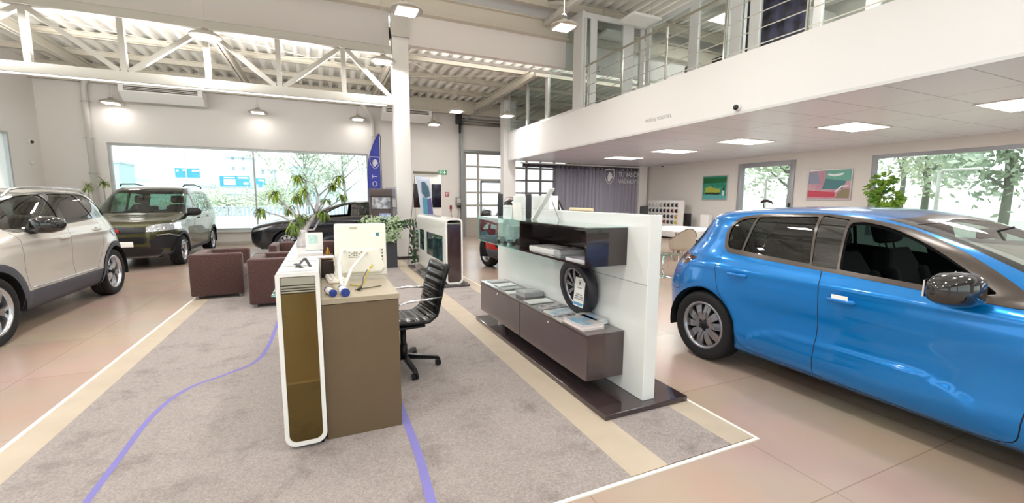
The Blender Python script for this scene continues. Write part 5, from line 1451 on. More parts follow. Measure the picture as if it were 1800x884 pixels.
def roll(x, y, z, yaw, r, L, lab):
    t = thing('cable_roll', lab, 'roll', (x, y, z)); d = Vector((math.sin(yaw), math.cos(yaw), 0)); a = Vector((x, y, z))
    mb = MB(); mb.cyl(a, a+d*L, r, seg=20); mb.build('body', mat('roll_white', '#ece7e2', rough=0.4), t)
    mb = MB(); mb.cyl(a-d*0.012, a+d*0.012, r*1.04, seg=20); mb.cyl(a-d*0.018, a-d*0.011, r*0.5, seg=16); mb.build('end_cap', mat('cap_blue', '#26408f', rough=0.35), t)
    mb = MB(); mb.cyl(a+d*(L-0.02), a+d*(L+0.002), r*1.03, seg=20); mb.build('end_cap', MATS['cap_blue'], t)
roll(0.035, 2.80, 0.922, -0.25, 0.021, 0.12, 'smaller white roll with blue ends lying near the counter')
roll(0.105, 2.77, 0.925, -0.12, 0.025, 0.13, 'larger white roll with a bright blue end under the tube stand')
def keyboard():
    t = thing('keyboard', 'white keyboard lying between counter and screen', 'keyboard', (0.06, 3.42, 0.90), math.radians(-85))
    mb = MB(); mb.box(-0.20, 0.20, -0.06, 0.06, 0.001, 0.022, bev=0.006); mb.build('base', mat('key_white', '#efe9e0', rough=0.45), t, local=True)
    mb = MB()
    for i in range(13):
        for j in range(4): mb.box(-0.192+i*0.0295, -0.166+i*0.0295, -0.054+j*0.027, -0.030+j*0.027, 0.022, 0.030, bev=0.003, seg=1)
    mb.build('keycaps', MATS['key_white'], t, local=True)
keyboard()
def cables():
    t = thing('network_cable', 'yellow network cable curling below the screen', 'cable', (0.25, 3.1, 0.905))
    mb = MB(); mb.tube([(0.31, 3.22, 1.01), (0.29, 3.14, 1.01), (0.26, 3.08, 0.97), (0.24, 3.06, 0.92), (0.20, 3.04, 0.907), (0.15, 3.12, 0.907)], 0.004, seg=8); mb.build('cord', mat('cable_yellow', '#c9b02a', rough=0.4), t)
    mb = MB(); mb.cyl((0.312, 3.235, 1.012), (0.292, 3.15, 1.012), 0.008, seg=8); mb.build('plug', MATS['cable_yellow'], t)
    t = thing('adapter_plug', 'dark cable with a black plug hanging under the yellow cable', 'cable', (0.22, 3.0, 0.905))
    mb = MB(); mb.tube([(0.27, 3.14, 1.0), (0.235, 3.04, 0.97), (0.225, 3.0, 0.93), (0.205, 2.95, 0.915)], 0.004, seg=8); mb.build('cord', mat('cable_grey_dark', '#5b5a58', rough=0.5), t)
    mb = MB(); mb.cyl((0.21, 2.955, 0.916), (0.19, 2.90, 0.911), 0.009, seg=10); mb.build('plug', mat('plug_dark', '#33322e'), t)
    mb = MB(); mb.cyl((0.17, 2.93, 0.906), (0.345, 3.0, 0.906), 0.004, seg=8); tag(mb.build('pen', mat('pen_brown', '#6d675c', rough=0.3)), 'slim dark pen lying on the desk below the screen', 'pen')
cables()
# things on the counter top
def paper_stack(name, label, cx, cy, z, sx, sy, h, rot, cols, cover=None, cat='magazine', group=None):
    t = thing(name, label, cat, (cx, cy, z), rot, group)
    mb = MB(); n = max(1, int(h/0.004)) if h > 0.012 else 1
    random.seed(int(cx*1000+cy*77))
    for k in range(min(n, 8)):
        hh = h/min(n, 8); dx = random.uniform(-0.004, 0.004); dy = random.uniform(-0.004, 0.004)
        mb.box(-sx/2+dx, sx/2+dx, -sy/2+dy, sy/2+dy, k*hh, (k+1)*hh-0.0004)
    mb.build('pages', cols if not isinstance(cols, str) else mat('page_'+cols.strip('#'), cols, rough=0.5), t, local=True)
    if cover:
        mb = MB(); mb.box(-sx/2, sx/2, -sy/2, sy/2, h, h+0.0012); mb.build('cover', cover, t, local=True)
    return t
def cover_mat(name, c1, c2, sc=6):
    return mat(name, c1, rough=0.25, noise=(sc, c2, 0.55))
CT = 1.0757
paper_stack('brochure', 'white brochure flat on the counter top, nearest the slatted end', -0.15, 2.82, CT, 0.19, 0.13, 0.003, 0.0, '#f3f3f1', cover_mat('cov_a', '#f6f6f4', '#dfe2e6', 3), 'brochure')
paper_stack('brochure', 'pale grey brochure on the counter beside the folded metal holder', -0.15, 3.05, CT, 0.19, 0.13, 0.003, 0.0, '#ececea', cover_mat('cov_b', '#dcdcda', '#f0f0ee', 5), 'brochure')
paper_stack('brochure', 'third brochure along the counter, thin and light grey', -0.15, 3.26, CT, 0.19, 0.13, 0.004, 0.0, '#ececea', cover_mat('cov_c', '#e9e6e4', '#c9c4c4', 6), 'brochure')
paper_stack('magazine_stack', 'small stack of brochures in front of the standing card on the counter', -0.09, 3.52, CT, 0.15, 0.16, 0.022, 0.0, '#d9d4d2', cover_mat('cov_d', '#efeeee', '#c8c0c2', 7), 'brochures')
paper_stack('clipboard', 'pale blue tray sticking out over the desk side of the counter', -0.045, 3.35, CT, 0.21, 0.07, 0.008, 0.02, '#e4e8f2', None, 'tray')
def metal_holder():
    t = thing('card_holder', 'small folded metal display bracket on the counter top', 'holder', (-0.12, 2.92, CT))
    mb = MB()
    for pts in ([(-0.165, 2.90, CT+0.002), (-0.115, 2.93, CT+0.055), (-0.085, 2.91, CT+0.002)], [(-0.17, 2.93, CT+0.022), (-0.13, 2.86, CT+0.003)]):
        for a, b in zip(pts[:-1], pts[1:]):
            a, b = Vector(a), Vector(b); d = b-a; mb.box(-0.012, 0.012, -0.0015, 0.0015, -d.length/2, d.length/2, M=Matrix.Translation((a+b)/2) @ d.to_track_quat('Z', 'Y').to_matrix().to_4x4())
    mb.build('bracket', mat('dark_metal', '#5f6064', rough=0.3, metal=0.8), t)
metal_holder()
def standing_card():
    t = thing('standing_card', 'white card with teal print standing upright on the counter', 'card', (-0.08, 3.72, CT))
    mb = MB(); mb.box(-0.135, -0.01, 3.72, 3.726, CT+0.02, CT+0.155); mb.build('card', PAPER, t)
    mb = MB(); mb.box(-0.115, -0.045, 3.718, 3.7195, CT+0.07, CT+0.135); mb.build('print', mat('print_teal', '#a9d6d0', rough=0.6, noise=(40, '#d8ece8', 0.6)), t)
    mb = MB(); mb.box(-0.135, -0.01, 3.70, 3.74, CT, CT+0.02, bev=0.003); mb.build('foot', glass_mat('clear_acrylic', '#dfe8ea'), t)
standing_card()
def ornament():
    t = thing('ornament', 'small golden figurine with a red ball on a dark saucer', 'ornament', (0.01, 3.58, 0.90))
    mb = MB(); mb.box(-0.03, 0.06, 3.50, 3.66, 0.90, 1.03, bev=0.01); mb.build('stand_block', mat('block_brown', '#3a2a26', rough=0.5), t)
    mb = MB(); mb.lathe([(0, 0), (0.04, 0.0), (0.05, 0.01), (0.045, 0.012), (0, 0.008)], seg=20, M=Matrix.Translation((0.012, 3.58, 1.031))); mb.build('saucer', mat('saucer', '#b08a63', rough=0.4), t)
    mb = MB(); mb.lathe([(0, 0), (0.02, 0), (0.022, 0.012), (0.012, 0.03), (0.016, 0.045), (0.008, 0.06), (0.010, 0.068), (0.004, 0.08), (0, 0.085)], seg=16, M=Matrix.Translation((0.022, 3.58, 1.041))); mb.build('figure', mat('gold_paint', '#c98f2e', rough=0.35, metal=0.5), t)
    mb = MB(); mb.sphere((-0.018, 3.56, 1.056), 0.015); mb.build('red_ball', mat('red_ball', '#c01f33', rough=0.3), t)
    t = thing('desk_phone', 'black desk telephone under the pale blue tray', 'telephone', (0.05, 3.3, 0.90))
    mb = MB(); mb.prism([(3.58, 0.90), (3.78, 0.90), (3.78, 0.95), (3.58, 0.92)], 'x', 0.0, 0.13, bev=0.006); mb.build('base', DARK, t)
    mb = MB(); mb.tube([(0.02, 3.60, 0.955), (0.02, 3.68, 0.968), (0.02, 3.76, 0.965)], 0.016, seg=10); mb.build('handset', DARK, t)
ornament()

# ------------------------------------------------------------------ plants
LEAFG = mat('leaf_green', '#3f5c17', rough=0.45, noise=(7, '#8ba32c', 0.5)); LEAFD = mat('leaf_dark', '#23401f', rough=0.3); LEAFV = mat('leaf_variegated', '#6f8f5c', rough=0.45, noise=(25, '#c3d1b0', 0.6)); BARK = mat('bark_grey', '#b5aeb0', rough=0.8, noise=(30, '#8f8a8a', 0.5))
def strap(mb, base, d, L, w, droop):
    d = Vector(d).normalized(); side = d.cross(Vector((0, 0, 1)))
    side = side.normalized() if side.length > 0.05 else Vector((1, 0, 0))
    P = []; p = Vector(base)
    for i in range(5):
        P.append(p.copy()); d = (d+Vector((0, 0, -droop*(0.35+0.25*i)))).normalized(); p = p+d*L/4
    ws = [0.5, 1.0, 0.9, 0.6, 0.05]; A = []; B = []
    for q, k in zip(P, ws): A.append(mb.bm.verts.new(q+side*w*k/2)); B.append(mb.bm.verts.new(q-side*w*k/2))
    for i in range(4):
        f = mb.bm.faces.new((A[i], B[i], B[i+1], A[i+1])); f.smooth = True; f.material_index = mb.mi
def dragon_plant(loc, heads, stems, label, scale=1.0, nleaf=34):
    t = thing('dracaena_plant', label, 'plant', loc); random.seed(11)
    mb = MB(); mb.lathe([(0, 0), (0.055, 0), (0.06, 0.01), (0.05, 0.06), (0.038, 0.13), (0.03, 0.15), (0.026, 0.14), (0.0, 0.12)], seg=18, M=Matrix.Translation(loc)); mb.build('pot', mat('grey_wrap_pot', '#cfc9cb', rough=0.7, noise=(18, '#b0a9ad', 0.4)), t)
    for s in stems:
        mb = MB(); mb.tube(s[0], 0.01, seg=7, radii=s[1]); mb.build('stem', BARK, t)
    for (x, y, z, r, dn) in heads:
        mb = MB()
        for k in range(nleaf):
            a = random.uniform(0, 2*PI); e = random.uniform(-0.9 if dn else -0.4, 1.1)
            strap(mb, (x, y, z), (math.cos(a)*math.cos(e), math.sin(a)*math.cos(e), math.sin(e)), r*random.uniform(0.7, 1.05)*scale, 0.015*scale, 0.95)
        mb.build('leaf_crown', LEAFG, t, fixn=False)
H_ = [(-0.19, 4.4, 1.70, 0.13, 0), (0.16, 4.35, 1.69, 0.13, 0), (0.10, 4.45, 1.63, 0.11, 0), (-0.38, 4.4, 1.54, 0.13, 0), (-0.21, 4.35, 1.52, 0.14, 1), (-0.14, 4.3, 1.58, 0.17, 1), (0.03, 4.5, 1.49, 0.10, 0), (0.17, 4.4, 1.52, 0.12, 0), (-0.50, 4.4, 1.40, 0.12, 1),
      (-0.28, 4.45, 1.41, 0.10, 1), (-0.18, 4.25, 1.34, 0.13, 1), (0.0, 4.3, 1.37, 0.14, 1), (-0.24, 4.2, 1.27, 0.15, 1)]
base_ = (-0.17, 4.20, CT)
j1 = (-0.16, 4.22, 1.22); j2 = (-0.06, 4.32, 1.36); j3 = (-0.03, 4.36, 1.52)
ST_ = [([(-0.17, 4.20, 1.10), j1, j2, j3], [0.03, 0.026, 0.016, 0.010]), ([j3, (0.05, 4.4, 1.60), (0.16, 4.35, 1.68)], [0.008, 0.006, 0.005]), ([j3, (-0.06, 4.4, 1.64), (-0.19, 4.4, 1.69)], [0.008, 0.006, 0.005]), ([j2, (-0.10, 4.3, 1.46), (-0.14, 4.3, 1.57)], [0.01, 0.008, 0.006]),
       ([j1, (-0.25, 4.3, 1.38), (-0.38, 4.4, 1.52)], [0.012, 0.008, 0.005]), ([j1, (-0.33, 4.3, 1.34), (-0.50, 4.4, 1.39)], [0.01, 0.007, 0.005]), ([j1, (-0.2, 4.25, 1.4), (-0.21, 4.35, 1.5)], [0.01, 0.007, 0.005]), ([j2, (0.05, 4.35, 1.42), (0.17, 4.4, 1.50)], [0.01, 0.007, 0.005]),
       ([j1, (-0.24, 4.2, 1.20), (-0.24, 4.2, 1.26)], [0.01, 0.008, 0.006]), ([j1, (-0.08, 4.24, 1.22), (0.0, 4.3, 1.36)], [0.012, 0.009, 0.006]), ([j2, (0.0, 4.42, 1.42), (0.03, 4.5, 1.48)], [0.008, 0.006, 0.005]), ([j2, (0.05, 4.42, 1.55), (0.10, 4.45, 1.62)], [0.008, 0.006, 0.005]), ([j1, (-0.2, 4.35, 1.33), (-0.28, 4.45, 1.40)], [0.008, 0.006, 0.005]), ([j1, (-0.17, 4.22, 1.28), (-0.18, 4.25, 1.33)], [0.01, 0.008, 0.006])]
dragon_plant(base_, H_, ST_, 'spiky dragon tree in a grey wrapped pot on the counter')
for (x, yy, z, lab) in ((-5.93, 15.7, 1.86, 'tuft of green spiky leaves rising behind the white SUV roof'), (-5.36, 15.05, 1.96, 'taller spiky plant beside the big window frame')):
    t = thing('window_plant', lab, 'plant', (x, yy, 0)); random.seed(int(-x*100))
    mb = MB(); mb.lathe([(0, 0), (0.11, 0), (0.14, 0.4), (0.13, 0.4), (0, 0.36)], seg=16, M=Matrix.Translation((x, yy, 0))); mb.build('pot', WHITEM, t)
    mb = MB(); mb.cyl((x, yy, 0.3), (x, yy, z), 0.015, seg=8); mb.build('stem', BARK, t)
    mb = MB()
    for k in range(60):
        a = random.uniform(0, 2*PI); e = random.uniform(-0.6, 1.2); strap(mb, (x, yy, z-random.uniform(0, 0.12)), (math.cos(a)*math.cos(e), math.sin(a)*math.cos(e), math.sin(e)), 0.24, 0.02, 0.5)
    mb.build('leaf_crown', LEAFG, t, fixn=False)
def leaf(mb, p, d, up, L, w):
    d = Vector(d).normalized(); s = d.cross(Vector(up)); s = s.normalized() if s.length > 0.01 else Vector((1, 0, 0)); n = s.cross(d); p = Vector(p)
    A = [mb.bm.verts.new(q) for q in (p, p+d*L*0.35+s*w/2+n*0.004, p+d*L*0.7+s*w*0.42, p+d*L, p+d*L*0.7-s*w*0.42, p+d*L*0.35-s*w/2+n*0.004)]
    f = mb.bm.faces.new(A); f.material_index = mb.mi
def zz_planter():
    x, y = 1.32, 9.60
    t = thing('zz_plant', 'dark tall planter with glossy frond plant in front of the column', 'plant', (x, y, 0)); random.seed(5)
    mb = MB(); mb.prism([(x-0.13, y-0.14), (x+0.13, y-0.14), (x+0.13, y+0.12), (x-0.13, y+0.12)], 'z', 0.0065, 0.68, bev=0.01); mb.build('planter', mat('planter_grey', '#4b4c54', rough=0.5), t)
    mb = MB(); mb.cyl((x, y, 0.68), (x, y, 0.70), 0.11, seg=18); mb.build('soil', mat('soil', '#2b221b', rough=0.9), t)
    for k in range(11):
        a = -PI/2+(k-5)*0.42+random.uniform(-0.1, 0.1); L = random.uniform(0.5, 0.75); p = Vector((x, y, 0.68)); d = Vector((math.cos(a)*0.6, math.sin(a)*0.5, 1.0)).normalized(); mb = MB(); P = []
        if k == 8: L = 0.95; d = Vector((0.75, -0.4, 0.9)).normalized()
        for i in range(14):
            P.append(p.copy()); p = p+d*L/13; d = (d+Vector((0, 0, -0.10))+Vector((math.cos(a), math.sin(a)*0.6, 0))*0.03).normalized()
        mb.tube(P, 0.008, seg=6, radii=[0.012-0.0006*i for i in range(14)]); mb.mi = 1
        for i in range(3, 14):
            dd = (P[i]-P[i-1]).normalized(); s = dd.cross(Vector((0, -1, 0.2))).normalized()
            for sg in (-1, 1): leaf(mb, P[i], dd*0.5+s*sg, (0, -1, 0.3), 0.085, 0.032)
        mb.build('frond', [mat('stem_green', '#4c6b35', rough=0.5), LEAFD], t, fixn=False)
    mb = MB()
    for k in range(640):
        u = random.uniform(0, 2*PI); r = random.uniform(0, 1)**0.5*0.40; z = random.uniform(0.60, 1.12); cx = x-0.18+r*math.cos(u)*(1.0); cy = y-0.28+r*math.sin(u)*0.5
        leaf(mb, (cx, cy, z), (random.uniform(-1, 1), random.uniform(-1, 0.2), random.uniform(-0.8, 0.6)), (0, -1, 0.5), 0.06, 0.035)
    mb.build('variegated_foliage', LEAFV, t, fixn=False)
    mb = MB()
    for k in range(90):
        z = random.uniform(0.15, 0.85); leaf(mb, (x+0.42+random.uniform(-0.05, 0.08)+(0.85-z)*0.05, y-0.35+random.uniform(-0.04, 0.04), z), (random.uniform(-1, 1), -0.4, random.uniform(-0.8, 0.3)), (0, -1, 0.5), 0.075, 0.05)
    mb.tube([(x+0.1, y-0.2, 0.8), (x+0.35, y-0.33, 0.9), (x+0.44, y-0.35, 0.7), (x+0.45, y-0.35, 0.2)], 0.007, seg=6)
    mb.build('trailing_stem', LEAFD, t, fixn=False)
zz_planter()
def ficus():
    x, y = 12.2, 5.72
    t = thing('ficus_plant', 'leafy green houseplant at the corner of the big right window', 'plant', (x, y, 0)); random.seed(9)
    mb = MB(); mb.lathe([(0, 0), (0.15, 0), (0.19, 0.4), (0.18, 0.4), (0, 0.36)], seg=20, M=Matrix.Translation((x, y, 0))); mb.build('pot', WHITEM, t)
    mb = MB(); mb.tube([(x, y, 0.3), (x+0.02, y+0.03, 0.9), (x, y, 1.35), (x, y+0.02, 1.6)], 0.015, seg=8)
    for q in ((0, 0.25, 1.85), (0, -0.2, 1.7), (0, 0.1, 2.0), (-0.1, 0.0, 1.9)): mb.tube([(x, y, 1.35), (x+q[0]*0.5, y+q[1]*0.5, 1.6), (x+q[0], y+q[1], q[2])], 0.007, seg=6)
    mb.build('stem', BARK, t)
    mb = MB()
    for k in range(520):
        if k < 330: c = (0, -0.05, 1.55); r = (0.22, 0.30, 0.22)
        elif k < 430: c = (0, 0.22, 1.78); r = (0.12, 0.16, 0.16)
        else: c = (0, 0.05, 2.0); r = (0.10, 0.20, 0.09)
        v = Vector((random.gauss(0, 1), random.gauss(0, 1), random.gauss(0, 1))).normalized()*random.uniform(0.5, 1.0)
        leaf(mb, (x+c[0]+v.x*r[0], y+c[1]+v.y*r[1], c[2]+v.z*r[2]), v+Vector((0, 0, -0.4)), (-1, 0, 0.6), 0.12, 0.055)
    mb.build('leaf_clump', mat('leaf_mid', '#3f7026', rough=0.4, noise=(4, '#86a83a', 0.55)), t, fixn=False)
ficus()

# ------------------------------------------------------------------ armchairs
SOFA = mat('sofa_brown', '#452b28', rough=0.9, noise=(55, '#573b37', 0.6), bump=(160, 0.4), sheen=0.3)
def armchair(label, x0, y0, w, d, group=None, rot=0.0, seats=1):
    """local: back along -y side ... width w along x, opening towards +x when rot = 0; origin corner (x0,y0)"""
    t = thing('armchair', label, 'armchair', (x0, y0, 0), rot, group); H = 0.68; a = 0.13
    mb = MB(); mb.box(0, d, 0, a, 0.05, H, bev=0.03, seg=3); mb.build('arm', SOFA, t, local=True)
    mb = MB(); mb.box(0, d, w-a, w, 0.05, H, bev=0.03, seg=3); mb.build('arm', SOFA, t, local=True)
    mb = MB(); mb.box(0.0, 0.16, a-0.01, w-a+0.01, 0.05, H-0.005, bev=0.03, seg=3); mb.build('backrest', SOFA, t, local=True)
    mb = MB(); mb.box(0.14, d-0.02, a, w-a, 0.05, 0.28, bev=0.01); mb.build('base', SOFA, t, local=True)
    for k in range(seats):
        ww = (w-2*a)/seats
        mb = MB(); mb.box(0.16, d-0.01, a+0.005+k*ww, a-0.005+(k+1)*ww, 0.28, 0.43, bev=0.04, seg=3); mb.build('seat_cushion', SOFA, t, local=True)
    for (px, py) in ((0.05, 0.05), (d-0.08, 0.05), (0.05, w-0.08), (d-0.08, w-0.08)):
        mb = MB(); mb.box(px, px+0.04, py, py+0.04, 0.0065, 0.052); mb.build('foot', mat('foot_grey', '#8a8787', rough=0.3, metal=0.6), t, local=True)
    return t
armchair('brown fabric cube armchair left of the reception counter, side towards the camera', -1.83, 7.50, 0.85, 0.68)
armchair('brown cube armchair partly hidden behind the reception counter', -0.97, 6.62, 0.85, 0.68)
armchair('wider brown cube sofa behind the dragon plant, facing the camera', -0.90, 9.20, 1.20, 0.72, rot=-PI/2, seats=2)

# ------------------------------------------------------------------ office chair
def office_chair():
    t = thing('office_chair', 'black ribbed office chair with polished arms beside the desk', 'chair', (0.60, 3.72, 0.0065), math.radians(186))
    # local +x is the front
    BL = mat('black_mesh_vinyl', '#15171a', rough=0.25, coat=0.4); AL = CHROME
    def curve(s):  # side profile of sling in (x,z)
        P = [(0.24, 0.455), (0.18, 0.475), (0.0, 0.455), (-0.16, 0.45), (-0.235, 0.50), (-0.265, 0.62), (-0.30, 0.78), (-0.35, 0.93)]
        n = len(P)-1; i = min(int(s*n), n-1); f = s*n-i; return (P[i][0]*(1-f)+P[i+1][0]*f, P[i][1]*(1-f)+P[i+1][1]*f)
    n = 84; mb = MB(); A = []
    for i in range(n+1):
        s = i/n; x, z = curve(s); x2, z2 = curve(min(1, s+0.01)); x1, z1 = curve(max(0, s-0.01)); d = Vector((x2-x1, z2-z1)).normalized(); nn = Vector((-d.y, d.x)); b = 0.014*abs(math.sin(s*PI*15))**0.6
        row = []
        for j in range(9):
            v = j/8; e = (1-abs(2*v-1)**6)
            row.append((x-nn.x*b*e*-1*-1, (v-0.5)*0.44, z-nn.y*b*e*-1*-1))
        A.append([mb.bm.verts.new(p) for p in row])
    for i in range(n):
        for j in range(8):
            f = mb.bm.faces.new((A[i][j], A[i+1][j], A[i+1][j+1], A[i][j+1])); f.smooth = True
    o = mb.build('ribbed_sling', BL, t, local=True); s_ = o.modifiers.new('s', 'SOLIDIFY'); s_.thickness = 0.015
    for sy in (-1, 1):
        mb = MB(); mb.tube([(curve(k/30)[0], sy*0.228, curve(k/30)[1]) for k in range(31)], 0.013, seg=8); mb.build('side_rail', mat('rail_black', '#1c1d20', rough=0.2, metal=0.6), t, local=True)
        mb = MB(); mb.tube([(-0.27, sy*0.235, 0.66), (-0.15, sy*0.29, 0.665), (0.05, sy*0.295, 0.66), (0.17, sy*0.29, 0.62), (0.19, sy*0.25, 0.52), (0.15, sy*0.235, 0.47)], 0.010, seg=8); mb.build('armrest', AL, t, local=True)
    mb = MB(); mb.box(-0.14, 0.14, -0.21, 0.21, 0.405, 0.43, bev=0.01); mb.box(-0.06, 0.10, -0.06, 0.06, 0.36, 0.41, bev=0.015); mb.build('seat_mechanism', DARK, t, local=True)
    mb = MB(); mb.cyl((0, 0, 0.09), (0, 0, 0.38), 0.026, seg=16); mb.cyl((0, 0, 0.09), (0, 0, 0.22), 0.034, seg=16); mb.build('gas_column', DARK, t, local=True)
    for k in range(5):
        a = 2*PI*k/5+0.35; c, s = math.cos(a), math.sin(a)
        mb = MB(); M = Matrix.Rotation(a, 4, 'Z'); mb.prism([(0.02, 0.085), (0.02, 0.13), (0.30, 0.085), (0.32, 0.062), (0.30, 0.058)], 'y', -0.02, 0.02, bev=0.004, M=M); b = mb.build('base_arm', mat('base_black', '#202124', rough=0.2, metal=0.5), t, local=True)
        for sg in (-1, 1):
            mb = MB(); p = Vector((0.30*c, 0.30*s, 0.028)); q = Vector((-s, c, 0)); mb.cyl(p+q*sg*0.006, p+q*sg*0.024, 0.027, seg=16)
            if sg == 1: mb.cyl(p+Vector((0, 0, 0.02)), p+Vector((0, 0, 0.04)), 0.01, seg=8)
            mb.build('caster', DARK, b, local=False) if False else mb.build('caster', DARK, b, local=True)
office_chair()

# ------------------------------------------------------------------ display island
WALLP = mat('display_white', '#eef1ef', rough=0.16, coat=0.5)
GLASSC = glass_mat('case_glass', '#f0faf8', refl=1.0)
def island():
    t = thing('display_wall', 'white glossy freestanding display wall on a dark plinth', 'display wall', (2.11, 3.6, 0))
    mb = MB(); mb.box(2.06, 2.17, 2.30, 5.10, 0.046, 1.395, bev=0.004, seg=1); mb.build('panel', WALLP, t)
    mb = MB(); mb.box(1.69, 2.43, 2.235, 4.92, 0.0062, 0.046, bev=0.004, seg=1); mb.build('plinth', mat('plinth_brown', '#3d3133', rough=0.06, coat=0.8), t)
    mb = MB(); mb.box(2.00, 2.06, 4.70, 4.90, 0.046, 0.16); mb.build('foot_block', WALLP, t)
    mb = MB(); mb.box(2.0585, 2.0605, 2.302, 3.66, 0.898, 0.902); mb.build('panel_joint', mat('joint_grey', '#8f9b98'), t)
    t = thing('drawer_cabinet', 'long low brown wall cabinet with two flap doors under the magazines', 'cabinet', (1.89, 3.67, 0.16))
    mb = MB(); mb.box(1.735, 2.058, 2.53, 4.82, 0.16, 0.495); mb.box(1.72, 2.058, 2.525, 4.825, 0.495, 0.512, bev=0.002, seg=1); mb.build('body', BROWN, t)
    for (a, b, ky) in ((2.53, 3.68, 3.10), (3.69, 4.82, 4.26)):
        mb = MB(); mb.box(1.72, 1.735, a, b, 0.16, 0.492, bev=0.002, seg=1); d = mb.build('flap_door', mat('flap_brown', '#57494b', rough=0.18, coat=0.5), t)
        mb = MB(); mb.cyl((1.708, ky, 0.462), (1.722, ky, 0.462), 0.009, seg=14); mb.build('lock', CHROME, d)
    t = thing('shelf_box', 'open dark lacquered shelf box on the display wall', 'shelf', (1.89, 3.1, 1.01))
    x0, x1, y0, y1, z0, z1 = 1.70, 2.058, 2.53, 3.66, 1.015, 1.295; w = 0.018
    mb = MB(); mb.box(x0, x1, y0, y1, z0, z0+w); mb.box(x0, x1, y0, y1, z1-w, z1); mb.box(x0, x1, y0, y0+w, z0+w, z1-w); mb.box(x0, x1, y1-w, y1, z0+w, z1-w); mb.box(x1-w, x1, y0+w, y1-w, z0+w, z1-w)
    mb.build('box', mat('shelf_dark', '#2c2323', rough=0.08, coat=0.8), t)
    mb = MB(); mb.box(x0-0.004, x1, y0, 4.83, z1+0.001, z1+0.007); mb.build('glass_top', glass_mat('glass_top', '#eef8f6'), t)
    t = thing('glass_case', 'clear glass case of small parts beside the dark shelf box', 'display case', (1.89, 4.25, 1.02))
    mb = MB(); mb.box(1.70, 2.058, 3.662, 4.83, 1.015, 1.021); mb.build('shelf_pane', glass_mat('glass_shelf', '#e6f5f2'), t)
    mb = MB(); mb.box(1.70, 1.703, 3.662, 4.83, 1.021, 1.295); mb.build('front_pane', GLASSC, t)
    mb = MB(); mb.box(1.703, 2.058, 4.827, 4.83, 1.021, 1.295); mb.build('side_pane', GLASSC, t)
    mb = MB(); mb.box(1.699, 1.705, 3.662, 4.83, 1.010, 1.015); mb.box(1.699, 1.705, 3.662, 4.83, 1.293, 1.297); mb.box(1.699, 1.705, 4.826, 4.832, 1.015, 1.295); mb.build('edge_strip', mat('glass_edge', '#8fc9bd', rough=0.1), t)
island()
# small objects inside the case
def toys():
    random.seed(4)
    t = thing('picture_card', 'glossy card with a red car picture inside the glass case', 'picture', (1.9, 4.76, 1.022))
    M = frame_matrix((1.71, 4.80, 1.022), (1, 0, 0), (0, -0.05, 1))
    mb = MB(); mb.box(0, 0.22, 0, 0.24, -0.003, 0, M=M); mb.build('card', mat('card_red', '#9d4350', rough=0.2), t)
    mb = MB(); mb.prism([(0.03, 0.12), (0.10, 0.12), (0.11, 0.19), (0.06, 0.17)], 'z', 0.0, 0.001, M=M); mb.prism([(0.13, 0.13), (0.21, 0.11), (0.21, 0.16), (0.14, 0.18)], 'z', 0.0, 0.001, M=M); mb.build('window_shape', mat('card_white', '#f4f2f3', rough=0.3), t)
    mb = MB(); mb.prism([(0.0, 0.0), (0.22, 0.0), (0.22, 0.05), (0.12, 0.04), (0.07, 0.10), (0.02, 0.10)], 'z', 0.0, 0.0012, M=M); mb.build('blue_shape', mat('card_blue', '#6d90a3', rough=0.3), t)
    defs = [('toy_car', 'small dark model car in the glass case, nearest the shelf box', 'model car', 1.80, 3.85, '#2d3038', 1), ('toy_car', 'small silver model car in the middle of the glass case', 'model car', 1.78, 4.20, '#a9b4ba', 1), ('toy_car', 'dark grey model car behind the others in the glass case', 'model car', 1.93, 4.05, '#4a5058', 1)]
    for nm, lb, ct, x, y, c, k in defs:
        t = thing(nm, lb, ct, (x, y, 1.0215), 0.2)
        mb = MB(); mb.prism([(-0.10, 0.02), (0.10, 0.02), (0.105, 0.045), (0.06, 0.055), (0.03, 0.085), (-0.04, 0.09), (-0.08, 0.06), (-0.10, 0.055)], 'x', -0.038, 0.038, bev=0.008); mb.build('body', mat('toy_'+c.strip('#'), c, rough=0.15, coat=0.6, metal=0.3), t, local=True)
        for yy in (-0.065, 0.065):
            for sx in (-1, 1):
                mb = MB(); mb.cyl((sx*0.028, yy, 0.021), (sx*0.042, yy, 0.021), 0.021, seg=16); mb.build('wheel', DARK, t, local=True)
    t = thing('metal_part', 'round machined metal part lying in the glass case', 'machine part', (1.86, 4.5, 1.0215))
    mb = MB(); mb.lathe([(0.02, 0), (0.05, 0), (0.055, 0.02), (0.05, 0.04), (0.03, 0.045), (0.03, 0.06), (0.02, 0.06)], seg=24, closed=True, M=Matrix.Translation((1.86, 4.5, 1.0215))); mb.build('ring', INOX, t)
    t = thing('gift_box', 'grey cardboard box standing in the glass case', 'box', (1.98, 4.42, 1.0215))
    mb = MB(); mb.box(1.92, 2.02, 4.28, 4.42, 1.0215, 1.20, bev=0.003, seg=1); mb.build('carton', mat('carton_grey', '#c8cacd', rough=0.5), t)
toys()
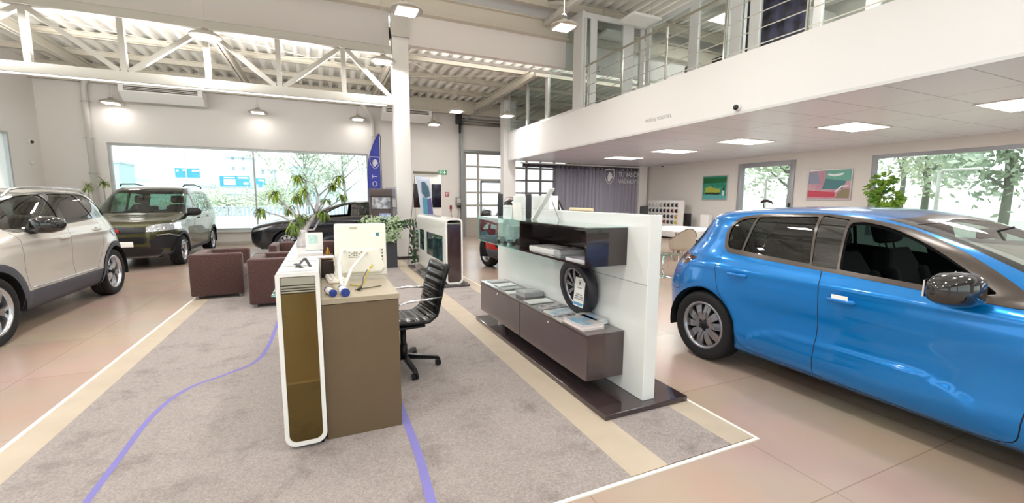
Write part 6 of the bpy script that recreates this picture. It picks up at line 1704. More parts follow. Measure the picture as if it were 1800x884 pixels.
# magazines on the lower cabinet
LZ = 0.5125
GREYC = cover_mat('cov_grey', '#b9b8b8', '#8e8d90', 8); WHC = cover_mat('cov_white', '#efeeec', '#d8d6d4', 4); BLC = cover_mat('cov_blue', '#8fb3cc', '#dfe3e4', 9); SKC = cover_mat('cov_sky', '#6fa9cf', '#c9c2bb', 7); MIXC = cover_mat('cov_mix', '#c9c2c0', '#5b5f6d', 14)
for (nm, lb, x, y, sx, sy, h, r, pg, cv) in (
    ('brochure', 'dark-edged brochure at the far end of the low cabinet', 1.90, 4.70, 0.22, 0.15, 0.006, 0.05, '#e9e9e7', GREYC),
    ('brochure', 'second brochure from the far end of the low cabinet', 1.89, 4.46, 0.23, 0.15, 0.006, 0.03, '#e9e9e7', WHC),
    ('brochure', 'thin grey brochure with dark print, third along the low cabinet', 1.88, 4.26, 0.22, 0.14, 0.006, 0.0, '#dcdcda', GREYC),
    ('brochure', 'blank cream brochure at the cabinet edge in front of the grey catalogue', 1.83, 4.07, 0.18, 0.13, 0.003, -0.1, '#f1ece2', WHC),
    ('catalogue', 'thick grey silver catalogue lying on the low cabinet', 1.93, 3.90, 0.22, 0.20, 0.045, 0.05, '#c4c4c6', GREYC),
    ('brochure', 'pale wide brochure right after the thick grey catalogue', 1.88, 3.60, 0.26, 0.16, 0.005, 0.0, '#e4e0dc', WHC),
    ('brochure', 'grey blue brochure under the leaning wheel', 1.89, 3.38, 0.27, 0.15, 0.004, 0.05, '#d5d5d7', MIXC),
    ('magazine_stack', 'low pile of glossy blue magazines beside the wheel', 1.87, 3.16, 0.24, 0.18, 0.012, 0.08, '#e4e2dc', BLC),
    ('magazine_stack', 'loose dark and pale magazines between wheel and end pile', 1.84, 2.97, 0.24, 0.17, 0.012, -0.1, '#d8d9c8', MIXC),
    ('magazine_stack', 'tallest pile of glossy magazines at the near end of the low cabinet', 1.84, 2.76, 0.20, 0.27, 0.045, 0.0, '#efe6e4', SKC),
    ('magazine_stack', 'blue covered magazine leaning over the end pile at the wall', 1.965, 2.83, 0.13, 0.24, 0.045, 0.12, '#e8eef0', SKC)):
    paper_stack(nm, lb, x, y, LZ, sx, sy, h, r, pg, cv)
for (nm, lb, x, y, sx, sy, h, r, pg, cv) in (
    ('paper_pile', 'pile of white leaflets inside the dark shelf box', 1.86, 3.30, 0.24, 0.42, 0.045, 0.05, '#f1f0ee', WHC),
    ('newspaper', 'crumpled grey newspaper lying on the leaflets in the dark shelf box', 1.86, 3.05, 0.22, 0.20, 0.055, -0.1, '#b9bbbd', MIXC),
    ('leaflet_pile', 'low pile of leaflets at the near end of the dark shelf box', 1.84, 2.72, 0.24, 0.24, 0.022, 0.1, '#e9e7ea', cover_mat('cov_e', '#d6d3dc', '#8a8796', 8))):
    paper_stack(nm, lb, x, y, 1.034, sx, sy, h, r, pg, cv, 'leaflets')
def leaning_wheel():
    t = thing('wheel_display', 'narrow spare wheel with a white price tag leaning on the display wall', 'wheel', (1.99, 3.07, LZ))
    R = 0.243
    M = Matrix.Translation((1.985, 3.07, LZ+R)) @ Matrix.Rotation(math.radians(-8), 4, 'Y') @ Matrix.Rotation(-PI/2, 4, 'Y')   # local z towards -x
    mb = MB(); w = 0.045
    mb.lathe([(0.17, -w*0.8), (R*0.95, -w), (R, -w*0.5), (R, w*0.5), (R*0.95, w), (0.185, w*0.9), (0.17, w*0.7)], seg=48, M=M); mb.build('tyre', mat('tyre_glossy', '#2a2b33', rough=0.35), t)
    mb = MB(); mb.lathe([(0.17, w*0.75), (0.16, w*0.8), (0.15, w*0.4), (0.15, -w*0.7)], seg=40, M=M)
    for k in range(9):
        a = 2*PI*k/9
        for da in (-0.07, 0.07):
            M2 = M @ Matrix.Rotation(a+da, 4, 'Z'); mb.box(0.03, 0.158, -0.007, 0.007, w*0.2, w*0.55, M=M2)
    mb.lathe([(0, w*0.7), (0.035, w*0.65), (0.04, w*0.2), (0, w*0.2)], seg=20, M=M); mb.build('rim', mat('alloy_grey', '#9b9ca3'), t)
    mb = MB(); mb.lathe([(0, -w*0.3), (0.155, -w*0.3)], seg=30, M=M); mb.build('backing', mat('rim_dark', '#1b1c20'), t)
    # tag
    M3 = frame_matrix((1.925, 2.955, LZ+0.22), (0, -1, 0.0), (0.10, 0, 1))
    mb = MB(); mb.box(-0.075, 0.075, -0.12, 0.12, 0, 0.0015, M=M3); g = mb.build('price_tag', PAPER, t)
    dk = mat('tag_print', '#3a3c42', rough=0.6)
    text_mesh('tag_lettering', 'PEUGEOT', 0.016, dk, M3 @ Matrix.Translation((0, 0.035, 0.002)), g, depth=0.0005)
    for k, s in enumerate(('ZLIAVA NA', 'ZIMNÉ KOLESÁ', 'A PNEUMATIKY')): text_mesh('tag_lettering', s, 0.018, dk, M3 @ Matrix.Translation((0, -0.02-k*0.019, 0.002)), g, depth=0.0005)
    mb = MB(); mb.box(-0.065, 0.065, -0.11, -0.088, 0.0015, 0.0025, M=M3); mb.build('tag_band', mat('band_blue', '#5aa0cf', rough=0.5), g)
    M4 = M3 @ Matrix.Translation((0, 0.078, 0)); shield_mesh('tag_emblem', M4.translation, (0, -1, 0), (0.10, 0, 1), 0.045, dk, g)
leaning_wheel()
def on_top():
    for (x, y, r, h, lb) in ((1.93, 4.70, 0.032, 0.26, 'tall matt black cylinder at the far end of the glass shelf'), (1.95, 3.98, 0.030, 0.25, 'matt black cylinder next to the white easel stand')):
        t = thing('black_cylinder', lb, 'vase', (x, y, 1.303)); mb = MB(); mb.lathe([(0, 0), (r*0.9, 0), (r, 0.01), (r*1.05, h*0.5), (r, h-0.006), (r*0.85, h), (r*0.8, h-0.01), (0, h-0.012)], seg=24, M=Matrix.Translation((x, y, 1.303))); mb.build('vase_body', mat('vase_black', '#2d2e34', rough=0.5), t)
    t = thing('easel_stand', 'white A-shaped card easel leaning on the glass shelf', 'easel', (1.95, 3.6, 1.303))
    M = frame_matrix((1.90, 3.74, 1.303), (0.75, 0.66, 0), (0.30, -0.52, 1.0))
    def q(a, b, mbb, w, th=0.008):
        a, b = Vector(a), Vector(b); d = b-a; mbb.box(-w/2, w/2, -th/2, th/2, -d.length/2, d.length/2, M=Matrix.Translation((a+b)/2) @ Matrix.Rotation(math.radians(28), 4, 'Z') @ d.to_track_quat('Z', 'X').to_matrix().to_4x4() if False else Matrix.Translation((a+b)/2) @ d.to_track_quat('Z', 'Y').to_matrix().to_4x4())
    mb = MB(); a = Vector((1.89, 3.74, 1.304)); b = Vector((1.97, 3.52, 1.60)); d = (b-a).normalized(); s = Vector((0.85, 0.5, 0)).normalized()
    vs = [a-s*0.04, a+s*0.04, b+s*0.04, b-s*0.04]; n = s.cross(d).normalized()*0.006
    A = [mb.bm.verts.new(v+n) for v in vs]; B = [mb.bm.verts.new(v-n) for v in vs]; mb.bm.faces.new(A); mb.bm.faces.new(B[::-1])
    for i in range(4): mb.bm.faces.new((A[i], B[i], B[(i+1) % 4], A[(i+1) % 4]))
    mb.build('card_panel', PAPER, t)
    mb = MB(); q((1.975, 3.53, 1.48), (2.04, 3.50, 1.304), mb, 0.02); mb.build('strut', mat('easel_grey', '#9fa3a0', rough=0.5), t)
    # a white block on top of the wall
    t = thing('white_block', 'plain white display block behind the easel stand', 'display block', (2.1, 4.0, 1.396))
    mb = MB(); mb.box(2.062, 2.165, 3.745, 4.62, 1.3965, 1.535, bev=0.003, seg=1); mb.build('block', WALLP, t)
    t = thing('white_block', 'low white display block further along, behind the glass case end', 'display block', (2.1, 4.8, 1.396))
    mb = MB(); mb.box(2.062, 2.165, 4.64, 5.05, 1.3965, 1.425, bev=0.003, seg=1); mb.build('block', WALLP, t)
    t = thing('folded_leaflet', 'white folded leaflet standing between the two black cylinders', 'leaflet', (1.98, 4.35, 1.303))
    mb = MB(); 
    mb.prism([(4.31, 1.303), (4.313, 1.303), (4.343, 1.46), (4.34, 1.46)], 'x', 1.93, 2.03); mb.prism([(4.375, 1.303), (4.372, 1.303), (4.344, 1.46), (4.347, 1.46)], 'x', 1.93, 2.03)
    mb.build('leaflet', PAPER, t)
    t = thing('paper_roll', 'kraft paper roll behind the top edge of the display wall', 'roll', (2.12, 3.2, 1.396))
    mb = MB(); mb.cyl((2.12, 3.44, 1.411), (2.12, 3.08, 1.411), 0.0145, seg=14); mb.build('kraft_roll', mat('kraft', '#d9c8a2', rough=0.7), t)
on_top()
def kiosk():
    t = thing('display_counter', 'white rounded display counter with teal windows and a dark end panel', 'counter', (2.0, 8.1, 0))
    x0, x1, y0, y1, z0, z1 = 1.87, 2.17, 6.98, 9.35, 0.05, 1.17
    # shell as a rounded loop, with windows cut in the -x side (side face built of boxes)
    mb = MB(); loop_frame(mb, rrect(x0+0.002, x1, z0, z1, 0.07), rrect(x0+0.03, x1-0.028, z0+0.028, z1-0.028, 0.05), 'y', y0, y0+0.05); loop_frame(mb, rrect(x0+0.002, x1, z0, z1, 0.07), rrect(x0+0.03, x1-0.028, z0+0.028, z1-0.028, 0.05), 'y', y1-0.05, y1)
    mb.box(x0+0.06, x1-0.06, y0+0.05, y1-0.05, z1-0.03, z1); mb.box(x0+0.06, x1-0.06, y0+0.05, y1-0.05, z0, z0+0.03); mb.box(x1-0.03, x1, y0+0.05, y1-0.05, z0+0.06, z1-0.06)
    for sgn, zz in ((1, z1), (-1, z0)):
        for cx in (x0+0.07, x1-0.07):
            pts = []
            for i in range(7):
                a = math.radians(15*i); pts.append((cx+(0.07*math.sin(a) if cx > 2 else -0.07*math.sin(a)), zz-sgn*0.07+sgn*0.07*math.cos(a)))
            mb.tube([(0, 0, 0), (0, 0, 0)], 0.0) if False else None
            for i in range(6):
                mb.poly([(pts[i][0], y0+0.05, pts[i][1]), (pts[i+1][0], y0+0.05, pts[i+1][1]), (pts[i+1][0], y1-0.05, pts[i+1][1]), (pts[i][0], y1-0.05, pts[i][1])], smooth=True)
    bmesh.ops.remove_doubles(mb.bm, verts=mb.bm.verts[:], dist=1e-5)
    mb.build('shell', WHITEG, t)
    s = wall_with_holes('side_panel', WHITEG, 'x', x0, 0.02, y0+0.05, y1-0.05, z0+0.07, z1-0.07, [(7.18, 8.45, 0.41, 0.86), (8.66, 9.11, 0.45, 0.87)])
    s.parent = t; s.matrix_parent_inverse = Matrix.Translation(t.location).inverted()
    mb = MB(); mb.prism(rrect(x0+0.031, x1-0.029, z0+0.03, z1-0.10, 0.045, top=0.01), 'y', y0+0.01, y0+0.03); mb.build('end_panel', mat('end_brown', '#3c2c2d', rough=0.12, coat=0.8), t)
    mb = MB(); mb.box(x0+0.032, x1-0.03, y0+0.012, y0+0.03, z1-0.095, z1-0.075, bev=0.003); mb.build('steel_slat', mat('slat_steel', '#a8a598'), t)
    mb = MB(); mb.box(x0+0.022, x1-0.031, y0+0.08, y1-0.08, z0+0.06, z1-0.08); mb.box(x0+0.022, x0+0.023, 0, 0, 0, 0) if False else None
    for f in mb.bm.faces: f.material_index = 0
    # hollow interior: remove the face looking through the windows
    fs = [f for f in mb.bm.faces if abs(f.calc_center_median().x-(x0+0.022)) < 1e-4]; bmesh.ops.delete(mb.bm, geom=fs, context='FACES')
    mb.build('interior', mat('teal_inside', '#6c9aa0', rough=0.4, noise=(5, '#c9dcdd', 0.6)), t, fixn=False)
    mb = MB(); mb.box(x0+0.004, x0+0.008, 7.18, 8.45, 0.41, 0.86); mb.build('window_glass', glass_mat('teal_glass', '#b5dcdc', refl=1.2), t)
    mb = MB(); mb.box(x0+0.004, x0+0.008, 8.66, 9.11, 0.45, 0.87); mb.build('window_glass', MATS['teal_glass'], t)
    mb = MB(); mb.box(1.67, 2.27, 6.90, 9.5, 0.0065, 0.045, bev=0.004); mb.build('plinth', mat('plinth_dark', '#4a4446', rough=0.15, coat=0.6), t)
    mb = MB(); mb.box(1.92, 2.1, 7.6, 9.2, z1+0.0, z1+0.004); mb.build('top_inlay', mat('inlay', '#dcdcd8', rough=0.1), t)
    for (y, z, lb) in ((7.5, 0.62, 'curved chrome tap part inside the right window of the white display counter'), (7.9, 0.55, 'dark hand tool on display inside the white display counter')):
        tt = thing('displayed_part', lb, 'display part', (2.0, y, z-0.15)); mb = MB(); mb.tube([(1.95, y, z-0.15), (1.95, y, z), (1.94, y+0.08, z+0.06), (1.93, y+0.15, z)], 0.018, seg=8); mb.build('part_body', INOX if y < 7.6 else DARK, tt)
        mb = MB(); mb.box(1.90, 2.0, y-0.05, y+0.05, z1*0+0.112, z-0.15); mb.build('pedestal', WHITEM, tt)
kiosk()
def flag():
    t = thing('beach_flag', 'tall blue beach flag with white shield and lettering', 'flag', (1.6, 14.8, 0))
    mb = MB(); mb.tube([(1.83, 14.8, 0.02), (1.83, 14.8, 3.0), (1.84, 14.8, 3.5), (1.80, 14.8, 3.62)], 0.012, seg=8); mb.build('pole', DARK, t)
    def outline(v):  # left edge x for height fraction
        z = 0.9+v*2.70
        k = max(0, (v-0.55)/0.45); return 1.40+0.36*k**1.9*1.0, z
    mb = MB(); mb.grid(lambda u, v: (outline(v)[0]+(1.80-outline(v)[0])*u, 14.79+0.02*math.sin(u*9+v*6), outline(v)[1]), 10, 30)
    o = mb.build('cloth', mat('flag_blue', '#3f47a8', rough=0.6), t); o.modifiers.new('s', 'SOLIDIFY').thickness = 0.003
    w = mat('flag_print', '#dcdcea', rough=0.6)
    shield_mesh('emblem', (1.63, 14.755, 2.66), (1, 0, 0), (0, 0, 1), 0.40, w, t)
    for k, ch in enumerate('TOEGUEP'):
        z = 2.22-k*0.235
        if z < 0.9: break
        text_mesh('lettering', ch, 0.22, w, frame_matrix((1.62, 14.755, z), (0, 0, 1), (-1, 0, 0)), t, depth=0.001)
    mb = MB(); mb.box(1.60, 2.04, 14.6, 15.0, 0, 0.03, bev=0.005); mb.build('base_plate', DARK, t)
flag()
def brochure_stand():
    t = thing('poster_stand', 'dark framed brochure stand with posters beside the column', 'stand', (1.23, 10.2, 0))
    FR = mat('stand_brown', '#564a49', rough=0.35)
    mb = MB(); mb.box(0.98, 1.02, 10.18, 10.26, 0.0065, 1.73); mb.box(1.45, 1.49, 10.18, 10.26, 0.0065, 1.73); mb.box(1.02, 1.45, 10.22, 10.26, 0.3, 1.73); mb.build('frame', FR, t)
    mb = MB(); mb.box(0.98, 1.49, 10.16, 10.22, 1.554, 1.73, bev=0.004); mb.build('header', FR, t)
    for (z0, z1, x0, x1, c1, c2) in ((1.272, 1.536, 1.035, 1.44, '#c9ccd2', '#6d7078'), (0.9, 1.164, 1.19, 1.44, '#7f9ed0', '#c9cbe0'), (0.54, 0.852, 1.08, 1.44, '#cbb6b4', '#8c8890')):
        mb = MB(); mb.box(x0, x1, 10.20, 10.215, z0, z1); mb.build('poster', mat('poster_'+c1.strip('#'), c1, rough=0.3, noise=(9, c2, 0.6)), t)
    mb = MB(); mb.box(0.95, 1.52, 10.06, 10.4, 0.0065, 0.03); mb.build('base_plate', DARK, t)
    t = thing('leaflet_rack', 'narrow leaflet rack hanging on the left side of the white column', 'rack', (1.6, 10.7, 1.3))
    mb = MB(); mb.box(1.40, 1.64, 10.70, 10.74, 0.75, 1.78); mb.build('back', mat('rack_grey', '#a09fa5', rough=0.4), t)
    for k in range(4):
        mb = MB(); mb.box(1.41, 1.63, 10.66, 10.695, 0.80+k*0.25, 0.98+k*0.25); mb.build('leaflet_pocket', mat('pocket_%d' % k, ('#b7a7ab', '#8e9098', '#c3c1c4', '#7b7e8a')[k], rough=0.4), t)
brochure_stand()
def x_banner():
    t = thing('roll_banner', 'leaning blue-tinted poster banner on thin legs', 'banner', (2.1, 9.8, 0))
    a, b, c, d = Vector((1.96, 9.80, 2.02)), Vector((2.27, 9.80, 1.97)), Vector((2.36, 9.80, 1.0)), Vector((2.08, 9.80, 1.0))
    mb = MB(); mb.grid(lambda u, v: tuple((a*(1-u)+b*u)*(1-v)+(d*(1-u)+c*u)*v+Vector((0, 0.02*math.sin(u*PI), 0))), 8, 12); o = mb.build('poster_sheet', mat('banner_print', '#c6cfdf', rough=0.3, noise=(4, '#b3bccf', 0.4)), t); o.modifiers.new('s', 'SOLIDIFY').thickness = 0.003
    mb = MB()
    def P(u, v): p = (a*(1-u)+b*u)*(1-v)+(d*(1-u)+c*u)*v; return (p.x, p.y-0.004, p.z)
    for k, (col, poly) in enumerate((('#44606f', [(0.35, 0.12), (0.6, 0.10), (0.85, 0.22), (0.9, 0.42), (0.55, 0.48), (0.3, 0.36)]), ('#4f8fa3', [(0.3, 0.46), (0.62, 0.5), (0.6, 0.75), (0.45, 1.0), (0.2, 1.0)]), ('#5e5c8e', [(0.62, 0.5), (0.95, 0.46), (0.98, 0.75), (0.95, 1.0), (0.5, 1.0), (0.6, 0.75)]))):
        mb = MB(); mb.poly([P(*q) for q in poly]); mb.build('printed_shape', mat('banner_c%d' % k, col, rough=0.3), t)
    mb = MB(); mb.tube([(1.95, 9.84, 2.02), (1.86, 9.86, 1.2), (1.74, 9.86, 0.01)], 0.006, seg=6); mb.tube([(2.27, 9.84, 1.97), (2.38, 9.9, 1.0), (2.42, 9.95, 0.01)], 0.006, seg=6); mb.tube([(1.80, 9.86, 0.9), (2.38, 9.88, 0.95)], 0.005, seg=6); mb.build('leg_frame', DARK, t)
x_banner()

# ------------------------------------------------------------------ sales corner under the gallery
def sample_board():
    t = thing('colour_sample_board', 'white board holding four rows of paint colour samples', 'sample board', (12.45, 13.1, 0.45))
    mb = MB(); mb.box(12.44, 12.50, 12.12, 14.05, 0.44, 1.48, bev=0.01); mb.build('board', WHITEM, t)
    rows = [['#c9c9c9', '#dcdcda', '#e2e2e0', '#a9aaa5', '#2a2d33', '#23262b', '#2b2d31', '#15161a'], ['#1b2350', '#1a2146', '#20284a', '#23252b', '#1c1e22', '#1b2222', '#8f1f25', '#17181b'], ['#26282c', '#2c2e30', '#202327', '#1b1e22', '#1f2226', '#1c2026', '#2a4560', '#c48a24'], ['#6b1d22', '#7a1f23', '#8a2026', '#a0202a', '#8f2531', '#2b2a2c', '#3a3c34', '#c8c02a']]
    for r, row in enumerate(rows):
        for c, col in enumerate(row):
            y = 13.90-c*0.205; z = 1.29-r*0.22
            mb = MB(); mb.prism([(12.44, z-0.075), (12.40, z-0.02), (12.40, z+0.04), (12.44, z+0.075)], 'y', y-0.062, y+0.062, bev=0.004) if False else None
            mb = MB()
            mb.grid(lambda u, v: (12.438-0.035*math.sin(v*PI), y-0.062+0.124*u, z-0.07+0.14*v), 2, 8); o = mb.build('colour_sample', mat('sample_'+col.strip('#'), col, rough=0.12, coat=0.8), t)
            o.modifiers.new('s', 'SOLIDIFY').thickness = 0.004
    t2 = thing('low_cabinet', 'low white cabinet carrying the colour sample board', 'cabinet', (12.5, 12.5, 0))
    mb = MB(); mb.box(12.30, 12.85, 10.9, 14.1, 0.06, 0.436, bev=0.006); mb.build('body', WHITEM, t2)
    for k in range(4):
        mb = MB(); mb.box(12.285, 12.30, 10.92+k*0.80, 11.68+k*0.80, 0.08, 0.42, bev=0.003, seg=1); mb.build('door', WHITEM, t2)
    mb = MB(); mb.box(12.34, 12.8, 10.95, 14.05, 0.0, 0.06); mb.build('plinth', DARK, t2)
    t3 = thing('loudspeaker', 'slim black box standing beside the colour sample board', 'speaker', (12.5, 11.95, 0.437))
    mb = MB(); mb.box(12.42, 12.60, 11.88, 12.08, 0.437, 0.99, bev=0.01); mb.build('cabinet_body', DARK, t3)
    t4 = thing('white_box', 'small white box on the low cabinet against the wall', 'box', (12.6, 11.2, 0.437))
    mb = MB(); mb.box(12.42, 12.62, 10.95, 11.30, 0.437, 0.98, bev=0.006); mb.build('carton', WHITEM, t4)
sample_board()
def picture(y0, y1, z0, z1, label, base, shapes):
    t = thing('framed_picture', label, 'picture', (12.89, (y0+y1)/2, z0))
    mb = MB(); w = 0.03
    for a in ((y0, y1, z0, z0+w), (y0, y1, z1-w, z1), (y0, y0+w, z0+w, z1-w), (y1-w, y1, z0+w, z1-w)): mb.box(12.865, 12.899, a[0], a[1], a[2], a[3], bev=0.004, seg=1)
    mb.build('frame', mat('frame_silver', '#c3c3c3', rough=0.3, metal=0.5), t)
    mb = MB(); mb.box(12.88, 12.895, y0+w, y1-w, z0+w, z1-w); mb.build('canvas', base, t)
    for k, (col, poly) in enumerate(shapes):
        mb = MB(); W = y1-y0-2*w; Hh = z1-z0-2*w
        vs = [(12.879-0.0006*k, y1-w-u*W, z0+w+v*Hh) for u, v in poly]; mb.poly(vs); mb.build('painted_shape', mat('paint_'+col.strip('#'), col, rough=0.4), t)
picture(10.63, 11.70, 1.49, 2.36, 'framed abstract green and teal picture with yellow patch', mat('canvas_green', '#1f7f5c', rough=0.4, noise=(5, '#3fa08c', 0.5)),
        [('#1d6b3e', [(0, 0.70), (1, 0.72), (1, 0.95), (0, 0.93)]), ('#5fb0ab', [(0, 0), (1, 0), (1, 0.14), (0.5, 0.24), (0, 0.2)]), ('#a9b548', [(0.08, 0.28), (0.45, 0.24), (0.75, 0.32), (0.72, 0.46), (0.5, 0.48), (0.3, 0.58), (0.12, 0.52)]), ('#2e3a26', [(0.1, 0.22), (0.7, 0.2), (0.74, 0.28), (0.4, 0.3), (0.1, 0.3)]), ('#d9e6e4', [(0.82, 0.16), (0.9, 0.16), (0.92, 0.36), (0.84, 0.4)]), ('#1b2c2c', [(0.82, 0.40), (0.93, 0.36), (0.9, 0.54)])])
picture(6.80, 7.95, 1.50, 2.35, 'framed pink and teal picture between the glazed door and big window', mat('canvas_pink', '#b98a9c', rough=0.4, noise=(3, '#cba6b1', 0.5)),
        [('#8f94a8', [(0, 0.55), (0.30, 0.55), (0.22, 0.95), (0, 0.95)]), ('#6fb0a0', [(0.42, 0.62), (1, 0.62), (1, 1), (0.42, 1)]), ('#4e7f86', [(0.34, 0.35), (0.82, 0.35), (0.9, 0.62), (0.42, 0.72)]), ('#c2485c', [(0, 0.08), (0.66, 0.06), (0.66, 0.24), (0.3, 0.28), (0, 0.32)]), ('#8d8268', [(0.68, 0.04), (0.98, 0.04), (0.98, 0.36), (0.84, 0.36), (0.72, 0.22)]), ('#efe9e4', [(0.66, 0.22), (0.82, 0.42), (0.96, 0.44), (0.96, 0.48), (0.8, 0.47), (0.66, 0.28)]), ('#e6f0ee', [(0.46, 0.84), (0.62, 0.78), (0.8, 0.82), (0.84, 0.9), (0.6, 0.86), (0.48, 0.9)])])
def shell_chair(x, y, rot, label):
    t = thing('tub_chair', label, 'chair', (x, y, 0), rot); BE = mat('beige_shell', '#b5a797', rough=0.45)
    # one moulded shell: seat turning into a rounded wrap back; opening towards +x
    def fn(u, v):
        a = (u-0.5)*PI*1.05                     # around the back
        if v < 0.35:
            k = v/0.35; r = 0.04+0.20*k; return (-r*math.cos(a)*1.0+0.04, r*math.sin(a)*1.1, 0.44-0.02*math.sin(k*PI))
        k = (v-0.35)/0.65; top = 0.22+0.24*math.cos(a)**2
        return (-(0.24+0.05*k)*math.cos(a)+0.04, (0.264+0.03*k)*math.sin(a), 0.44+top*k)
    mb = MB(); mb.grid(fn, 28, 16); o = mb.build('shell', BE, t, local=True); o.modifiers.new('s', 'SOLIDIFY').thickness = 0.014
    mb = MB(); mb.grid(lambda u, v: (0.04+0.24*v*math.cos((u-0.5)*PI), 0.264*v*math.sin((u-0.5)*PI), 0.44-0.02*math.sin(v*PI*0.5)), 20, 6); o = mb.build('seat', BE, t, local=True); o.modifiers.new('s', 'SOLIDIFY').thickness = 0.014
    mb = MB(); mb.tube([fn(k/40, 1.0) for k in range(41)], 0.008, seg=8); mb.build('rim_piping', mat('piping_brown', '#7d6f62', rough=0.5), t, local=True)
    for sx in (-1, 1):
        for sy in (-1, 1):
            mb = MB(); mb.tube([(sx*0.10+0.03, sy*0.10, 0.43), (sx*0.20+0.02, sy*0.20, 0.012)], 0.010, seg=8); mb.build('leg', CHROME, t, local=True)
shell_chair(6.62, 7.42, math.radians(25), 'beige tub chair next to the end of the display wall')
shell_chair(7.05, 6.85, math.radians(75), 'beige tub chair with tall round back between display wall and blue car')
def table_round():
    t = thing('sales_table', 'white sales table behind the beige tub chairs', 'table', (8.4, 8.6, 0))
    mb = MB(); mb.prism(rrect(7.7, 9.5, 7.7, 9.4, 0.15), 'z', 0.72, 0.745); mb.build('tabletop', WHITEM, t)
    for (x, y) in ((7.95, 7.95), (9.25, 7.95), (7.95, 9.15), (9.25, 9.15)):
        mb = MB(); mb.cyl((x, y, 0), (x, y, 0.72), 0.025, seg=12); mb.build('leg', CHROME, t)
    t = thing('side_table', 'round glass side table between the display wall and the tub chairs', 'table', (6.05, 6.35, 0))
    mb = MB(); mb.cyl((6.05, 6.35, 0.445), (6.05, 6.35, 0.455), 0.30, seg=40); mb.build('glass_top', glass_mat('glass_top2', '#cfeee8'), t)
    mb = MB(); mb.cyl((6.05, 6.35, 0.02), (6.05, 6.35, 0.445), 0.02, seg=14); mb.build('pedestal', CHROME, t)
    mb = MB(); mb.lathe([(0, 0.0), (0.20, 0.0), (0.20, 0.012), (0.03, 0.025), (0, 0.025)], seg=32, M=Matrix.Translation((6.05, 6.35, 0))); mb.build('foot_disc', CHROME, t)
    t = thing('swivel_chair', 'black swivel chair back showing behind the display wall top', 'chair', (9.3, 11.0, 0), PI*0.6)
    mb = MB(); mb.box(-0.22, 0.24, -0.24, 0.24, 0.44, 0.51, bev=0.03); mb.build('seat', DARK, t, local=True)
    mb = MB(); mb.box(-0.28, -0.22, -0.23, 0.23, 0.60, 1.30, bev=0.05, seg=3); mb.build('backrest', DARK, t, local=True)
    mb = MB(); mb.box(-0.26, -0.23, -0.03, 0.03, 0.46, 0.65); mb.cyl((0, 0, 0.08), (0, 0, 0.45), 0.03); mb.build('column', DARK, t, local=True)
    for k in range(5):
        a = 2*PI*k/5; mb = MB(); mb.tube([(0, 0, 0.10), (0.30*math.cos(a), 0.30*math.sin(a), 0.06)], 0.018, seg=8); mb.sphere((0.30*math.cos(a), 0.30*math.sin(a), 0.03), 0.03, seg=10); mb.build('base_arm', DARK, t, local=True)
    t = thing('desk_lamp', 'dark curved desk lamp head in front of the glazed door', 'lamp', (12.3, 8.75, 0))
    mb = MB(); mb.box(12.1, 12.6, 8.2, 9.3, 0.0, 0.75, bev=0.01); mb.build('side_cabinet', WHITEM, t)
    mb = MB(); mb.cyl((12.3, 8.75, 0.75), (12.3, 8.75, 0.77), 0.09, seg=20); mb.tube([(12.3, 8.75, 0.76), (12.3, 8.80, 1.2), (12.3, 8.85, 1.46)], 0.01, seg=8); mb.build('arm', DARK, t)
    mb = MB(); mb.tube([(12.3, 8.92, 1.42), (12.3, 8.85, 1.47), (12.3, 8.72, 1.48), (12.3, 8.60, 1.44), (12.3, 8.52, 1.38)], 0.03, seg=10, radii=[0.03, 0.045, 0.045, 0.03, 0.01]); mb.build('lamp_head', mat('lamp_brown', '#3b2d29', rough=0.4), t)
table_round()
# ------------------------------------------------------------------ outside
struct(onebox('ground', mat('asphalt_pale', '#b9b8b4', rough=0.9), (-160, 160, 16.71, 260, -0.4, -0.3)))
struct(onebox('ground_side', mat('asphalt_side', '#a9ad9c', rough=0.9), (13.21, 160, -120, 16.7, -0.4, -0.3)))
struct(onebox('ground_near', mat('asphalt_near', '#c4c2bd', rough=0.9), (-160, 13.2, -120, -7.31, -0.4, -0.3)))
struct(onebox('ground_left', MATS['asphalt_near'], (-160, -7.41, -7.3, 16.7, -0.4, -0.3)))
def fence():
    t = thing('boundary_fence', 'white slatted metal fence on a low wall outside the big window', 'fence', (-2, 22.5, -0.3))
    mb = MB(); mb.box(-16, 5, 22.4, 22.6, -0.3, 0.66); mb.build('low_wall', mat('fence_wall', '#e6e5e0', rough=0.7), t)
    mb = MB(); 
    for z in (0.70, 1.14): mb.box(-16, 5, 22.47, 22.53, z-0.02, z+0.02)
    mb.build('rail', ALUW, t)
    mb = MB(); x = -16
    while x < 5: mb.box(x, x+0.085, 22.48, 22.50, 0.70, 1.13); x += 0.17
    mb.build('slat_row', mat('slat_blue', '#b9c9dd', rough=0.5), t)
fence()
def billboard(x0, x1, z0, z1, label, white):
    t = thing('billboard', label, 'billboard', ((x0+x1)/2, 60, -0.3)); mb = MB(); mb.box(x0, x1, 60, 60.15, z0, z1); mb.build('board', mat('billboard_blue', '#3fa3d0', rough=0.5), t)
    for k, (a, b, c, d) in enumerate(white):
        mb = MB(); W = x1-x0; H = z1-z0; mb.box(x0+a*W, x0+b*W, 59.97, 60.0, z0+c*H, z0+d*H); mb.build('white_field', mat('billboard_white', '#e9f3f7', rough=0.6), t)
    mb = MB()
    for x in (x0+0.3, x1-0.3): mb.box(x-0.05, x+0.05, 60.02, 60.12, -0.3, z0)
    mb.build('support', STEEL, t)
billboard(-15.05, -12.75, 3.8, 4.88, 'blue billboard seen left through the big window', ((0.05, 0.16, 0.62, 0.82), (0.32, 0.42, 0.68, 0.86), (0.70, 0.98, 0.60, 0.82)))
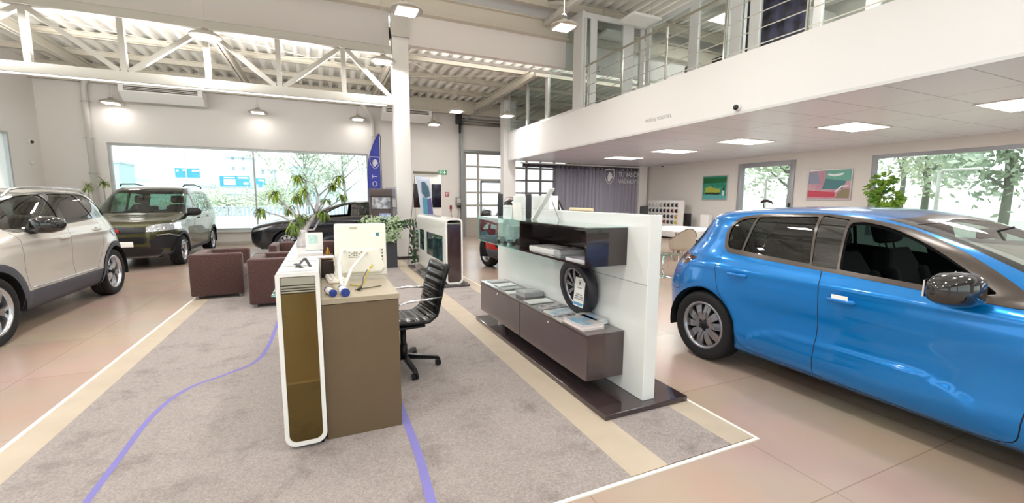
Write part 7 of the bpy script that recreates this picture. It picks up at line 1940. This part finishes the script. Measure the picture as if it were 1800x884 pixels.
billboard(-10.85, -7.80, 2.88, 4.10, 'wide blue billboard with a white field near the window mullion', ((0.13, 0.52, 0.14, 0.70), (0.14, 0.50, 0.80, 0.90), (0.60, 0.95, 0.76, 0.92), (0.78, 0.95, 0.2, 0.40)))
billboard(-7.25, -6.20, 2.80, 3.90, 'narrow blue billboard right of the window mullion', ((0.3, 0.85, 0.70, 0.86), (0.1, 0.25, 0.15, 0.3)))
def facade_mat(name, c, w, sx=3.2, sz=3.0):
    m = mat(name, c, rough=0.8); nt = m.node_tree; b = nt.nodes['Principled BSDF']
    tc = nt.nodes.new('ShaderNodeTexCoord'); mp = nt.nodes.new('ShaderNodeMapping'); mp.inputs['Rotation'].default_value = (math.radians(-90), 0, 0)
    br = nt.nodes.new('ShaderNodeTexBrick'); br.offset = 0; br.inputs['Scale'].default_value = 1; br.inputs['Brick Width'].default_value = sx; br.inputs['Row Height'].default_value = sz; br.inputs['Mortar Size'].default_value = 0.95; br.inputs['Mortar Smooth'].default_value = 0.0
    br.inputs['Color1'].default_value = (*rgb(w), 1); br.inputs['Color2'].default_value = (*rgb(w), 1); br.inputs['Mortar'].default_value = (*rgb(c), 1)
    nt.links.new(tc.outputs['Object'], mp.inputs[0]); nt.links.new(mp.outputs[0], br.inputs['Vector']); nt.links.new(br.outputs['Color'], b.inputs['Base Color'])
    return m
def building(x0, x1, y, d, h, label, c='#cfdde0', w='#93a9b4', sx=2.6):
    t = thing('apartment_building', label, 'building', ((x0+x1)/2, y, -0.3)); mb = MB(); mb.box(x0, x1, y, y+d, -0.3, h); mb.build('facade', facade_mat('facade_'+c.strip('#')+str(sx), c, w, sx), t)
    mb = MB(); mb.box(x0-0.3, x1+0.3, y-0.3, y+d, h, h+0.5); mb.build('roof', mat('roof_pale', '#c3cfd2', rough=0.8), t)
building(-25.2, -19.2, 150, 12, 13.4, 'pale high apartment block behind the billboards')
building(-18.2, -14.6, 166, 10, 11.0, 'lower pale block just right of the high apartment block')
building(-9.5, -2.0, 170, 14, 12.5, 'twin grey-blue block right of the window mullion, far away', c='#b9d0da')
building(-22.0, -13.0, 95, 8, 3.6, 'long low pale building under the billboards', c='#d9dfdc', sx=2.0)
building(-52.0, -46.5, 140, 10, 10.2, 'greenish flat-roofed block at the left end of the view', c='#b9d3d1')
building(-13.0, -6.0, 75, 6, 2.1, 'low white shop building behind the fence', c='#dfe2df', sx=1.8)
def hill():
    mb = MB(); random.seed(2)
    mb.grid(lambda u, v: (-90+u*150, 178+v*60, -0.3+(10.5-5.5*u+1.2*math.sin(u*23)+0.6*math.sin(u*57))*math.sin(min(1, v*1.6)*PI/2)), 80, 10)
    struct(mb.build('hillside', mat('hill_green', '#a3c2bd', rough=0.9, noise=(0.1, '#c1d3cc', 0.5))))
hill()
def out_tree(x, y, h, r, label, c, seed, n=1400, leafs=0.22, zc=0.62, group=None, z0=-0.3):
    t = thing('tree', label, 'tree', (x, y, z0), 0, group); random.seed(seed)
    mb = MB(); mb.tube([(x, y, z0), (x+0.1, y, z0+h*0.3), (x-0.05, y+0.1, z0+h*0.6), (x, y, z0+h*0.85)], 0.1, seg=7, radii=[0.14, 0.11, 0.07, 0.03])
    for k in range(9):
        a = random.uniform(0, 2*PI); z = z0+h*random.uniform(0.3, 0.65); mb.tube([(x, y, z), (x+math.cos(a)*r*0.4, y+math.sin(a)*r*0.4, z+h*0.12), (x+math.cos(a)*r*0.8, y+math.sin(a)*r*0.8, z+h*0.22)], 0.03, seg=5, radii=[0.05, 0.03, 0.012])
    mb.build('trunk', mat('trunk_pale', '#8d8f84', rough=0.9), t)
    V = []; F = []
    blobs = [(random.gauss(0, 0.45)*r, random.gauss(0, 0.45)*r, random.uniform(0.35, 0.95)*h, r*random.uniform(0.25, 0.5)) for _ in range(16)]
    for k in range(n):
        b = blobs[k % 16]; v = Vector((random.gauss(0, 1), random.gauss(0, 1), random.gauss(0, 0.9))); v = v.normalized()*random.uniform(0.4, 1.0)*b[3]
        p = Vector((x+b[0], y+b[1], z0+b[2]))+v; d = Vector((random.uniform(-1, 1), random.uniform(-1, 1), random.uniform(-1, 1))).normalized(); s = d.orthogonal().normalized(); L = leafs*random.uniform(0.6, 1.3); i = len(V)
        V += [p, p+d*L*0.5+s*L*0.3, p+d*L, p+d*L*0.5-s*L*0.3]; F.append((i, i+1, i+2, i+3))
    me = bpy.data.meshes.new('crown'); me.from_pydata([tuple(v) for v in V], [], F); me.materials.append(mat('crown_'+c.strip('#'), c, rough=0.7, noise=(0.8, '#ccd6bf', 0.4)))
    me.transform(Matrix.Translation((-x, -y, -z0))); o = bpy.data.objects.new('crown', me); COL.objects.link(o); o.parent = t
out_tree(-1.0, 33, 6.2, 2.2, 'pale leafy tree in the big window, left of the blue flag', '#a3b59c', 1)
out_tree(1.5, 34, 6.6, 2.3, 'taller pale tree nearest the blue flag outside', '#9cb09f', 2)
for i, (x, y, h, r) in enumerate(((-2.8, 38, 3.4, 2.0), (-5.4, 48, 2.6, 2.2), (-9.0, 52, 2.3, 2.4), (-13.5, 56, 2.2, 2.6), (-17.0, 50, 2.4, 2.4))):
    out_tree(x, y, h, r, ('round bush below the tall trees outside', 'bush right of the window mullion outside', 'low bush in front of the wide billboard', 'low bush under the left billboard', 'low bush at the left edge of the big window')[i], '#b4c49c', 10+i, n=900)
PL = [(17.5, 11.5, 7, 2.6), (22, 9.0, 8, 3.0), (19.5, 6.0, 7.2, 2.6), (24, 3.2, 9, 3.2), (19.0, 2.0, 6.5, 2.6), (26, 6.2, 9, 3.2), (21.5, -0.8, 8.5, 3.0), (27, 12.0, 9, 3.4), (28, -0.5, 10, 3.5), (22.0, 14.5, 7.5, 2.8)]
for i, (x, y, h, r) in enumerate(PL):
    out_tree(x, y, h, r, 'pale green tree in the row outside the right-hand windows', ('#c3cfae', '#cbd3ac', '#b4c6ae')[i % 3], 30+i, n=2200, leafs=0.26, group='trees outside the right windows')
def street_lamp(x, y, h, label):
    t = thing('street_lamp', label, 'street lamp', (x, y, -0.3)); mb = MB(); mb.tube([(x, y, -0.3), (x, y, h-0.05), (x, y-0.1, h)], 0.05, seg=8); mb.build('pole', WHITEM, t)
    mb = MB(); mb.box(x-0.08, x+0.08, y-0.85, y-0.05, h-0.03, h+0.04, bev=0.02); mb.build('lamp_head', WHITEM, t)
street_lamp(16.2, 6.35, 2.35, 'white street lamp outside the big right window')
street_lamp(16.2, 11.6, 2.35, 'white street lamp seen through the glazed door')
street_lamp(-10.5, 45, 4.9, 'thin street lamp outside left of the wide billboard')
